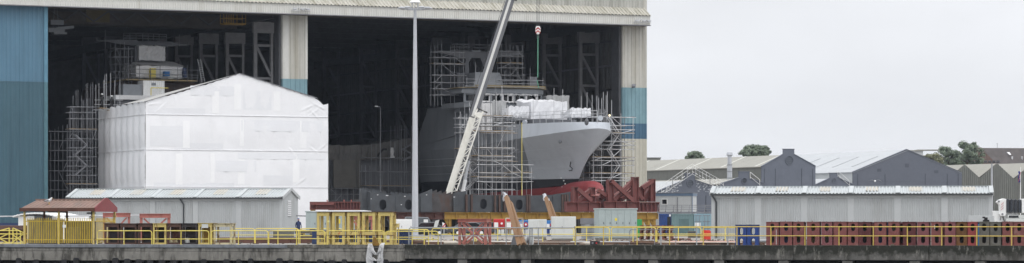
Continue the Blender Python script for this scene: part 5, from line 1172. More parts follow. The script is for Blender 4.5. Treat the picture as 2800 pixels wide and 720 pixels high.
for px, hh in ((1807, 622), (1905, 622), (1990, 622)):
    x = QUAY.x(px, 3); t = tag(MB().tube((0,0,0), (0,0,QUAY.z(hh, x, 3)), .04, 6).build('rail_post', G['railgrey']), {1807: 'loose grey rail post behind the second pallet stack', 1905: 'loose grey rail post beside the red barrel', 1990: 'loose grey rail post near the blue drilled stands'}[px], 'post', 'loose grey posts'); put(t, QUAY, x, 3, 0)

# ================================================================ portal stands on the edge
def portal(label, px0, px1, ptop, mt, mt2=None, y=1.0, dep=.75, top=True, beam=.22, mid=None, low=.1, pw=.115, group='steel portal stands', cat='stand', fr=QUAY, infill=None, plate=None):
    x0, x1 = fr.x(px0, y), fr.x(px1, y); w_ = x1-x0; h = fr.z(ptop, (x0+x1)/2, y); t = thing('portal_stand', label, cat, fr, x0, y, 0, 0, group); mt2 = mt2 or mt
    for a in (0, w_-pw):
        for b in (0, dep-pw): 
            mb = MB().box(a, a+pw, b, b+.02, 0, h-.02).box(a, a+pw, b+pw-.02, b+pw, 0, h-.02).box(a+pw/2-.012, a+pw/2+.012, b+.02, b+pw-.02, 0, h-.02) if False else MB().box(a, a+pw, b, b+pw, 0, h-.02)
            mb.build('post', mt, t, bevel=.01)
    for b in (.01, dep-.09): MB().box(pw+.002, w_-pw-.002, b, b+.08, h-.02-beam, h-.021).build('top_beam', mt2, t)
    for a in (.012, w_-pw+.02): MB().box(a, a+.08, pw+.002, dep-pw-.002, h-beam, h-.022).build('side_beam', mt2, t)
    if low:
        for b in (.01, dep-.09): MB().box(pw+.002, w_-pw-.002, b, b+.08, .0, low).build('foot_beam', mt2, t)
    if mid:
        z = fr.z(mid, x0, y)
        MB().box(pw+.002, w_-pw-.002, .005, .09, z-.0, z+.2).build('mid_beam', mt2, t); MB().box(-.03, w_+.03, -.02, dep, z-.035, z-.004).build('shelf_plate', G['rustpost'] if mt is G['yellow'] else mt2, t)
    if top: MB().box(-.05, w_+.05, -.05, dep+.05, h-.018, h+.01).build('cap_plate', plate or mt, t)
    if infill: MB().box(pw+.004, w_-pw-.004, dep-.06, dep-.05, low, h-beam).build('back_panel', infill, t)
    return t
brown, bb = G['darkbrown'], G['blackbrown']
portal('brown rusted portal stand closest to the palisade fence', 285, 325, 611, brown, infill=G['blackbrown'])
portal('brown rusted portal stand second from the palisade, pipe stub at its foot', 329, 373, 611.5, brown, infill=G['blackbrown'])
portal('brown rusted portal stand between its twin and the lone yellow stand', 377, 416, 611, brown, infill=G['blackbrown'])
portal('single yellow portal stand wedged among the brown ones', 418, 454, 611, G['yellow'], infill=G['blackbrown'])
portal('brown portal stand with a patchy white block at its foot', 457, 495, 611, brown, infill=G['rustpost'])
portal('blackish portal stand with a white tub inside it', 497, 539, 611, bb, infill=G['blackbrown'])
ysw = portal('yellow portal stand with a white top beam', 542, 579, 610.5, G['yellow'], G['yellow'], infill=G['ochre'])
portal('worn cream portal stand with flaking posts at the end of the row', 584, 633, 611, G['creamworn'], beam=.2)
x = QUAY.x(560.5, .98)-QUAY.x(542, 1.0); MB().box(x-.21, x+.21, -.03, .008, QUAY.z(624, 0, 1), QUAY.z(613, 0, 1)).build('painted_panel', G['boxgrey'], ysw)
x = QUAY.x(476, 1.4); t = tag(MB().prism([(-.27,-.16,0),(.27,-.16,0),(.25,-.16,.18),(.1,-.16,.14),(-.25,-.16,.19)], (0,.3,0)).build('stone_block', G['creamworn'], bevel=.03), 'patchy white block lying in the foot of a brown stand', 'block'); put(t, QUAY, x, 1.4, .1)
x = QUAY.x(512, 1.4); t = tag(MB().tube((0,0,0), (0,0,.26), .16, 14, .17).tube((0,0,.26), (0,0,.29), .18, 14).build('plastic_tub', G['boxgrey']), 'white plastic tub standing inside the blackish stand', 'tub'); put(t, QUAY, x, 1.4, .1)
# tall yellow stands
lab = ['tall yellow stand nearest the pale shed, small round notice on its post', 'tall yellow stand with a red scrawl on its middle beam', 'tall yellow stand in the middle of the five, faded red trestle seen through it', 'tall yellow stand with a trestle brace seen through it, behind the rusty plate', 'tall yellow stand most stained with rust, at the mast end of the five']
for k, (a, b) in enumerate(((866, 899), (908, 942), (949, 983), (990, 1025), (1034, 1072))):
    tall = portal(lab[k], a, b, 579.5, G['yellow'], y=.95+.02*k, dep=.9, beam=.24, mid=643, pw=.16, group='tall yellow stands', low=.14, plate=G['rustpost'])
    if k == 0: MB().tube((QUAY.x(897,.95)-QUAY.x(865,.95), -.001, QUAY.z(606, 0, 1)), (QUAY.x(897,.95)-QUAY.x(865,.95), -.014, QUAY.z(606, 0, 1)), .07, 16).build('round_notice', mat('notice yellow', (.75,.68,.25), .5), tall)
    if k == 1: MB().path([(.44+.09*math.cos(q_)*.8, -.008, QUAY.z(636, 0, 1)+.09*math.sin(q_)) for q_ in [2.4-.5*j for j in range(11)]], .014, 4).build('paint_scrawl', mat('red spray', (.6,.12,.05), .7), tall)
t = thing('steel_sheet', 'flat pale grey steel sheet lying across the tops of the tall yellow stands', 'sheet', QUAY, QUAY.x(847, 1.0), 1.0, QUAY.z(579, 0, 1)+.02)
MB().prism([(0,.3,0), (QUAY.x(1012,1)-QUAY.x(847,1),.3,0), (QUAY.x(985,1)-QUAY.x(847,1),.9,.05), (.7,.9,.05)], (0, .02, .03)).build('sheet_plate', mat('zinc sheet', (.46,.47,.48), .45, .3, var=.1), t)
portal('short ochre stool stand tucked against the last tall yellow stand', 1075, 1084, 612, G['yellow'], y=1.3, dep=.6, pw=.06, group='tall yellow stands')

# rusty plate and hanging rag over the quay edge
x = QUAY.x(1026, -.25); t = thing('steel_plate', 'rusty ochre plate sticking up over the quay edge behind the white rag', 'plate', QUAY, x, -.13)
MB().prism([(-.22,0,-.05), (.20,.02,-.05), (.18,.02,.1), (-.05,0,.5), (-.15,0,.48), (-.2,0,.25)], (0, .05, 0)).build('plate_body', mat('ochre rusty plate', (.25,.14,.03), .8, var=.3), t)
t = thing('white_rag', 'grimy white rag draped over the quay edge in front of the tall stands', 'rag', QUAY, QUAY.x(1030, -.2), -.2, 0)
rr = random.Random(2)
def strip(pts, w0, w1, n=18):
    P = []
    for i in range(n+1):
        u = i/n; k = u*(len(pts)-1); a = int(min(k, len(pts)-2)); f = k-a; p = Vector(pts[a]).lerp(Vector(pts[a+1]), f); w_ = w0+(w1-w0)*u; row = []
        for j in range(9):
            v = j/8-.5; row.append((p.x+v*w_, p.y-.05*math.cos(v*16+u*6)-.03*rr.random(), p.z))
        P.append(row)
    return P
MB().grid(strip([(-.40,-.05,.08), (-.38,-.12,-.15), (-.42,-.12,-.5), (-.45,-.12,-.82), (-.38,-.12,-1.25)], .25, .5)).grid(strip([(.42,-.0,.12), (.36,-.14,-.05), (.28,-.14,-.5), (.30,-.14,-.9), (.22,-.12,-1.3)], .22, .45)).grid(strip([(-.32,-.1,.0), (-.2,-.17,-.35), (.0,-.18,-.62), (.22,-.17,-.4), (.36,-.1,.0)], .17, .17)).grid(strip([(-.35,-.14,-.75), (-.1,-.18,-.95), (.1,-.18,-1.0), (.25,-.16,-.85)], .3, .3)).build('rag_cloth', G['cloth'], t, smooth=True)

# ================================================================ trestles
def trestle(label, fr, px0, px1, ptop, pcap, mt, y=0, dep=1.0, group='faded red trestles', cross=True, base=0, inner=False):
    x0, x1 = fr.x(px0, y), fr.x(px1, y); w_ = x1-x0; h = fr.z(ptop, (x0+x1)/2, y); hc = fr.z(pcap, (x0+x1)/2, y); t = thing('trestle', label, 'trestle', fr, x0, y, 0, 0, group); b_ = max(.12, w_*.085)
    for yy in (0, dep):
        MB().box(-.04, w_+.04, yy-.1, yy+.12, h-.04, h).box(-.02, w_+.02, yy-.02, yy+.04, hc, h-.04).box(-.04, w_+.04, yy-.1, yy+.12, hc, hc+.03).build('cap_beam', mt, t)
        for a in (0, w_-b_) if not inner else (0, b_*1.15, w_-2.15*b_, w_-b_): MB().box(a, a+b_, yy, yy+.1, 0, hc).build('leg', mt, t)
        if cross:
            MB().bar((b_*1.5, yy+.03, hc-.05), (w_-b_*1.5, yy+.03, .1), .09, .11).build('brace', mt, t); MB().bar((w_-b_*1.5, yy+.08, hc-.05), (b_*1.5, yy+.08, .1), .09, .11).build('brace', mt, t)
    for a in (0, w_-.06): MB().box(a, a+.06, 0, dep, hc, h-.05).build('end_beam', mt, t)
    for a in (b_*.5, w_-b_*.5): MB().bar((a, .1, hc), (a, dep, .2), .08, .08).build('end_brace', mt, t)
    return t
trestle('faded red lattice trestle on the quay edge behind the grey rail', QUAY, 1253, 1330, 598.5, 608, G['pinkred'], 1.2, 1.1)
TF2 = fpx(310, 226, 8); trestle('faded red trestle whose cap shows beside the maroon gable of the shelter', TF2, 282, 356, 582.5, 594, G['pinkred'], 0, 1.6)
TF3 = fpx(425, 226, 8); trestle('faded red trestle standing alone behind the dark stands', TF3, 383, 466, 584.5, 596, G['pinkred'], 0, 1.6)
TF4 = fpx(985, 215, 4); trestle('faded red trestle seen through the openings of the tall yellow stands', TF4, 958, 1020, 591, 602, G['pinkred'], 0, 1.3)
# yellow lattice trestle by the palisade
YT = QUAY.sub(QUAY.x(-30, 1.4), 1.4); t = thing('lattice_frame', 'low yellow tubular lattice frame at the end of the palisade', 'frame', YT); m = MB(); z1 = YT.z(640, 1); z2 = YT.z(624, 1)
X = [YT.x(p_) for p_ in (-28, 22, 32, 64)]
for y in (0, .5): m.bar((X[0], y, z1), (X[3], y, z1), .07).bar((X[0], y, .06), (X[3], y, .06), .07)
m.bar((X[0], .2, z1+.05), (X[1], .2, z2), .06).bar((X[2], .2, z2), (X[3], .2, z1+.05), .06).bar((X[1], .2, .05), (X[1], .2, z2), .07).bar((X[2], .2, .05), (X[2], .2, z2), .07)
for a, b in ((X[0], X[1]), (X[1], X[0]), (X[3], X[2]), (X[2], X[3])): m.bar((a, .0, .08), (b, .0, z1), .055)
m.build('tube_frame', G['rail'], t)
for k, (z, yq) in enumerate(((.9, 6), (1.05, 6.5), (.7, 6.2), (.5, 6.6), (.25, 6.1))):
    o = tag(MB().tube((QUAY.x(-80, yq), 0, 0), (QUAY.x(72, yq), 0, .0), .14, 10).build('rusty_pipe', brown), ['topmost rusty pipe of the pile beside the palisade', 'second rusty pipe down in the pile beside the palisade', 'third rusty pipe down in the pile beside the palisade', 'fourth rusty pipe down in the pile beside the palisade', 'bottom rusty pipe of the pile beside the palisade'][[1,0,2,3,4][k]], 'pipe', 'rusty pipes by the palisade'); put(o, QUAY, 0, yq, z)
# round-topped white hut
WF = fpx(115, 232, QUAY_DEG); t = thing('curved_hut', 'white hut with a curved corrugated roof behind the palisade shelter', 'hut', WF)
xa_, xb_ = WF.x(50), WF.x(178); zt_ = WF.z(581, 0); P = []; n = 36
for i in range(n+1):
    u = i/n; x = xa_-.4+(xb_-xa_+.9)*u; z = zt_-.05-.75*abs((u-.38)/.62)**2.2+(.035 if i % 2 else 0); P.append([(x, -.2, z), (x, 5, z)])
mb = MB().grid(P); mb.grid([[(a, b, c-.1) for a, b, c in r] for r in P]); mb.grid([[r[0], (r[0][0], r[0][1], r[0][2]-.1)] for r in P]); mb.build('roof', G['white'], t)
m = MB().corr((xa_,0,0),(xb_,0,0),(xb_,0,zt_-.85),(xa_,0,zt_-.3), .25, .03, (0,-1,0)); m.prism([(xa_,.05,0),(xb_,.05,0),(xb_,.05,zt_-.85),(xa_+4,.05,zt_-.25),(xa_,.05,zt_-.3)], (0,4.8,0)); m.build('wall', G['white'], t)
MB().box(WF.x(95), WF.x(142), -.1, -.04, 0, WF.z(590,0)).build('shutter', G['steeldark'], t)
t = tag(MB().tube((0,0,0), (14,0,.1), .06, 6).build('handrail_pipe', G['galv']), 'thin pale pipe running in front of the blue hall door', 'pipe'); put(t, WF, WF.x(-40), .3, WF.z(592.5, 0))

# ================================================================ cabinets, kiosks, machines on the yard
def cabinet(label, fr, px0, px1, ptop, dep, mt, doors=2, name='cabinet', cat='cabinet', lid=True, vents=False, notice=None, base=0.0, group=None):
    x0, x1 = fr.x(px0), fr.x(px1); w_ = x1-x0; h = fr.z(ptop, (x0+x1)/2); t = thing(name, label, cat, fr, x0, 0, 0, 0, group)
    MB().box(0, w_, 0, dep, base, h-.06).build('cabinet_body', mt, t, bevel=.02)
    if lid: MB().box(-.06, w_+.06, -.06, dep+.06, h-.12, h).build('cabinet_lid', mt, t, bevel=.02)
    for i in range(doors): 
        a = w_*i/doors; d_ = MB().box(a+.015, a+w_/doors-.015, -.03, 0, base+.08, h-.15).build('door', mt, t, bevel=.006); MB().box(a+w_/doors-.14, a+w_/doors-.10, -.06, -.03, h*.5, h*.5+.16).build('handle', G['steeldark'], d_)
    if base: MB().box(.05, w_-.05, .05, dep-.05, 0, base).build('plinth', G['concrete'], t)
    if vents: 
        for i in range(vents): a = w_*(i+.5)/vents; MB().box(a-.16, a+.16, -.045, -.03, h-.45, h-.25).build('vent', G['kiosk'], t)
    if notice: MB().box(fr.x(notice[0])-x0, fr.x(notice[1])-x0, -.05, -.031, fr.z(notice[3], x0), fr.z(notice[2], x0)).build('warning_label', mat('label yellow', (.75,.6,.05), .5), t)
    return t
K1 = fpx(1637, 236, 9); cabinet('large grey green electrical kiosk with a yellow label on its doors', K1, 1637, 1742, 570, 2.0, G['kiosk'], 6, 'electrical_kiosk', 'kiosk', vents=6, notice=(1681, 1687, 597, 604), base=.12)
K2 = fpx(838, 262, QUAY_DEG); cabinet('grey green electrical kiosk half hidden behind the tall yellow stands', K2, 836, 952, 577, 2.0, G['kiosk'], 4, 'electrical_kiosk', 'kiosk', notice=(925, 931, 599, 612), base=.12)
K3 = fpx(1444, 248, 2); cabinet('off white two door cabinet standing behind the tan prop', K3, 1445, 1495, 598, .8, G['boxgrey'], 2, lid=False, base=.15, name='switch_cabinet')
K4 = fpx(1508, 214, 2); cabinet('tallest off white two door cabinet in front of the second tan prop', K4, 1508, 1575, 590, .9, G['boxgrey'], 2, lid=False, base=.2, name='switch_cabinet')
K5 = fpx(1076, 300, 2); cabinet('white double site cabinet under the brown girder beside the mast', K5, 1076, 1127, 598, 2, G['white'], 2, lid=False, name='site_cabinet')
K6 = fpx(2648, 240, QUAY_DEG); cabinet('low pale cabinet with two panels against the end of the long shed', K6, 2648, 2716, 588, 1, G['shedtrim'], 2, lid=False, name='low_cabinet')
# small things on top of and among
t = thing('valve', 'small dark valve standing above the grey stands beside the long shed', 'valve', QUAY, QUAY.x(2695, 3), 3, 0); zv = QUAY.z(607, 0, 3)
MB().box(-.13, .13, -.1, .1, 0, zv).build('stand_pipe', G['steeldark'], t); MB().box(-.16, .22, -.12, .12, zv, zv+.12).box(-.08, .12, -.1, .1, zv+.12, zv+.26).box(-.18, -.02, -.08, .08, zv+.2, zv+.3).build('valve_body', G['black'], t)
def pump(label, fr, px, w_, mt, ptop):
    x0 = fr.x(px); h = fr.z(ptop, x0); t = thing('pump_unit', label, 'machine', fr, x0)
    MB().box(0, w_, 0, 1.2, .75, h).build('machine_body', mt, t, bevel=.08); MB().tube((w_*.72, -.12, h-.45), (w_*.72, .1, h-.45), .22, 14).build('drum_end', G['redbright'] if mt is G['bluebright'] else mt, t); MB().tube((w_*.72, -.15, h-.45), (w_*.72, -.1, h-.45), .11, 12).build('hub', G['white'], t)
    m = MB()
    for k in range(5): a = .1+k*(w_-.3)/4; m.box(a, a+.1, .05, .9, .05, .75)
    m.build('frame', G['railgrey'] if mt is not G['bluebright'] else G['blue'], t); MB().box(.05, w_*.4, -.06, 0, .8, h-.35).build('panel', G['white'], t); MB().box(w_*.42, w_*.6, -.05, .6, .2, .7).box(w_*.66, w_*.95, -.05, .6, .1, .72).build('motor', G['boxgrey'], t, bevel=.03)
PF = fpx(1356, 290, 2); pump('bright red machine on a grey frame beyond the faded red trestle', PF, 1350, 1.1, G['redbright'], 599); pump('bright red tank machine with white panels behind the tan prop', PF, 1384, 1.2, G['redbright'], 599)
pump('blue machine with a red and white drum end beside the off white cabinet', fpx(1418, 292, 2), 1418, 1.0, G['bluebright'], 602); pump('blue machine showing between the two off white cabinets', fpx(1494, 292, 2), 1494, .8, G['bluebright'], 603)
o = thing('pipe_frame', 'cream open pipe frame behind the tan prop under the yellow girder', 'frame', fpx(1383, 280, 2)); f_ = fpx(1383, 280, 2)
a, b, z, z3 = 0, f_.x(1430), f_.z(597.5, 0), f_.z(608, 0)
MB().tube((a,0,0), (a,0,z), .06).tube((b,0,0), (b,0,z), .06).tube((a,0,z), (b,0,z), .06).tube((a,0,z3), (b,0,z3), .05).build('tube_frame', G['pipewhite'], o)
# coil beside the post
t = thing('cable_drum', 'grey coil drum lying beside the kiosk rail', 'drum', QUAY, QUAY.x(1448, 2.5), 2.5); MB().tube((-.15,0,.3), (.15,0,.3), .2, 14).build('core', G['steelgrey'], t); MB().tube((-.2,0,.3), (-.14,0,.3), .3, 16).build('flange', G['boxgrey'], t); MB().tube((.14,0,.3), (.2,0,.3), .3, 16).build('flange', G['boxgrey'], t)
t = thing('drum', 'grey ribbed drum standing between the off white cabinet and the kiosk', 'drum', fpx(1607, 240, 0)); m = MB().tube((0,0,0), (0,0,1.25), .52, 20)
for z in (.3, .62, .94): m.tube((0,0,z), (0,0,z+.05), .55, 20)
m.build('drum_shell', G['railgrey'], t); MB().box(-.6, .6, -.5, .5, 1.26, 1.75).build('hood', G['steelgrey'], t)
t = thing('equipment_box', 'small black box with a red light at the foot of the kiosk rail', 'box', QUAY, QUAY.x(1627, 2), 2); MB().box(-.28, .28, -.2, .2, 0, .24).build('case', G['black'], t, bevel=.03); MB().tube((-.1,-.21,.12), (-.1,-.25,.12), .06, 10).build('lens', G['steelgrey'], t); MB().tube((.14,-.21,.12), (.14,-.25,.12), .05, 10).build('lens', G['redbright'], t)
# tan props
def prop(label, fr, p0, p1, dyy, wid, seed):
    a = Vector((fr.x(p0[0], 0), 0, 0 if p0[1] > 660 else fr.z(p0[1], 0, 0))); b = Vector((fr.x(p1[0], dyy), dyy, fr.z(p1[1], 0, dyy))); t = thing('steel_prop', label, 'prop', fr, a.x, 0, 0)
    b -= Vector((a.x,0,0)); a = Vector((0,0,a.z)); n = Vector((1,0,.35)).normalized()
    MB().bar(a-n*wid*.52, b-n*wid*.52, wid, .32, (0,1,0)).build('flange_beam', G['tanbeam'], t)
    MB().bar(a+n*wid*.52+Vector((0,.02,0)), b+n*wid*.52+Vector((0,.02,-.45)), wid*.98, .28, (0,1,0)).build('flange_beam', G['tanbeam'], t)
    MB().bar(a+Vector((0,-.16,0)), b+Vector((0,-.16,-.2)), .035, .03, (0,1,0)).build('edge_strip', G['tanedge'], t)
    rr = random.Random(seed)
    for c, s_ in ((b-n*wid*.52, 0), (b+n*wid*.52+Vector((0,0,-.45)), 1)):
        P = [[(c.x+wid*(.75*math.cos(k)) * (1-.16*j) + (b.x-a.x)*.0+rr.uniform(-.05,.05)-.05*j, c.y+.22*math.sin(k)*(1-.1*j), c.z-.22+.17*j+rr.uniform(-.07,.07)) for k in [2*math.pi*q_/8 for q_ in range(9)]] for j in range(4)]
        MB().grid(P).build('plastic_cap', G['foil'], t)
    return t
prop('tan painted steel prop leaning with a torn plastic cap, foot on the quay edge', QUAY, (1427, 668), (1390, 537), 3.0, .24, 1)
prop('tan painted steel prop leaning behind the tall off white cabinet, torn cap on top', QUAY.sub(0, 47), (1534, 669), (1497, 538), 2.0, .27, 2)
t = tag(MB().prism([(-.28,0,0), (.3,0,0), (.12,0,.75), (-.05,0,.75)], (0,.4,0)).build('steel_wedge', G['steelgrey']), 'dark grey tapered steel foot standing beside the tan prop', 'wedge'); put(t, QUAY, QUAY.x(1408, 1.6), 1.6)
# faded items on ground
t = tag(MB().grid([[(x*1.0, y*.6, .03+.10*random.random()) for y in range(9)] for x in range(8)]).build('ground_sheet', G['tarp']), 'white plastic sheet spread on the ground before the kiosk and pallets', 'sheet'); put(t, QUAY, QUAY.x(1700, 5), 4.5)
for k, (p0, p1, yq, mt, lb, z) in enumerate(((1440, 1640, 5, G['pipewhite'], 'pale rusty pipe lying along the quay nearest the coil drum', .08), (1560, 1720, 9, G['railgrey'], 'grey pipe lying on the yard in front of the kiosk', .1), (1800, 2030, 6, G['pipewhite'], 'long pale pipe on the ground between barrel and blue stands', .1), (1830, 2010, 9, G['pinkred'], 'reddish long bar lying behind the pale pipe near the barrel', .12), (1215, 1260, 4, G['pipewhite'], 'short pale pipe behind the grey rail beside the faded red trestle', .1), (1335, 1440, 6, G['pipewhite'], 'pale rusty pipe on the ground behind the tan prop', .1), (1338, 1430, 9, G['railgrey'], 'grey pipe on the ground further behind the tan prop', .12), (1165, 1245, 9, G['pipewhite'], 'pale pipe on the yard between the mast and red trestle', .12), (2035, 2100, 4, G['railgrey'], 'grey pipe pile end showing beside the first maroon stand', .25))):
    x0, x1 = QUAY.x(p0, yq), QUAY.x(p1, yq); o = tag(MB().tube((0,0,0), (x1-x0,random.uniform(-.5,.5),0), .09, 8).build('ground_pipe', mt), lb, 'pipe', 'pipes lying on the yard'); put(o, QUAY, x0, yq, z)
o = tag(MB().box(0, QUAY.x(930, 12)-QUAY.x(600, 12), 0, 1.2, 0, .38).box(1, 5, -.3, 0, 0, .2).build('plate_stack', mat('rust plates', (.115,.058,.045), .8, var=.3, sc=.8)), 'long low stack of rusty plates between pale shed and tall yellow stands', 'plate stack'); put(o, QUAY, QUAY.x(600, 12), 12)
# dark timbers and yellow bin near the shed gable
t = thing('timber_stack', 'stack of dark timbers on the ground in front of the pale shed gable', 'timber', QUAY, QUAY.x(738, 20), 20); MB().box(0, 1.6, 0, .9, 0, .35).box(.2, 1.5, .1, .8, .36, .8).build('block', mat('dark stone', (.13,.13,.12), .85, var=.25), t); 
t = thing('timber_stack', 'stack of dark skids on the ground in front of the yellow skip', 'timber', QUAY, QUAY.x(806, 18), 18); MB().box(0, 2.4, 0, .3, .62, .85).box(.1, .5, 0, .3, .0, .6).box(.55, 2.3, .05, .3, .2, .55).box(1.1, 1.4, -.1, .3, .55, .95).build('skid', G['palletgrey'], t)
t = thing('skip', 'yellow skip behind the dark skids near the grey kiosk', 'skip', fpx(822, 256, 0)); MB().prism([(-.35,0,0), (.3,0,0), (.42,0,.78), (-.45,0,.78)], (0,.8,0)).build('bin_body', G['palisade'], t)
for k, px in enumerate((861, 925, 962, 1008)):
    o = thing('blue_locker', ['blue locker beside the first tall yellow stand', 'blue locker seen through the second tall yellow stand', 'blue locker seen through the third tall yellow stand', 'blue locker seen through the fourth tall yellow stand'][k], 'locker', QUAY, QUAY.x(px, 4), 4, 0, 0, 'blue lockers'); MB().box(-.2, .26, 0, .5, 0, .92).build('locker_body', G['navy'], o, bevel=.02); MB().box(-.18, .24, -.02, 0, .06, .88).build('door', G['navy'], o)
# blue ribbed skip by the mast
t = thing('ribbed_skip', 'blue ribbed steel skip between the tall yellow stands and the mast', 'skip', QUAY, QUAY.x(1086, 4), 4); xw = QUAY.x(1117, 4)-QUAY.x(1086, 4)
MB().corr((0,0,.02),(xw,0,.02),(xw,0,.85),(0,0,.85), .13, .04, (0,-1,0)).box(0, xw, .01, .9, .02, .84).build('skip_body', G['navy'], t); MB().box(-.03, xw+.03, -.06, .95, .85, .92).build('rim', G['navy'], t)
# person by the shed corner
def person(fr, x, y):
    o = thing('person', 'person in navy workwear standing behind the rails at the pale shed corner', 'person', fr, x, y, 0, 20)
    J = [((0,0,.95),.15), ((0,0,1.15),.15), ((0,0,1.38),.17), ((0,0,1.5),.07), ((0,-.02,1.6),.09), ((0,-.02,1.72),.085),
         ((.19,0,1.4),.075), ((.26,.02,1.12),.055), ((.24,-.1,.88),.042), ((.24,-.13,.8),.04), ((-.19,0,1.4),.075), ((-.26,.02,1.12),.055), ((-.24,-.1,.88),.042), ((-.24,-.13,.8),.04),
         ((.1,0,.88),.1), ((.11,-.02,.5),.075), ((.11,.02,.1),.055), ((.12,-.12,.04),.045), ((-.1,0,.88),.1), ((-.11,-.02,.5),.075), ((-.11,.02,.1),.055), ((-.12,-.12,.04),.045)]
    E = [(0,1),(1,2),(2,3),(3,4),(4,5),(2,6),(6,7),(7,8),(8,9),(2,10),(10,11),(11,12),(12,13),(0,14),(14,15),(15,16),(16,17),(0,18),(18,19),(19,20),(20,21)]
    me = bpy.data.meshes.new('body'); me.from_pydata([j[0] for j in J], E, []); ob = bpy.data.objects.new('body', me); COL.objects.link(ob); ob.parent = o
    sk = ob.modifiers.new('skin', 'SKIN')
    for i, j in enumerate(J): me.skin_vertices[0].data[i].radius = (j[1], j[1]*.85)
    me.skin_vertices[0].data[0].use_root = True
    ob.modifiers.new('sub', 'SUBSURF').levels = 1; ob.modifiers['sub'].render_levels = 2; me.materials.append(mat('navy workwear', (.022,.035,.10), .8, var=.1))
    MB().ell((0,-.03,1.67), (.082,.1,.115), 14, 10).build('head', G['skin'], o, smooth=True)
    MB().ell((0,-.01,1.735), (.10,.12,.075), 14, 8).build('helmet', G['blue'], o, smooth=True)
    for s_ in (-1, 1):
        hd = MB().ell((s_*.24,-.14,.76), (.025,.04,.05), 8, 6)
        for q_ in range(4): hd.tube((s_*.24, -.165+.018*q_, .73), (s_*.235, -.17+.018*q_, .655+.012*abs(q_-1)), .01, 5, .007)
        hd.tube((s_*.225, -.17, .77), (s_*.21, -.2, .71), .011, 5, .008); hd.build('hand', G['skin'], o)
P1 = fpx(816, 268, 0); person(P1, 0, 0)
# hard hatted workers in the scaffold
def worker(fr, px, pyh, label, y=2):
    x = fr.x(px, y); z = fr.z(pyh, x, y)-1.75; o = thing('person', label, 'person', fr, x, y, z)
    MB().path([(.1,0,0), (.09,0,.45), (.02,0,.9), (0,0,1.15), (0,0,1.38), (0,-.02,1.5), (0,-.03,1.6), (0,-.03,1.7)], [.06,.085,.17,.17,.2,.07,.09,.08], 10).path([(.21,0,1.4), (.28,-.05,1.12), (.2,-.25,1.0)], [.07,.055,.04], 7).path([(-.21,0,1.4), (-.28,-.05,1.12), (-.2,-.25,1.0)], [.07,.055,.04], 7).path([(-.1,0,0), (-.09,0,.45), (-.02,0,.9)], [.06,.085,.12], 8).build('body', G['black'], o, smooth=True)
    MB().ell((0,-.02,1.73), (.15,.18,.1), 12, 7).build('helmet', G['hivis'], o, smooth=True)
    MB().box(-.5, .5, -.4, .4, -.08, 0).build('foot_board', G['board'], o)
worker(LF, 279, 257.5, 'worker in dark clothes and white helmet among tall poles, further from the tent peak')
worker(LF, 305, 263, 'worker in dark clothes and white helmet among tall poles, just above the tent edge')
# ================================================================ box stands with oval holes
def box_stand(fr, px0, px1, ptop, mt, label, y, dep=.55, back=None):
    x0, x1 = fr.x(px0, y), fr.x(px1, y); w_ = x1-x0; h = fr.z(ptop, (x0+x1)/2, y); t = thing('box_stand', label, 'stand', fr, x0, y, 0, random.uniform(-2.2, 2.2), 'box stands with oval holes')
    zm_ = h*.5; rx = .115; hh = h*.155
    for yy, nm, mm_ in ((0, 'front_plate', mt), (dep, 'back_plate', mt if back is None else mt)):
        mb = MB().holed(0, w_, 0, zm_, w_*.5, h*.26, rx, hh, yy, yy+.02).holed(0, w_, zm_, h-.03, w_*.5, h*.765, rx, hh, yy, yy+.02); mb.build(nm, mm_, t)
    for a, b in ((.05, .08), (w_-.08, w_-.05)): MB().box(a, b, .022, dep-.002, .0, h-.03).build('side_plate', mt, t)
    MB().box(-.03, w_+.03, -.02, dep+.04, h-.028, h).build('cap_plate', mt, t)
    back = back or G['blackbrown']  # without a seen colour, a dark plate is added to shade the holes
    if back is not None: MB().box(.09, w_-.09, dep-.16, dep-.13, .02, h-.05).build('hole_backing', back, t)
    if random.random() < .6: MB().box(w_*.4, w_*.43, .1, .14, h, h+.07).build('pin', mt, t)
    return t
ms, inblue, ingrey, intan = G['maroonstand'], G['navy'], G['palletgrey'], mat('tan inner plate', (.15,.11,.05), .8, var=.25)
brn = mat('rust brown stand', (.135,.062,.022), .7, var=.2, sc=2); rds = mat('red stand', (.27,.05,.05), .55, var=.12, sc=2); gst = mat('grey green stand', (.12,.115,.10), .7, var=.2, sc=2.5, dirt=(.2,.19,.17), damt=.5, dsc=(2,2,2)); mv = mat('mauve stand', (.20,.072,.08), .6, var=.15, sc=2); mdk = mat('dark maroon stand', (.105,.03,.032), .65, var=.18, sc=2)
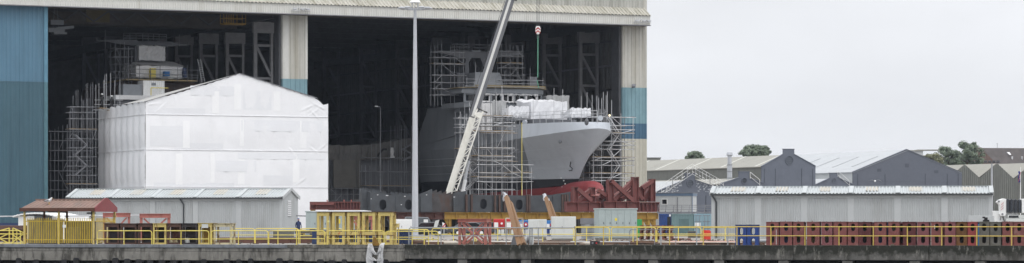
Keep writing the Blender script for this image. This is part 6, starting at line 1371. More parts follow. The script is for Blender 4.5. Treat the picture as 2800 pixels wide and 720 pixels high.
spec = [(2095,2129,ms,ingrey,'maroon box stand at the near end of the row, white stripe on its edge'), (2133,2166,ms,inblue,'maroon box stand with blue showing through both oval holes, next to the striped one'), (2169,2198,ms,ingrey,'plain maroon box stand between the blue holed and tan holed ones'), (2206,2241,ms,intan,'maroon box stand with tan plate showing through its holes'),
 (2246,2276,mv,ingrey,'dusty mauve box stand with grey showing in its lower hole, beside the tan holed one'), (2279,2315,ms,mdk,'maroon box stand with a pale scuff between its holes'), (2318,2347,ms,None,'maroon box stand just past the scuffed one'), (2348,2381,mdk,None,'dark maroon box stand sixth before the brown one'),
 (2391,2423,ms,inblue,'maroon box stand with blue showing through, fifth before the brown one'), (2429,2459,ms,ingrey,'maroon box stand with grey in its upper hole, beside the second blue holed one'), (2469,2504,mdk,None,'dark maroon box stand third before the brown one'), (2508,2540,mv,None,'mauve box stand second before the brown one'),
 (2546,2577,ms,None,'maroon box stand with a small white tag, just before the pinkish one'), (2583,2613,mv,None,'pinkish mauve box stand touching the brown one'), (2615,2644,brn,None,'rust brown box stand between the mauve and red ones'), (2646,2673,rds,None,'bright red box stand beside the grey pair'), (2677,2705,gst,None,'grey box stand next to the bright red one'), (2708,2737,gst,None,'grey box stand next to the last maroon ones'),
 (2741,2770,ms,None,'maroon box stand just past the grey pair'), (2772,2802,ms,None,'maroon box stand at the far end of the row'), (2806,2838,ms,None,'maroon box stand cut off by the end of the view')]
for k, (a, b, mt, bk, lb) in enumerate(spec): 
    t = box_stand(QUAY, a, b, 606.5+random.uniform(-.5,.6), mt, lb, 1.1+random.uniform(-.05, .05), back=bk)
    if k == 0: MB().box(.60, .62, -.012, -.002, .05, .95).build('white_stripe', G['white'], t)
    if k == 12: MB().box(.2, .23, -.012, -.002, 1.0, 1.2).build('white_tag', G['white'], t)
    if k == 16: MB().box(-.06, -.01, .0, .4, .0, 1.3).build('blue_edge', G['bluebright'], t)
# second row just behind, seen in the gaps
for k, (px, mt) in enumerate(((2112, mdk), (2150, G['navy']), (2186, gst), (2222, intan), (2262, gst), (2300, mdk), (2336, mdk), (2376, mdk), (2412, G['navy']), (2446, gst), (2465, mdk), (2486, mdk), (2528, mdk), (2566, mdk), (2600, mdk), (2634, mdk), (2660, G['navy']), (2694, gst), (2728, mdk), (2762, mdk))):
    box_stand(QUAY, px-15, px+15, 608, mt, 'dark box stand of the second row showing between the ones in front', 2.3+random.uniform(-.1,.1))
    o = [o for o in COL.objects if o.get('label', '').startswith('dark box stand of the second row')][-1]; o['group'] = 'second row of box stands'
# blue drilled stands
for k, (a, b) in enumerate(((2011, 2041), (2043, 2074))):
    y = 1.3; x0, x1 = QUAY.x(a, y), QUAY.x(b, y); w_ = x1-x0; h = QUAY.z(616, x0, y); t = thing('drilled_stand', ['cobalt blue stand with oval cutouts, the one nearer the red barrel', 'cobalt blue stand with oval cutouts, the one nearer the maroon stands'][k], 'stand', QUAY, x0, y, 0, 0, 'cobalt blue drilled stands')
    for yy in (0, .4): MB().holed(0, w_, .52, h-.02, w_*.5, h*.70, .13, .21, yy, yy+.03).holed(0, w_, .0, .52, w_*.5, .2, .13, .22, yy, yy+.03).build('drilled_plate', G['blue'], t)
    MB().box(-.02, w_+.02, -.03, .46, h-.018, h+.03).build('cap_plate', G['navy'], t); MB().box(.0, .03, .032, .398, 0, h-.02).box(w_-.03, w_, .032, .398, 0, h-.02).build('side_plate', G['blue'], t)
# barrel, bin, pallets
t = thing('barrel', 'orange red plastic barrel behind the yellow rail near the pale shed', 'barrel', fpx(1932, 236, 0)); MB().tube((0,0,0), (0,0,.7), .34, 18, .36).tube((0,0,.7), (0,0,.78), .30, 18).build('barrel_body', G['orangered'], t); MB().tube((0,0,.35), (0,0,.38), .37, 18).build('hoop', G['orangered'], t)
t = thing('dark_crate', 'dark grey crate on the yard in front of the grey green container', 'crate', fpx(1892, 268, 0)); MB().box(-.35, .35, 0, .6, .0, .62).build('crate_body', G['palletgrey'], t, bevel=.02); MB().box(-.3, .3, -.02, 0, .1, .55).build('front_panel', G['steeldark'], t); MB().box(.4, 1.5, .1, .6, 0, .38).build('side_box', G['palletgrey'], t)
t = thing('green_board', 'bright green board standing beside the grey green kiosk', 'board', fpx(1748, 262, 0)); MB().box(-.2, .25, 0, .5, .1, EYE+(HY-600)*262/FPX).build('board_body', G['green'], t, bevel=.02); MB().box(-.22, .27, -.02, .52, 0, .1).build('base', G['steeldark'], t)
def make_pallet(mt):
    t = thing('pallet', 'x', 'pallet', QUAY); m = MB()
    for k in range(6): m.box(-.6+k*.215, -.6+k*.215+.125, -.5, .5, .122, .144)
    m.build('deck_board', mt, t)
    for x in (-.6, -.07, .46):
        m = MB().box(x, x+.14, -.5, .5, 0, .02).box(x, x+.14, -.5, .5, .102, .12)
        for y in (-.5, -.07, .36): m.box(x, x+.14, y, y+.14, .0205, .1015)
        m.build('bearer', mt, t)
    return t
pal = make_pallet(G['pallet']); first = True
ordn = ['lowest', 'second from the ground', 'third from the ground', 'fourth from the ground', 'fifth from the ground', 'sixth from the ground', 'seventh from the ground', 'topmost']
for s_, (px, Y, n, where) in enumerate(((1773, 240, 8, 'stack nearest the green board'), (1815, 236, 8, 'stack in front of the blue container'))):
    f = fpx(px, Y, QUAY_DEG)
    for k in range(n):
        o = pal if first else copy_tree(pal); first = False
        put(o, f, random.uniform(-.06, .06), random.uniform(-.05, .05), k*.146+(.0 if s_ == 0 else 0), random.uniform(-3, 3)); o['label'] = 'red brown pallet, %s of the %s' % (ordn[k] if k < n-1 else 'topmost', where); o['group'] = 'stacked wooden pallets'
        if s_ == 1: o.scale = (1.1, 1, 1)
for k, (px, Y) in enumerate(((1838, 232), (1866, 232))):
    o = copy_tree(pal); put(o, fpx(px, Y, QUAY_DEG), 0, 0, 0, random.uniform(-4, 4)); o['label'] = ['red brown pallet lying flat on the yard beside the second stack', 'red brown pallet lying flat on the yard before the grey green container'][k]; o['group'] = 'wooden pallets lying flat'
# containers
def container(label, fr, px0, px1, ptop, mt, doors=None, rest=2.4):
    x0, x1 = fr.x(px0), fr.x(px1); h = fr.z(ptop, x0); t = thing('shipping_container', label, 'container', fr, x0, 0, 0, 0, 'shipping containers'); w_ = x1-x0
    if doors:
        MB().box(0, w_, .05, 6, .1, h).build('container_body', mt, t)
        for a in (0, w_/2): 
            d_ = MB().box(a+.04, a+w_/2-.04, 0, .05, .2, h-.12).build('door', mt, t); m = MB()
            for x in (a+.25, a+w_/2-.3): m.tube((x,-.04,.25), (x,-.04,h-.15), .025, 5)
            for z in (.8, 1.5, 2.1): m.box(a+.06, a+w_/2-.06, -.02, 0, z, z+.05)
            m.build('locking_bar', G['steelgrey'], d_)
        MB().box(.12, .7, -.03, -.005, 1.05, 1.4).build('notice', G['white'], t)
    else:
        MB().corr((0,0,.15),(w_,0,.15),(w_,0,h-.1),(0,0,h-.1), .28, .04, (0,-1,0)).box(0, w_, .01, rest, .1, h-.05).build('container_body', mt, t); m = MB().box(-.01, w_+.01, -.05, .05, h-.12, h).box(-.01, w_+.01, -.05, .05, .05, .2); m.build('frame_rail', mt, t)
    return t
XF = fpx(1803, 300, QUAY_DEG)
c = container('cobalt blue container with a dark doorway behind the pallets', XF, 1802, 1835, 585, G['contblue']); MB().box(XF.x(1825)-XF.x(1802), XF.x(1834)-XF.x(1802), -.06, -.045, .3, 2.0).build('doorway', G['black'], c); MB().box(XF.x(1830)-XF.x(1802), XF.x(1834.5)-XF.x(1802), -.065, -.05, 2.05, 2.25).build('sign', G['white'], c)
c = container('grey green container with a darker patched side panel', XF, 1836, 1896, 585, G['contgreen']); m = MB(); xo = XF.x(1836); a, b = XF.x(1850)-xo, XF.x(1884)-xo
m.box(a+.25, b, -.055, -.04, .4, XF.z(599, 0)); m.build('patch_panel', mat('dark patch', (.10,.165,.17), .6, var=.12), c)
container('pale blue container seen from its locked double doors', XF, 1897, 1944, 585, G['contpale'], True)
# walkway rail above containers
t = thing('roof_walkway', 'grey railed walkway running over the tops of the containers', 'walkway', XF, 0, .6, 0); za = XF.z(583, 0, 1); xa_, xb_ = XF.x(1796), XF.x(1946)
MB().box(xa_, xb_, -.3, 2.0, za-.05, za+.12).build('deck_edge', G['steelgrey'], t); m = MB()
for k in range(8): x = xa_+(xb_-xa_)*k/7; m.tube((x,-.2,za), (x+.08,-.2,XF.z(562,0)), .03, 5).prism([(x-.1,-.25,za),(x+.1,-.25,za),(x+.03,-.25,za+.35)], (0,.1,0))
for py in (561, 566, 572): m.tube((xa_,-.2,XF.z(py,0)), (xb_,-.2,XF.z(py+1,0)), .028, 5)
m.build('guard_rail', G['galvdull'], t)
# white site hut
HF = fpx(1775, 432, QUAY_DEG+4); t = thing('site_hut', 'pale grey site hut with a blue grey fascia and one white framed window', 'hut', HF); xa_, xb_ = HF.x(1771), HF.x(1894); h = HF.z(529, 0)
MB().box(xa_, xb_, 0, 5, 0, h-.02).build('wall', G['hutgrey'], t); MB().box(xa_-.1, xb_+.08, -.08, 5.1, HF.z(536,0), h).build('fascia', G['hutfascia'], t); MB().box(xa_-.15, xb_+.12, -.14, 5.15, h, h+.08).build('roof_edge', G['galvdull'], t)
w_ = MB(); a, b, z0, z1 = HF.x(1809), HF.x(1825), HF.z(560,0), HF.z(544,0); w_.box(a, b, -.05, 0, z0, z1); wo = w_.build('window', G['white'], t); MB().box(a+.1, b-.1, -.06, -.04, z0+.1, z1-.1).build('pane', G['glassdark'], wo)
for px in (1779, 1838, 1868): MB().box(HF.x(px), HF.x(px)+.04, -.015, 0, 0, HF.z(536,0)).build('panel_joint', G['shedtrim'], t)
MB().tube((HF.x(1893),-.1,0), (HF.x(1893),-.1,h), .06, 6).build('downpipe', G['hutfascia'], t); MB().tube((HF.x(1853),-.12,2), (HF.x(1853),-.12,HF.z(540,0)), .05, 6).build('vent_pipe', G['steelgrey'], t)
# cars beyond the girder
def car(label, fr, x, y, rot, paint):
    t = thing('parked_car', label, 'car', fr, x, y, 0, rot, 'cars parked behind the support girder')
    prof = [(-2.1,.35),(-2.15,.75),(-1.9,.92),(-1.3,.98),(-.65,1.42),(.75,1.46),(1.65,1.0),(2.05,.9),(2.12,.6),(2.1,.35)]
    MB().prism([(a,-.85,b) for a, b in prof], (0,1.7,0)).build('body', paint, t, bevel=.08)
    MB().prism([(-1.15,-.87,1.0),(-.6,-.87,1.36),(.7,-.87,1.38),(1.4,-.87,1.02)], (0,1.74,0)).build('window', G['glassdark'], t)
    for a in (-1.3, 1.3):
        for b in (-.86, .68): wv = MB().tube((a,b,.33), (a,b+.18,.33), .33, 16).build('wheel', G['tyre'], t); MB().tube((a,b-.015,.33), (a,b+.195,.33), .19, 10).build('rim', G['lampwhite'], wv)
    for a in (-.6, .6): MB().box(2.05, 2.15, a-.18, a+.18, .68, .82).build('headlight', G['lampwhite'], t)
CFr = fpx(1190, 310, 12); car('dark car parked behind the mast under the brown girder', CFr, -1.0, 0, 0, G['carpaint']); car('grey car parked behind the yellow legs of the support girder', CFr, 3.6, .6, 5, G['carsilver'])
car('dark grey car parked beside the red machine under the ochre girder', CFr, 6.5, 4.5, -5, G['carpaint'])
t = thing('van', 'dark grey van with a white and yellow square on its flank just beside the mast', 'van', fpx(1152, 313, 8)); MB().prism([(-1.6,0,.4),(1.0,0,.4),(1.05,0,1.5),(.75,0,2.0),(-1.6,0,2.05)], (0,1.8,0)).build('body', mat('van grey', (.10,.11,.12), .4, var=.05), t, bevel=.12); MB().box(.25, .72, -.03, -.005, 1.45, 1.75).build('white_square', G['white'], t); MB().box(.22, .75, -.03, -.005, 1.1, 1.43).build('yellow_square', mat('hazard yellow', (.5,.4,.04), .5), t)
for a in (-1.0, .55): wv = MB().tube((a,-.02,.36), (a,.2,.36), .36, 16).build('wheel', G['tyre'], t)
# red and white barrier post and pale sheet under the girder
t = thing('barrier_post', 'grey post with a red and white striped plate behind the grey rail', 'post', fpx(1214, 270, 0)); MB().tube((0,0,0), (0,0,1.0), .06, 6).build('pole', G['railgrey'], t); MB().prism([(-.12,-.08,.8), (.16,-.08,.8), (.1,-.08,1.3), (-.16,-.08,1.45)], (0,.03,0)).build('plate', G['white'], t); MB().bar((-.14,-.085,.95), (.13,-.085,1.3), .02, .1).bar((-.05,-.085,.82), (.15,-.085,1.05), .02, .09).build('stripe', G['redbright'], t)
t = tag(MB().prism([(0,0,0), (.35,0,0), (.62,0,.9), (.2,0,.8)], (0,.05,0)).build('pale_sheet', G['boxgrey']), 'pale bent sheet leaning under the brown girder beside its dark leg', 'sheet'); put(t, fpx(1185, 300, 0), 0, 0, .8)

# ================================================================ factory sheds beyond
def gable_shed(label, px0, px1, pxp, pye0, pye1, pyp, Y, depth, wall, roof, flat=0, strips=0, circle=None, side=None, right_side=False, ribs=None, leftpx=None):
    f0 = fpx(px0, Y, 24.9); x1 = f0.x(px1); xp0, xp1 = f0.x(pxp-flat/2), f0.x(pxp+flat/2); ze0, ze1 = f0.z(pye0, 0), f0.z(pye1, x1); zp = f0.z(pyp, xp0)
    t = thing('factory_shed', label, 'factory shed', f0); par = .35
    drop = 1.1 if flat else 0
    pts = [(0,0,0), (0,0,ze0), (xp0,0,zp-drop), (xp0,0,zp), (xp1,0,zp), (xp1,0,zp-drop), (x1,0,ze1), (x1,0,0)] if flat else [(0,0,0), (0,0,ze0), (xp0,0,zp), (x1,0,ze1), (x1,0,0)]
    if ribs:
        mb = MB(); n = int((x1)/ribs); P = []
        def top(x): return ze0+(zp-ze0)*x/xp0 if x < xp0 else zp+(ze1-zp)*(x-xp0)/(x1-xp0)
        for i in range(2*n+1):
            x = x1*i/(2*n); 
            for o_ in (0, 1):
                y = -.0 if (i+o_) % 2 else -.12; P.append([(x, y, 0), (x, y, top(x))])
        mb.grid(P); mb.build('gable_wall', wall, t)
    else: MB().prism(pts, (0, .35, 0)).build('gable_wall', wall, t)
    xm_ = (xp0+xp1)/2; zr_ = zp-drop-.15
    MB().prism([(-.25,.36,ze0-.15), (-.25,.36,ze0+.02), (xm_,.36,zr_+.1), (xm_,.36,zr_-.1)], (0,depth,0)).build('roof', roof, t) 
    MB().prism([(x1+.25,.36,ze1-.15), (x1+.25,.36,ze1+.02), (xm_,.36,zr_+.1), (xm_,.36,zr_-.1)], (0,depth,0)).build('roof', roof, t)
    MB().corr((0,.4,0),(0,depth,0),(0,depth,ze0),(0,.4,ze0), .5, .06, (-1,0,0)).box(.02, .2, .4, depth, 0, ze0-.02).build('side_wall', side or wall, t)
    MB().box(x1-.2, x1, .4, depth, 0, ze1).build('side_wall', side or wall, t); MB().box(0, x1, depth-.3, depth, 0, min(ze0, ze1)).build('back_wall', side or wall, t)
    if not ribs:
        m = MB(); segs = [((0,ze0),(xp0,zp-drop)), ((xp1,zp-drop),(x1,ze1))]
        for (a, b), (c, d) in segs: m.bar((a,.15,b+.05), (c,.15,d+.05), .55, .16)
        if flat: m.box(xp0-.1, xp1+.1, -.08, .5, zp, zp+.12)
        m.build('coping', wall, t)
    for k in range(strips):
        y = 3+ (depth-4)*k/max(1, strips-1); sl = Vector((xm_, 0, zr_+.1-ze0-.02)); a = Vector((0,y,ze0+.02+.06)); MB().bar(a, a+Vector((xm_*.98,0,(zr_-ze0+.08)*.98)), .06, .9, (0,1,0)).build('roof_strip', G['roofstrip'], t)
    if circle:
        cx_, cz_, r_ = f0.x(circle[0]), f0.z(circle[1], f0.x(circle[0])), circle[2]; dk = circle[3]
        w = MB().tube((cx_,-.02,cz_), (cx_,.1,cz_), r_, 28).build('round_window', mat('round panel', (.035,.04,.05) if dk else (.085,.098,.12), .6, var=.15), t)
        m = MB()
        for i in range(28):
            a, b = 2*math.pi*i/28, 2*math.pi*(i+1)/28; m.bar((cx_+r_*math.cos(a),-.06,cz_+r_*math.sin(a)), (cx_+r_*math.cos(b),-.06,cz_+r_*math.sin(b)), .12, .16, (0,1,0))
        for q_ in (-.5, 0, .5): m.box(cx_-r_*.85, cx_+r_*.85, -.05, -.02, cz_+q_*r_-.03, cz_+q_*r_+.03)
        m.build('window_ring', wall, w)
    return t, f0
bg_, rb, rw = G['brickgrey'], G['roofbeige'], G['roofwhite']
tA, fA = gable_shed('large blue grey brick shed with a stepped gable top, round panel and beige roof', 2083, 2230, 2157, 456, 455, 408.5, 620, 95, bg_, rb, 30, 7, (2158, 439, .95*1.0, False), G['cladgreen'])
tB, fB = gable_shed('small blue grey brick shed with flaking paint, white roof and roof edge scaffold', 1782, 1985, 1887, 531, 522, 476, 500, 40, bg_, rw, 27, 0, (1887, 502, .62, False), bg_)
tC, fC = gable_shed('small blue grey shed with a dark round window and beige roof beside the silver flue', 1971, 2090, 2035, 504, 503, 470.5, 540, 60, bg_, rb, 28, 4, (2035, 494.5, .55, True), bg_)
tE, fE = gable_shed('small blue grey shed with white roof and round panel between two big gables', 2229, 2332, 2282, 507, 505, 474, 632, 30, bg_, rw, 24, 0, (2281, 493.5, .5, False), bg_)
tD, fD = gable_shed('wide dark blue grey shed with a plain pointed gable and long white roof', 2333, 2630, 2479, 471, 473, 409.5, 640, 100, mat('dark shed wall', (.11,.122,.152), .65, var=.06, dirt=(.13,.14,.17), damt=.4, dsc=(.2,.2,.3)), rw, 0, 0, None, G['hutgrey'])
for k in range(12):
    m = MB(); y = 8+7*k; xm_ = fD.x(2479); a = Vector((2.0, y, fD.z(471,0)+2.0*.0)); 
dk_ = mat('dark wall line', (.07,.078,.098), .7, var=.2)
for t_, f_, ps, top in ((tA, fA, (2090, 2120, 2192, 2222), 462), (tD, fD, (2345, 2420, 2530, 2590, 2620), 476), (tB, fB, (1800, 1930), 535)):
    for p_ in ps: x = f_.x(p_); MB().box(x-.05, x+.05, -.08, -.003, 0, f_.z(top, x)).build('downpipe', dk_, t_)
for p_, a, b in ((2404, 462, 470), (2480, 448, 458), (2560, 466, 474)): x = fD.x(p_); MB().box(x-.5, x+.5, -.03, -.003, fD.z(b, x), fD.z(a, x)).build('wall_vent', dk_, tD)
for k in range(1, 5): x0_, x1_ = fD.x(2333), fD.x(2630); z_ = fD.z(473, 0)*k/5+.6; MB().box(x0_+.2, x1_-.2, -.02, -.002, z_, z_+.05).build('sheet_lap', mat('sheet lap', (.095,.105,.132), .7, var=.1), tD)
x = fD.x(2630); MB().bar((x*.5, .1, fD.z(411, x*.5)), (x, .1, fD.z(474, x)), .3, .12).bar((0, .1, fD.z(472, 0)), (x*.5, .1, fD.z(411, x*.5)), .3, .12).build('verge_trim', mat('verge trim', (.30,.315,.33), .6), tD)
# white roof rooflight streaks
G['roofstreak'] = mat('roof streak', (.38,.40,.42), .6)
ze0, zp_ = fD.z(471, 0), fD.z(409.5, fD.x(2479)); xp_ = fD.x(2479)
for k in range(11):
    y = 6+8.2*k; u0, u1 = .25, .72; A = Vector((xp_*u0, y, ze0+(zp_-.15-ze0)*u0+.16)); B = Vector((xp_*u1, y, ze0+(zp_-.15-ze0)*u1+.16)); MB().bar(A, B, .06, .8, (0,1,0)).build('rooflight', G['roofstreak'], tD)
# flaking white patches on shed B gable
m = MB(); rr = random.Random(8)
for i in range(230):
    u = rr.choice((rr.uniform(.0, .34), rr.uniform(.1, .4), rr.uniform(.6, .86))); x = fB.x(1985)*u; xp_b = fB.x(1887)
    top = fB.z(531,0)+(fB.z(486,xp_b)-fB.z(531,0))*min(x/(xp_b-.9), 1) if u < .5 else fB.z(486,xp_b)-(fB.z(486,xp_b)-fB.z(522,0))*((x-xp_b-.9)/(fB.x(1985)-xp_b))
    z = top-.3-abs(rr.gauss(0, .75)); s_ = rr.uniform(.04, .18); m.box(x-s_, x+s_, -.012, -.003, z-s_*.35, z+s_*.35)
m.build('paint_flake', G['flake'], tB)
# roof edge scaffold on shed B
t = thing('roof_scaffold', 'white tube edge scaffold following both roof slopes of the small flaking shed', 'scaffold', fB); xp_b = fB.x(1887); zP = fB.z(458, xp_b); zL = fB.z(531,0); zR = fB.z(512, fB.x(1968)); m = MB()
A0, A1, A2 = Vector((-1.5,-.8,zL-.8)), Vector((xp_b,-.8,zP)), Vector((fB.x(1972),-.8,fB.z(506,fB.x(1972))))
for off in (0, .55, -1.15): m.tube(A0+Vector((0,0,off)), A1+Vector((0,0,off)), .032, 5).tube(A1+Vector((0,0,off)), A2+Vector((0,0,off)), .032, 5)
m.build('ledger', G['white'], t); m = MB()
for P_, Q_ in ((A0, A1), (A1, A2)):
    for k in range(10):
        a = P_.lerp(Q_, k/9); b = P_.lerp(Q_, min(1, (k+.6)/9)); m.tube(a+Vector((0,0,-1.15)), a+Vector((0,0,.55)) if k % 3 else a+Vector((0,0,.3)), .03, 5)
        m.bar(a+Vector((0,.1,-.7)), b+Vector((0,.1,-.7)), .04, .09)
m.build('frame', G['white'], t); m = MB()
for px, a, b in ((1833, 484, 512), (1874, 465, 492), (1905, 460, 492), (1935, 474, 510)): m.tube((fB.x(px),-.85,fB.z(b,fB.x(px))), (fB.x(px),-.85,fB.z(a,fB.x(px))), .06, 5)
m.build('standard', G['galvdull'], t)
# handrails on E and C
for k, (f, p0, p1, lb) in enumerate(((fC, (2050, 471), (2076, 492), 'thin handrail climbing the roof of the small shed with the dark round window'), (fE, (2290, 468), (2322, 496), 'thin handrail climbing the roof of the small shed between the two big gables'))):
    t = thing('handrail', lb, 'handrail', f, 0, -.2); a = (f.x(p0[0]), 0, f.z(p0[1], f.x(p0[0]))); b = (f.x(p1[0]), 0, f.z(p1[1], f.x(p1[0]))); d_ = Vector((0,0,-.9)); m = MB().tube(a, b, .05, 5).tube(Vector(a)+d_, Vector(b)+d_, .04, 5).tube(a, Vector(a)+d_*1.4, .05, 5).tube(b, Vector(b)+d_*1.4, .05, 5); m.build('tube_rail', G['white'], t)
# silver flue
FF = fpx(1995, 545, 0); t = thing('flue', 'silver cylindrical flue with a wide cap rising above the small sheds', 'flue', FF); zt_ = FF.z(417, 0); r_ = .45
MB().tube((0,0,0), (0,0,FF.z(450,0)), r_*1.05, 14).build('stack', G['mastgrey'], t, smooth=False); MB().tube((0,0,FF.z(450,0)), (0,0,FF.z(427,0)), r_*.85, 14).build('neck', G['mastgrey'], t); MB().tube((0,0,FF.z(428,0)), (0,0,FF.z(424,0)), r_*.85, 14, .62).tube((0,0,FF.z(424,0)), (0,0,zt_), .62, 14, .5).build('cap', G['mastgrey'], t)
for py in (488, 470, 452): MB().tube((0,0,FF.z(py,0)), (0,0,FF.z(py-1.5,0)), r_*1.2, 14).build('band', G['galvdull'], t)
# grey zigzag sheds
tF, fF = gable_shed('olive grey ribbed shed with a low pointed gable beside the wide dark shed', 2600, 2679, 2638, 486, 487, 450, 660, 60, G['cladgreen'], rb, 0, 0, None, None, ribs=.55)
tG, fG = gable_shed('olive grey ribbed shed with the taller pointed gable behind the lamp mast', 2679.5, 2772, 2726, 487, 489, 447, 663.4, 60, G['cladgreen'], rb, 0, 0, None, None, ribs=.55)
tH, fH = gable_shed('olive grey ribbed shed at the edge of the view behind the flagpole', 2772.5, 2880, 2828, 490, 490, 445, 667.2, 60, G['cladgreen'], rb, 0, 0, None, None, ribs=.55)
# brick house with slate roof
BF = fpx(2690, 800, 10); t = thing('brick_house', 'brown brick house with a long slate roof and chimney above the ribbed sheds', 'house', BF); xa_, xb_ = BF.x(2688), BF.x(2900); ze, zr_ = BF.z(449, 0), BF.z(407.5, 0, 5); xl0 = BF.x(2640)
MB().prism([(xl0,0,0), (xa_+4,0,0), (xa_+4,0,ze), (xa_-.2,0,zr_-.3), (xl0,0,ze-.5)], (0,9,0)).build('gable_wall', G['brickred'], t); MB().box(xa_, xb_, .5, 9, 0, ze).build('wall', G['brickred'], t)
rf = MB().prism([(xa_+3.5,-.3,ze-.3), (xb_,-.3,ze-.3), (xb_,4.5,zr_), (xa_+.3,4.5,zr_)], (0,.1,.25)).prism([(xa_+3.5,9.3,ze-.3), (xb_,9.3,ze-.3), (xb_,4.5,zr_), (xa_+.3,4.5,zr_)], (0,.1,.25)).build('roof', G['slate'], t)
MB().box(BF.x(2672), BF.x(2692), 2.5, 4, ze, zr_+.35).build('chimney', G['brickred'], rf)
for px in (2766, 2793): x = BF.x(px, 2); MB().tube((x,1.5,ze+.5), (x,1.5,BF.z(428,x,1.5)), .28, 8).build('roof_vent', G['galv'], rf)
MB().prism([(BF.x(2765),1.6,BF.z(424,0,1.6)), (BF.x(2770),1.6,BF.z(424,0,1.6)), (BF.x(2768),2.4,BF.z(417,0,2.4)), (BF.x(2761),2.4,BF.z(417,0,2.4))], (0,-.15,.1)).build('rooflight', G['lampwhite'], rf)
x = BF.x(2727, 4.5); MB().tube((x,4.5,zr_), (x,4.5,zr_+1.6), .05, 5).tube((x-.4,4.5,zr_+1.4), (x+.3,4.5,zr_+1.4), .03, 4).build('aerial', G['galvdull'], rf)
bl2 = fpx(2490, 820, 0); t = thing('far_building', 'pale flat roofed building just showing over the wide white roof', 'building', bl2); MB().box(0, bl2.x(2524), 0, 12, 0, bl2.z(413.5, 0)).build('wall', G['hutgrey'], t); MB().box(-.3, bl2.x(2524)+.2, -.3, 12.3, bl2.z(413.5,0), bl2.z(411,0)).build('roof_edge', G['roofbeige'], t); MB().box(2, 9, 1, 8, bl2.z(411,0), bl2.z(409,0)).build('roof_plant', G['roofbeige'], t)
bl3 = fpx(1770, 740, 0); t = thing('far_building', 'low grey roof block behind the beige roof next to the hall corner', 'building', bl3); MB().box(bl3.x(1768), bl3.x(1806), 0, 9, 0, bl3.z(433, 0)).build('wall', G['roofbeige'], t); MB().box(bl3.x(1767), bl3.x(1808), -.3, 9.3, bl3.z(433,0), bl3.z(431,0)).build('roof_edge', G['cladgreen'], t)
# lamp mast and flag
t = thing('light_mast', 'grey light mast with a flat dark floodlight head beside the ribbed sheds', 'light mast', fpx(2712, 420, 0)); f = fpx(2712, 420, 0); zt_ = f.z(445, 0)
MB().tube((0,0,0), (0,0,zt_), .17, 8, .10).build('pole', G['mastgrey'], t); m = MB().box(-1.1, 1.1, -.1, .1, zt_-.08, zt_); m.build('cross_arm', G['steelgrey'], t)
for k in range(4): MB().box(-1.15+k*.6, -.75+k*.6, -.5, .1, zt_, zt_+.3).build('floodlight', G['steeldark'], t, bevel=.04)
ff = fpx(2790.5, 400, 0); t = thing('flagpole', 'white flagpole with a limp red white and blue flag before the ribbed sheds', 'flagpole', ff); zt_ = ff.z(457, 0); MB().tube((0,0,0), (0,0,zt_), .09, 8, .05).build('pole', G['white'], t)
fl = MB().grid([[(-.05-.28*u+.05*math.sin(v*9), -.03+.06*math.sin(u*8+v*5), zt_-.6-1.5*v) for v in (0,.25,.5,.75,1)] for u in (0,.33,.66,1)]).build('flag', G['flagblue'], t)
MB().bar((-.03,-.12,zt_-.7), (-.3,-.12,zt_-2.0), .03, .12, (0,1,0)).build('red_stripe', G['flagred'], fl); MB().bar((-.3,-.13,zt_-.8), (-.08,-.13,zt_-1.9), .02, .08, (0,1,0)).build('white_stripe', G['white'], fl)
# truck crane at the edge of view
EF = fpx(2725, 300, 0); t = thing('truck_crane', 'white truck crane with black boom collars at the edge of the view behind the stands', 'crane', EF)
def e_(px, py, y=0): return (EF.x(px, y), y, EF.z(py, 0, y))
pts = [e_(2738,545), e_(2744,543), e_(2752,545), e_(2752,585), e_(2748,591), e_(2738,592), e_(2732,586), e_(2735,578), e_(2734,560), e_(2726,553), e_(2730,548)]
MB().prism(pts, (0,1.0,0)).build('boom_head', G['white'], t, bevel=.04); m = MB()
for px, py in ((2731,551), (2741,586)): a = e_(px,py); m.tube((a[0],-.05,a[2]), (a[0],1.05,a[2]), .11, 10)
m.build('pin', G['steelgrey'], t); m = MB()
for py in (556, 563, 570): a, b = e_(2737,py+5), e_(2744,py-2); m.bar((a[0],-.012,a[2]), (b[0],-.012,b[2]), .02, .10, (0,1,0))
m.build('red_stripe', G['redbright'], t)
for k, px in enumerate((2752, 2762, 2773, 2784)):
    a, b = e_(px,546+k*.3), e_(px+9,582); MB().box(a[0], b[0]-.06, -.1-.03*k, 1.1, b[2], a[2]).prism([(a[0], -.1, a[2]), (a[0]+.2, -.1, a[2]), (a[0]+.12, -.1, a[2]+.12)], (0,.3,0)).build('boom_collar', mat('collar black', (.02,.024,.034), .35, spec=.6), t, bevel=.03)
a, b = e_(2793,544), e_(2900,583); MB().box(a[0], b[0], -.25, 1.2, b[2], a[2]).build('base_boom', G['white'], t, bevel=.05)
a, b = e_(2718,577), e_(2732,596); MB().box(a[0], b[0]+2, .4, 1.2, .9, a[2]).build('rear_deck', G['white'], t, bevel=.03)
a, b = e_(2750,588), e_(2900,606); MB().box(a[0], b[0], -.2, 2.2, .6, EF.z(598,0)).build('carrier', G['boxgrey'], t, bevel=.04); MB().box(a[0]+.2, a[0]+4, -.1, 2.0, EF.z(597.5,0), a[2]).build('cab', G['boxgrey'], t, bevel=.05); MB().box(a[0]+.3, a[0]+1.3, -.12, -.1, EF.z(596,0), EF.z(589.5,0)).build('window', G['glassdark'], t)
MB().tube(e_(2742,592,.3), e_(2746,606,.3), .05, 5).tube(e_(2737,592,.3), e_(2735,603,.3), .03, 5).build('hose', G['black'], t)
for x in (EF.x(2742)+.2, EF.x(2775), EF.x(2800)): 
    wv = MB().tube((x,-.1,.55), (x,.3,.55), .55, 18).build('wheel', G['tyre'], t); MB().tube((x,-.12,.55), (x,.32,.55), .25, 10).build('rim', G['lampwhite'], wv)

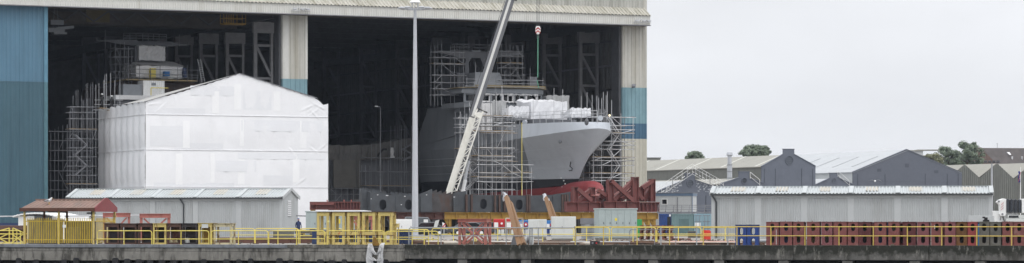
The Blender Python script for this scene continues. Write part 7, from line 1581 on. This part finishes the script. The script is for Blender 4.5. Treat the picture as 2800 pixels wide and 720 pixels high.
# ================================================================ trees
def tree(label, px, pyt, pyb, Y, wpx, mt, seed, lean=0, group='trees beyond the sheds'):
    f = fpx(px, Y, 0); rr = random.Random(seed); zt_, zb_ = f.z(pyt, 0), f.z(pyb, 0); W = wpx*1.12*Y/FPX/2; t = thing('tree', label, 'tree', f, 0, 0, 0, 0, group); H_ = zt_-zb_
    tr = MB(); tr.path([(0,0,0), (.1,0,zb_*.5), (lean*.4,0,zb_+H_*.2), (lean,0,zb_+H_*.7)], [.45,.38,.3,.12], 8)
    cl = []
    n = 75
    for i in range(n):
        a = rr.uniform(0, 2*math.pi); u = rr.uniform(0, 1); z = zb_+H_*(.05+.83*u); rad = W*(.86*math.sin(math.pi*(.16+.74*u))**.8); q_ = math.sqrt(rr.uniform(.02, 1.05))
        c = Vector((rad*q_*math.cos(a)+lean*u, rad*q_*math.sin(a), z)); cl.append((c, rr.uniform(.12, .25)*max(W, H_*.5)))
        if i % 2 == 0: tr.path([(lean*.4*u, 0, zb_+H_*u*.5), ((c.x)*.5, c.y*.5, (zb_+H_*u*.5+c.z)/2), tuple(c)], [.14,.09,.03], 5)
    tr.build('trunk', G['bark'], t); m = MB(); s0 = max(.2, W*.05)
    for c, r in cl:
        for k in range(130):
            d_ = Vector((rr.gauss(0,1), rr.gauss(0,1), rr.gauss(0,1))).normalized(); p = c + Vector((d_.x, d_.y, d_.z*.75))*(r*rr.uniform(.25, 1.12))
            nrm = (d_+Vector((rr.uniform(-.8,.8), rr.uniform(-.8,.8), rr.uniform(-.3,.9)))).normalized(); a = nrm.orthogonal().normalized(); b = nrm.cross(a); s_ = s0*rr.uniform(.5, 1.25)
            m.add([p+a*s_, p+b*s_*.6, p-a*s_, p-b*s_*.6], [(0,1,2,3)])
    m.build('crown', mt, t); return t
tree('large dark green tree at the back, the tallest one left of the brick house'.replace(' left of', ' next to'), 2645, 381, 466, 780, 92, G['leafd'], 1)
tree('rounded dark green tree beside the tallest tree, behind the wide dark shed', 2590, 397, 466, 770, 76, G['leafd'], 2)
tree('olive yellowish tree low behind the slope of the wide dark shed', 2550, 417, 468, 740, 62, G['leafo'], 3)
tree('dark tree tucked behind the ridge end near the brick house', 2618, 420, 470, 790, 60, G['leafd'], 7)
tree('wide dark green tree crown rising over the beige shed roof', 2058, 396, 432, 800, 74, G['leafd'], 4)
tree('smaller green tree merging with the wide crown over the beige roof', 2085, 397, 430, 805, 46, G['leafd'], 9)
tree('small round green bush like tree over the ridge nearest the hall', 1898, 413, 440, 800, 50, G['leafd'], 5)
tree('small olive tree peeking over the ridge between white roof and far building', 2528, 423, 462, 780, 34, G['leafo'], 6)

# ================================================================ faint river haze
hm = bpy.data.materials.new('thin haze'); hm.use_nodes = True; n_ = hm.node_tree.nodes; l_ = hm.node_tree.links
for q_ in list(n_):
    if q_.type == 'BSDF_PRINCIPLED': n_.remove(q_)
pv = n_.new('ShaderNodeVolumePrincipled'); pv.inputs['Color'].default_value = (.72,.83,1,1); pv.inputs['Density'].default_value = .00006; pv.inputs['Anisotropy'].default_value = 0
out_ = [q_ for q_ in n_ if q_.type == 'OUTPUT_MATERIAL'][0]; l_.new(pv.outputs[0], out_.inputs['Volume'])
hz_ = MB().box(-2600, 2600, -2600, 5200, -5.3, 66).build('haze', hm); tag(hz_, kind='stuff')
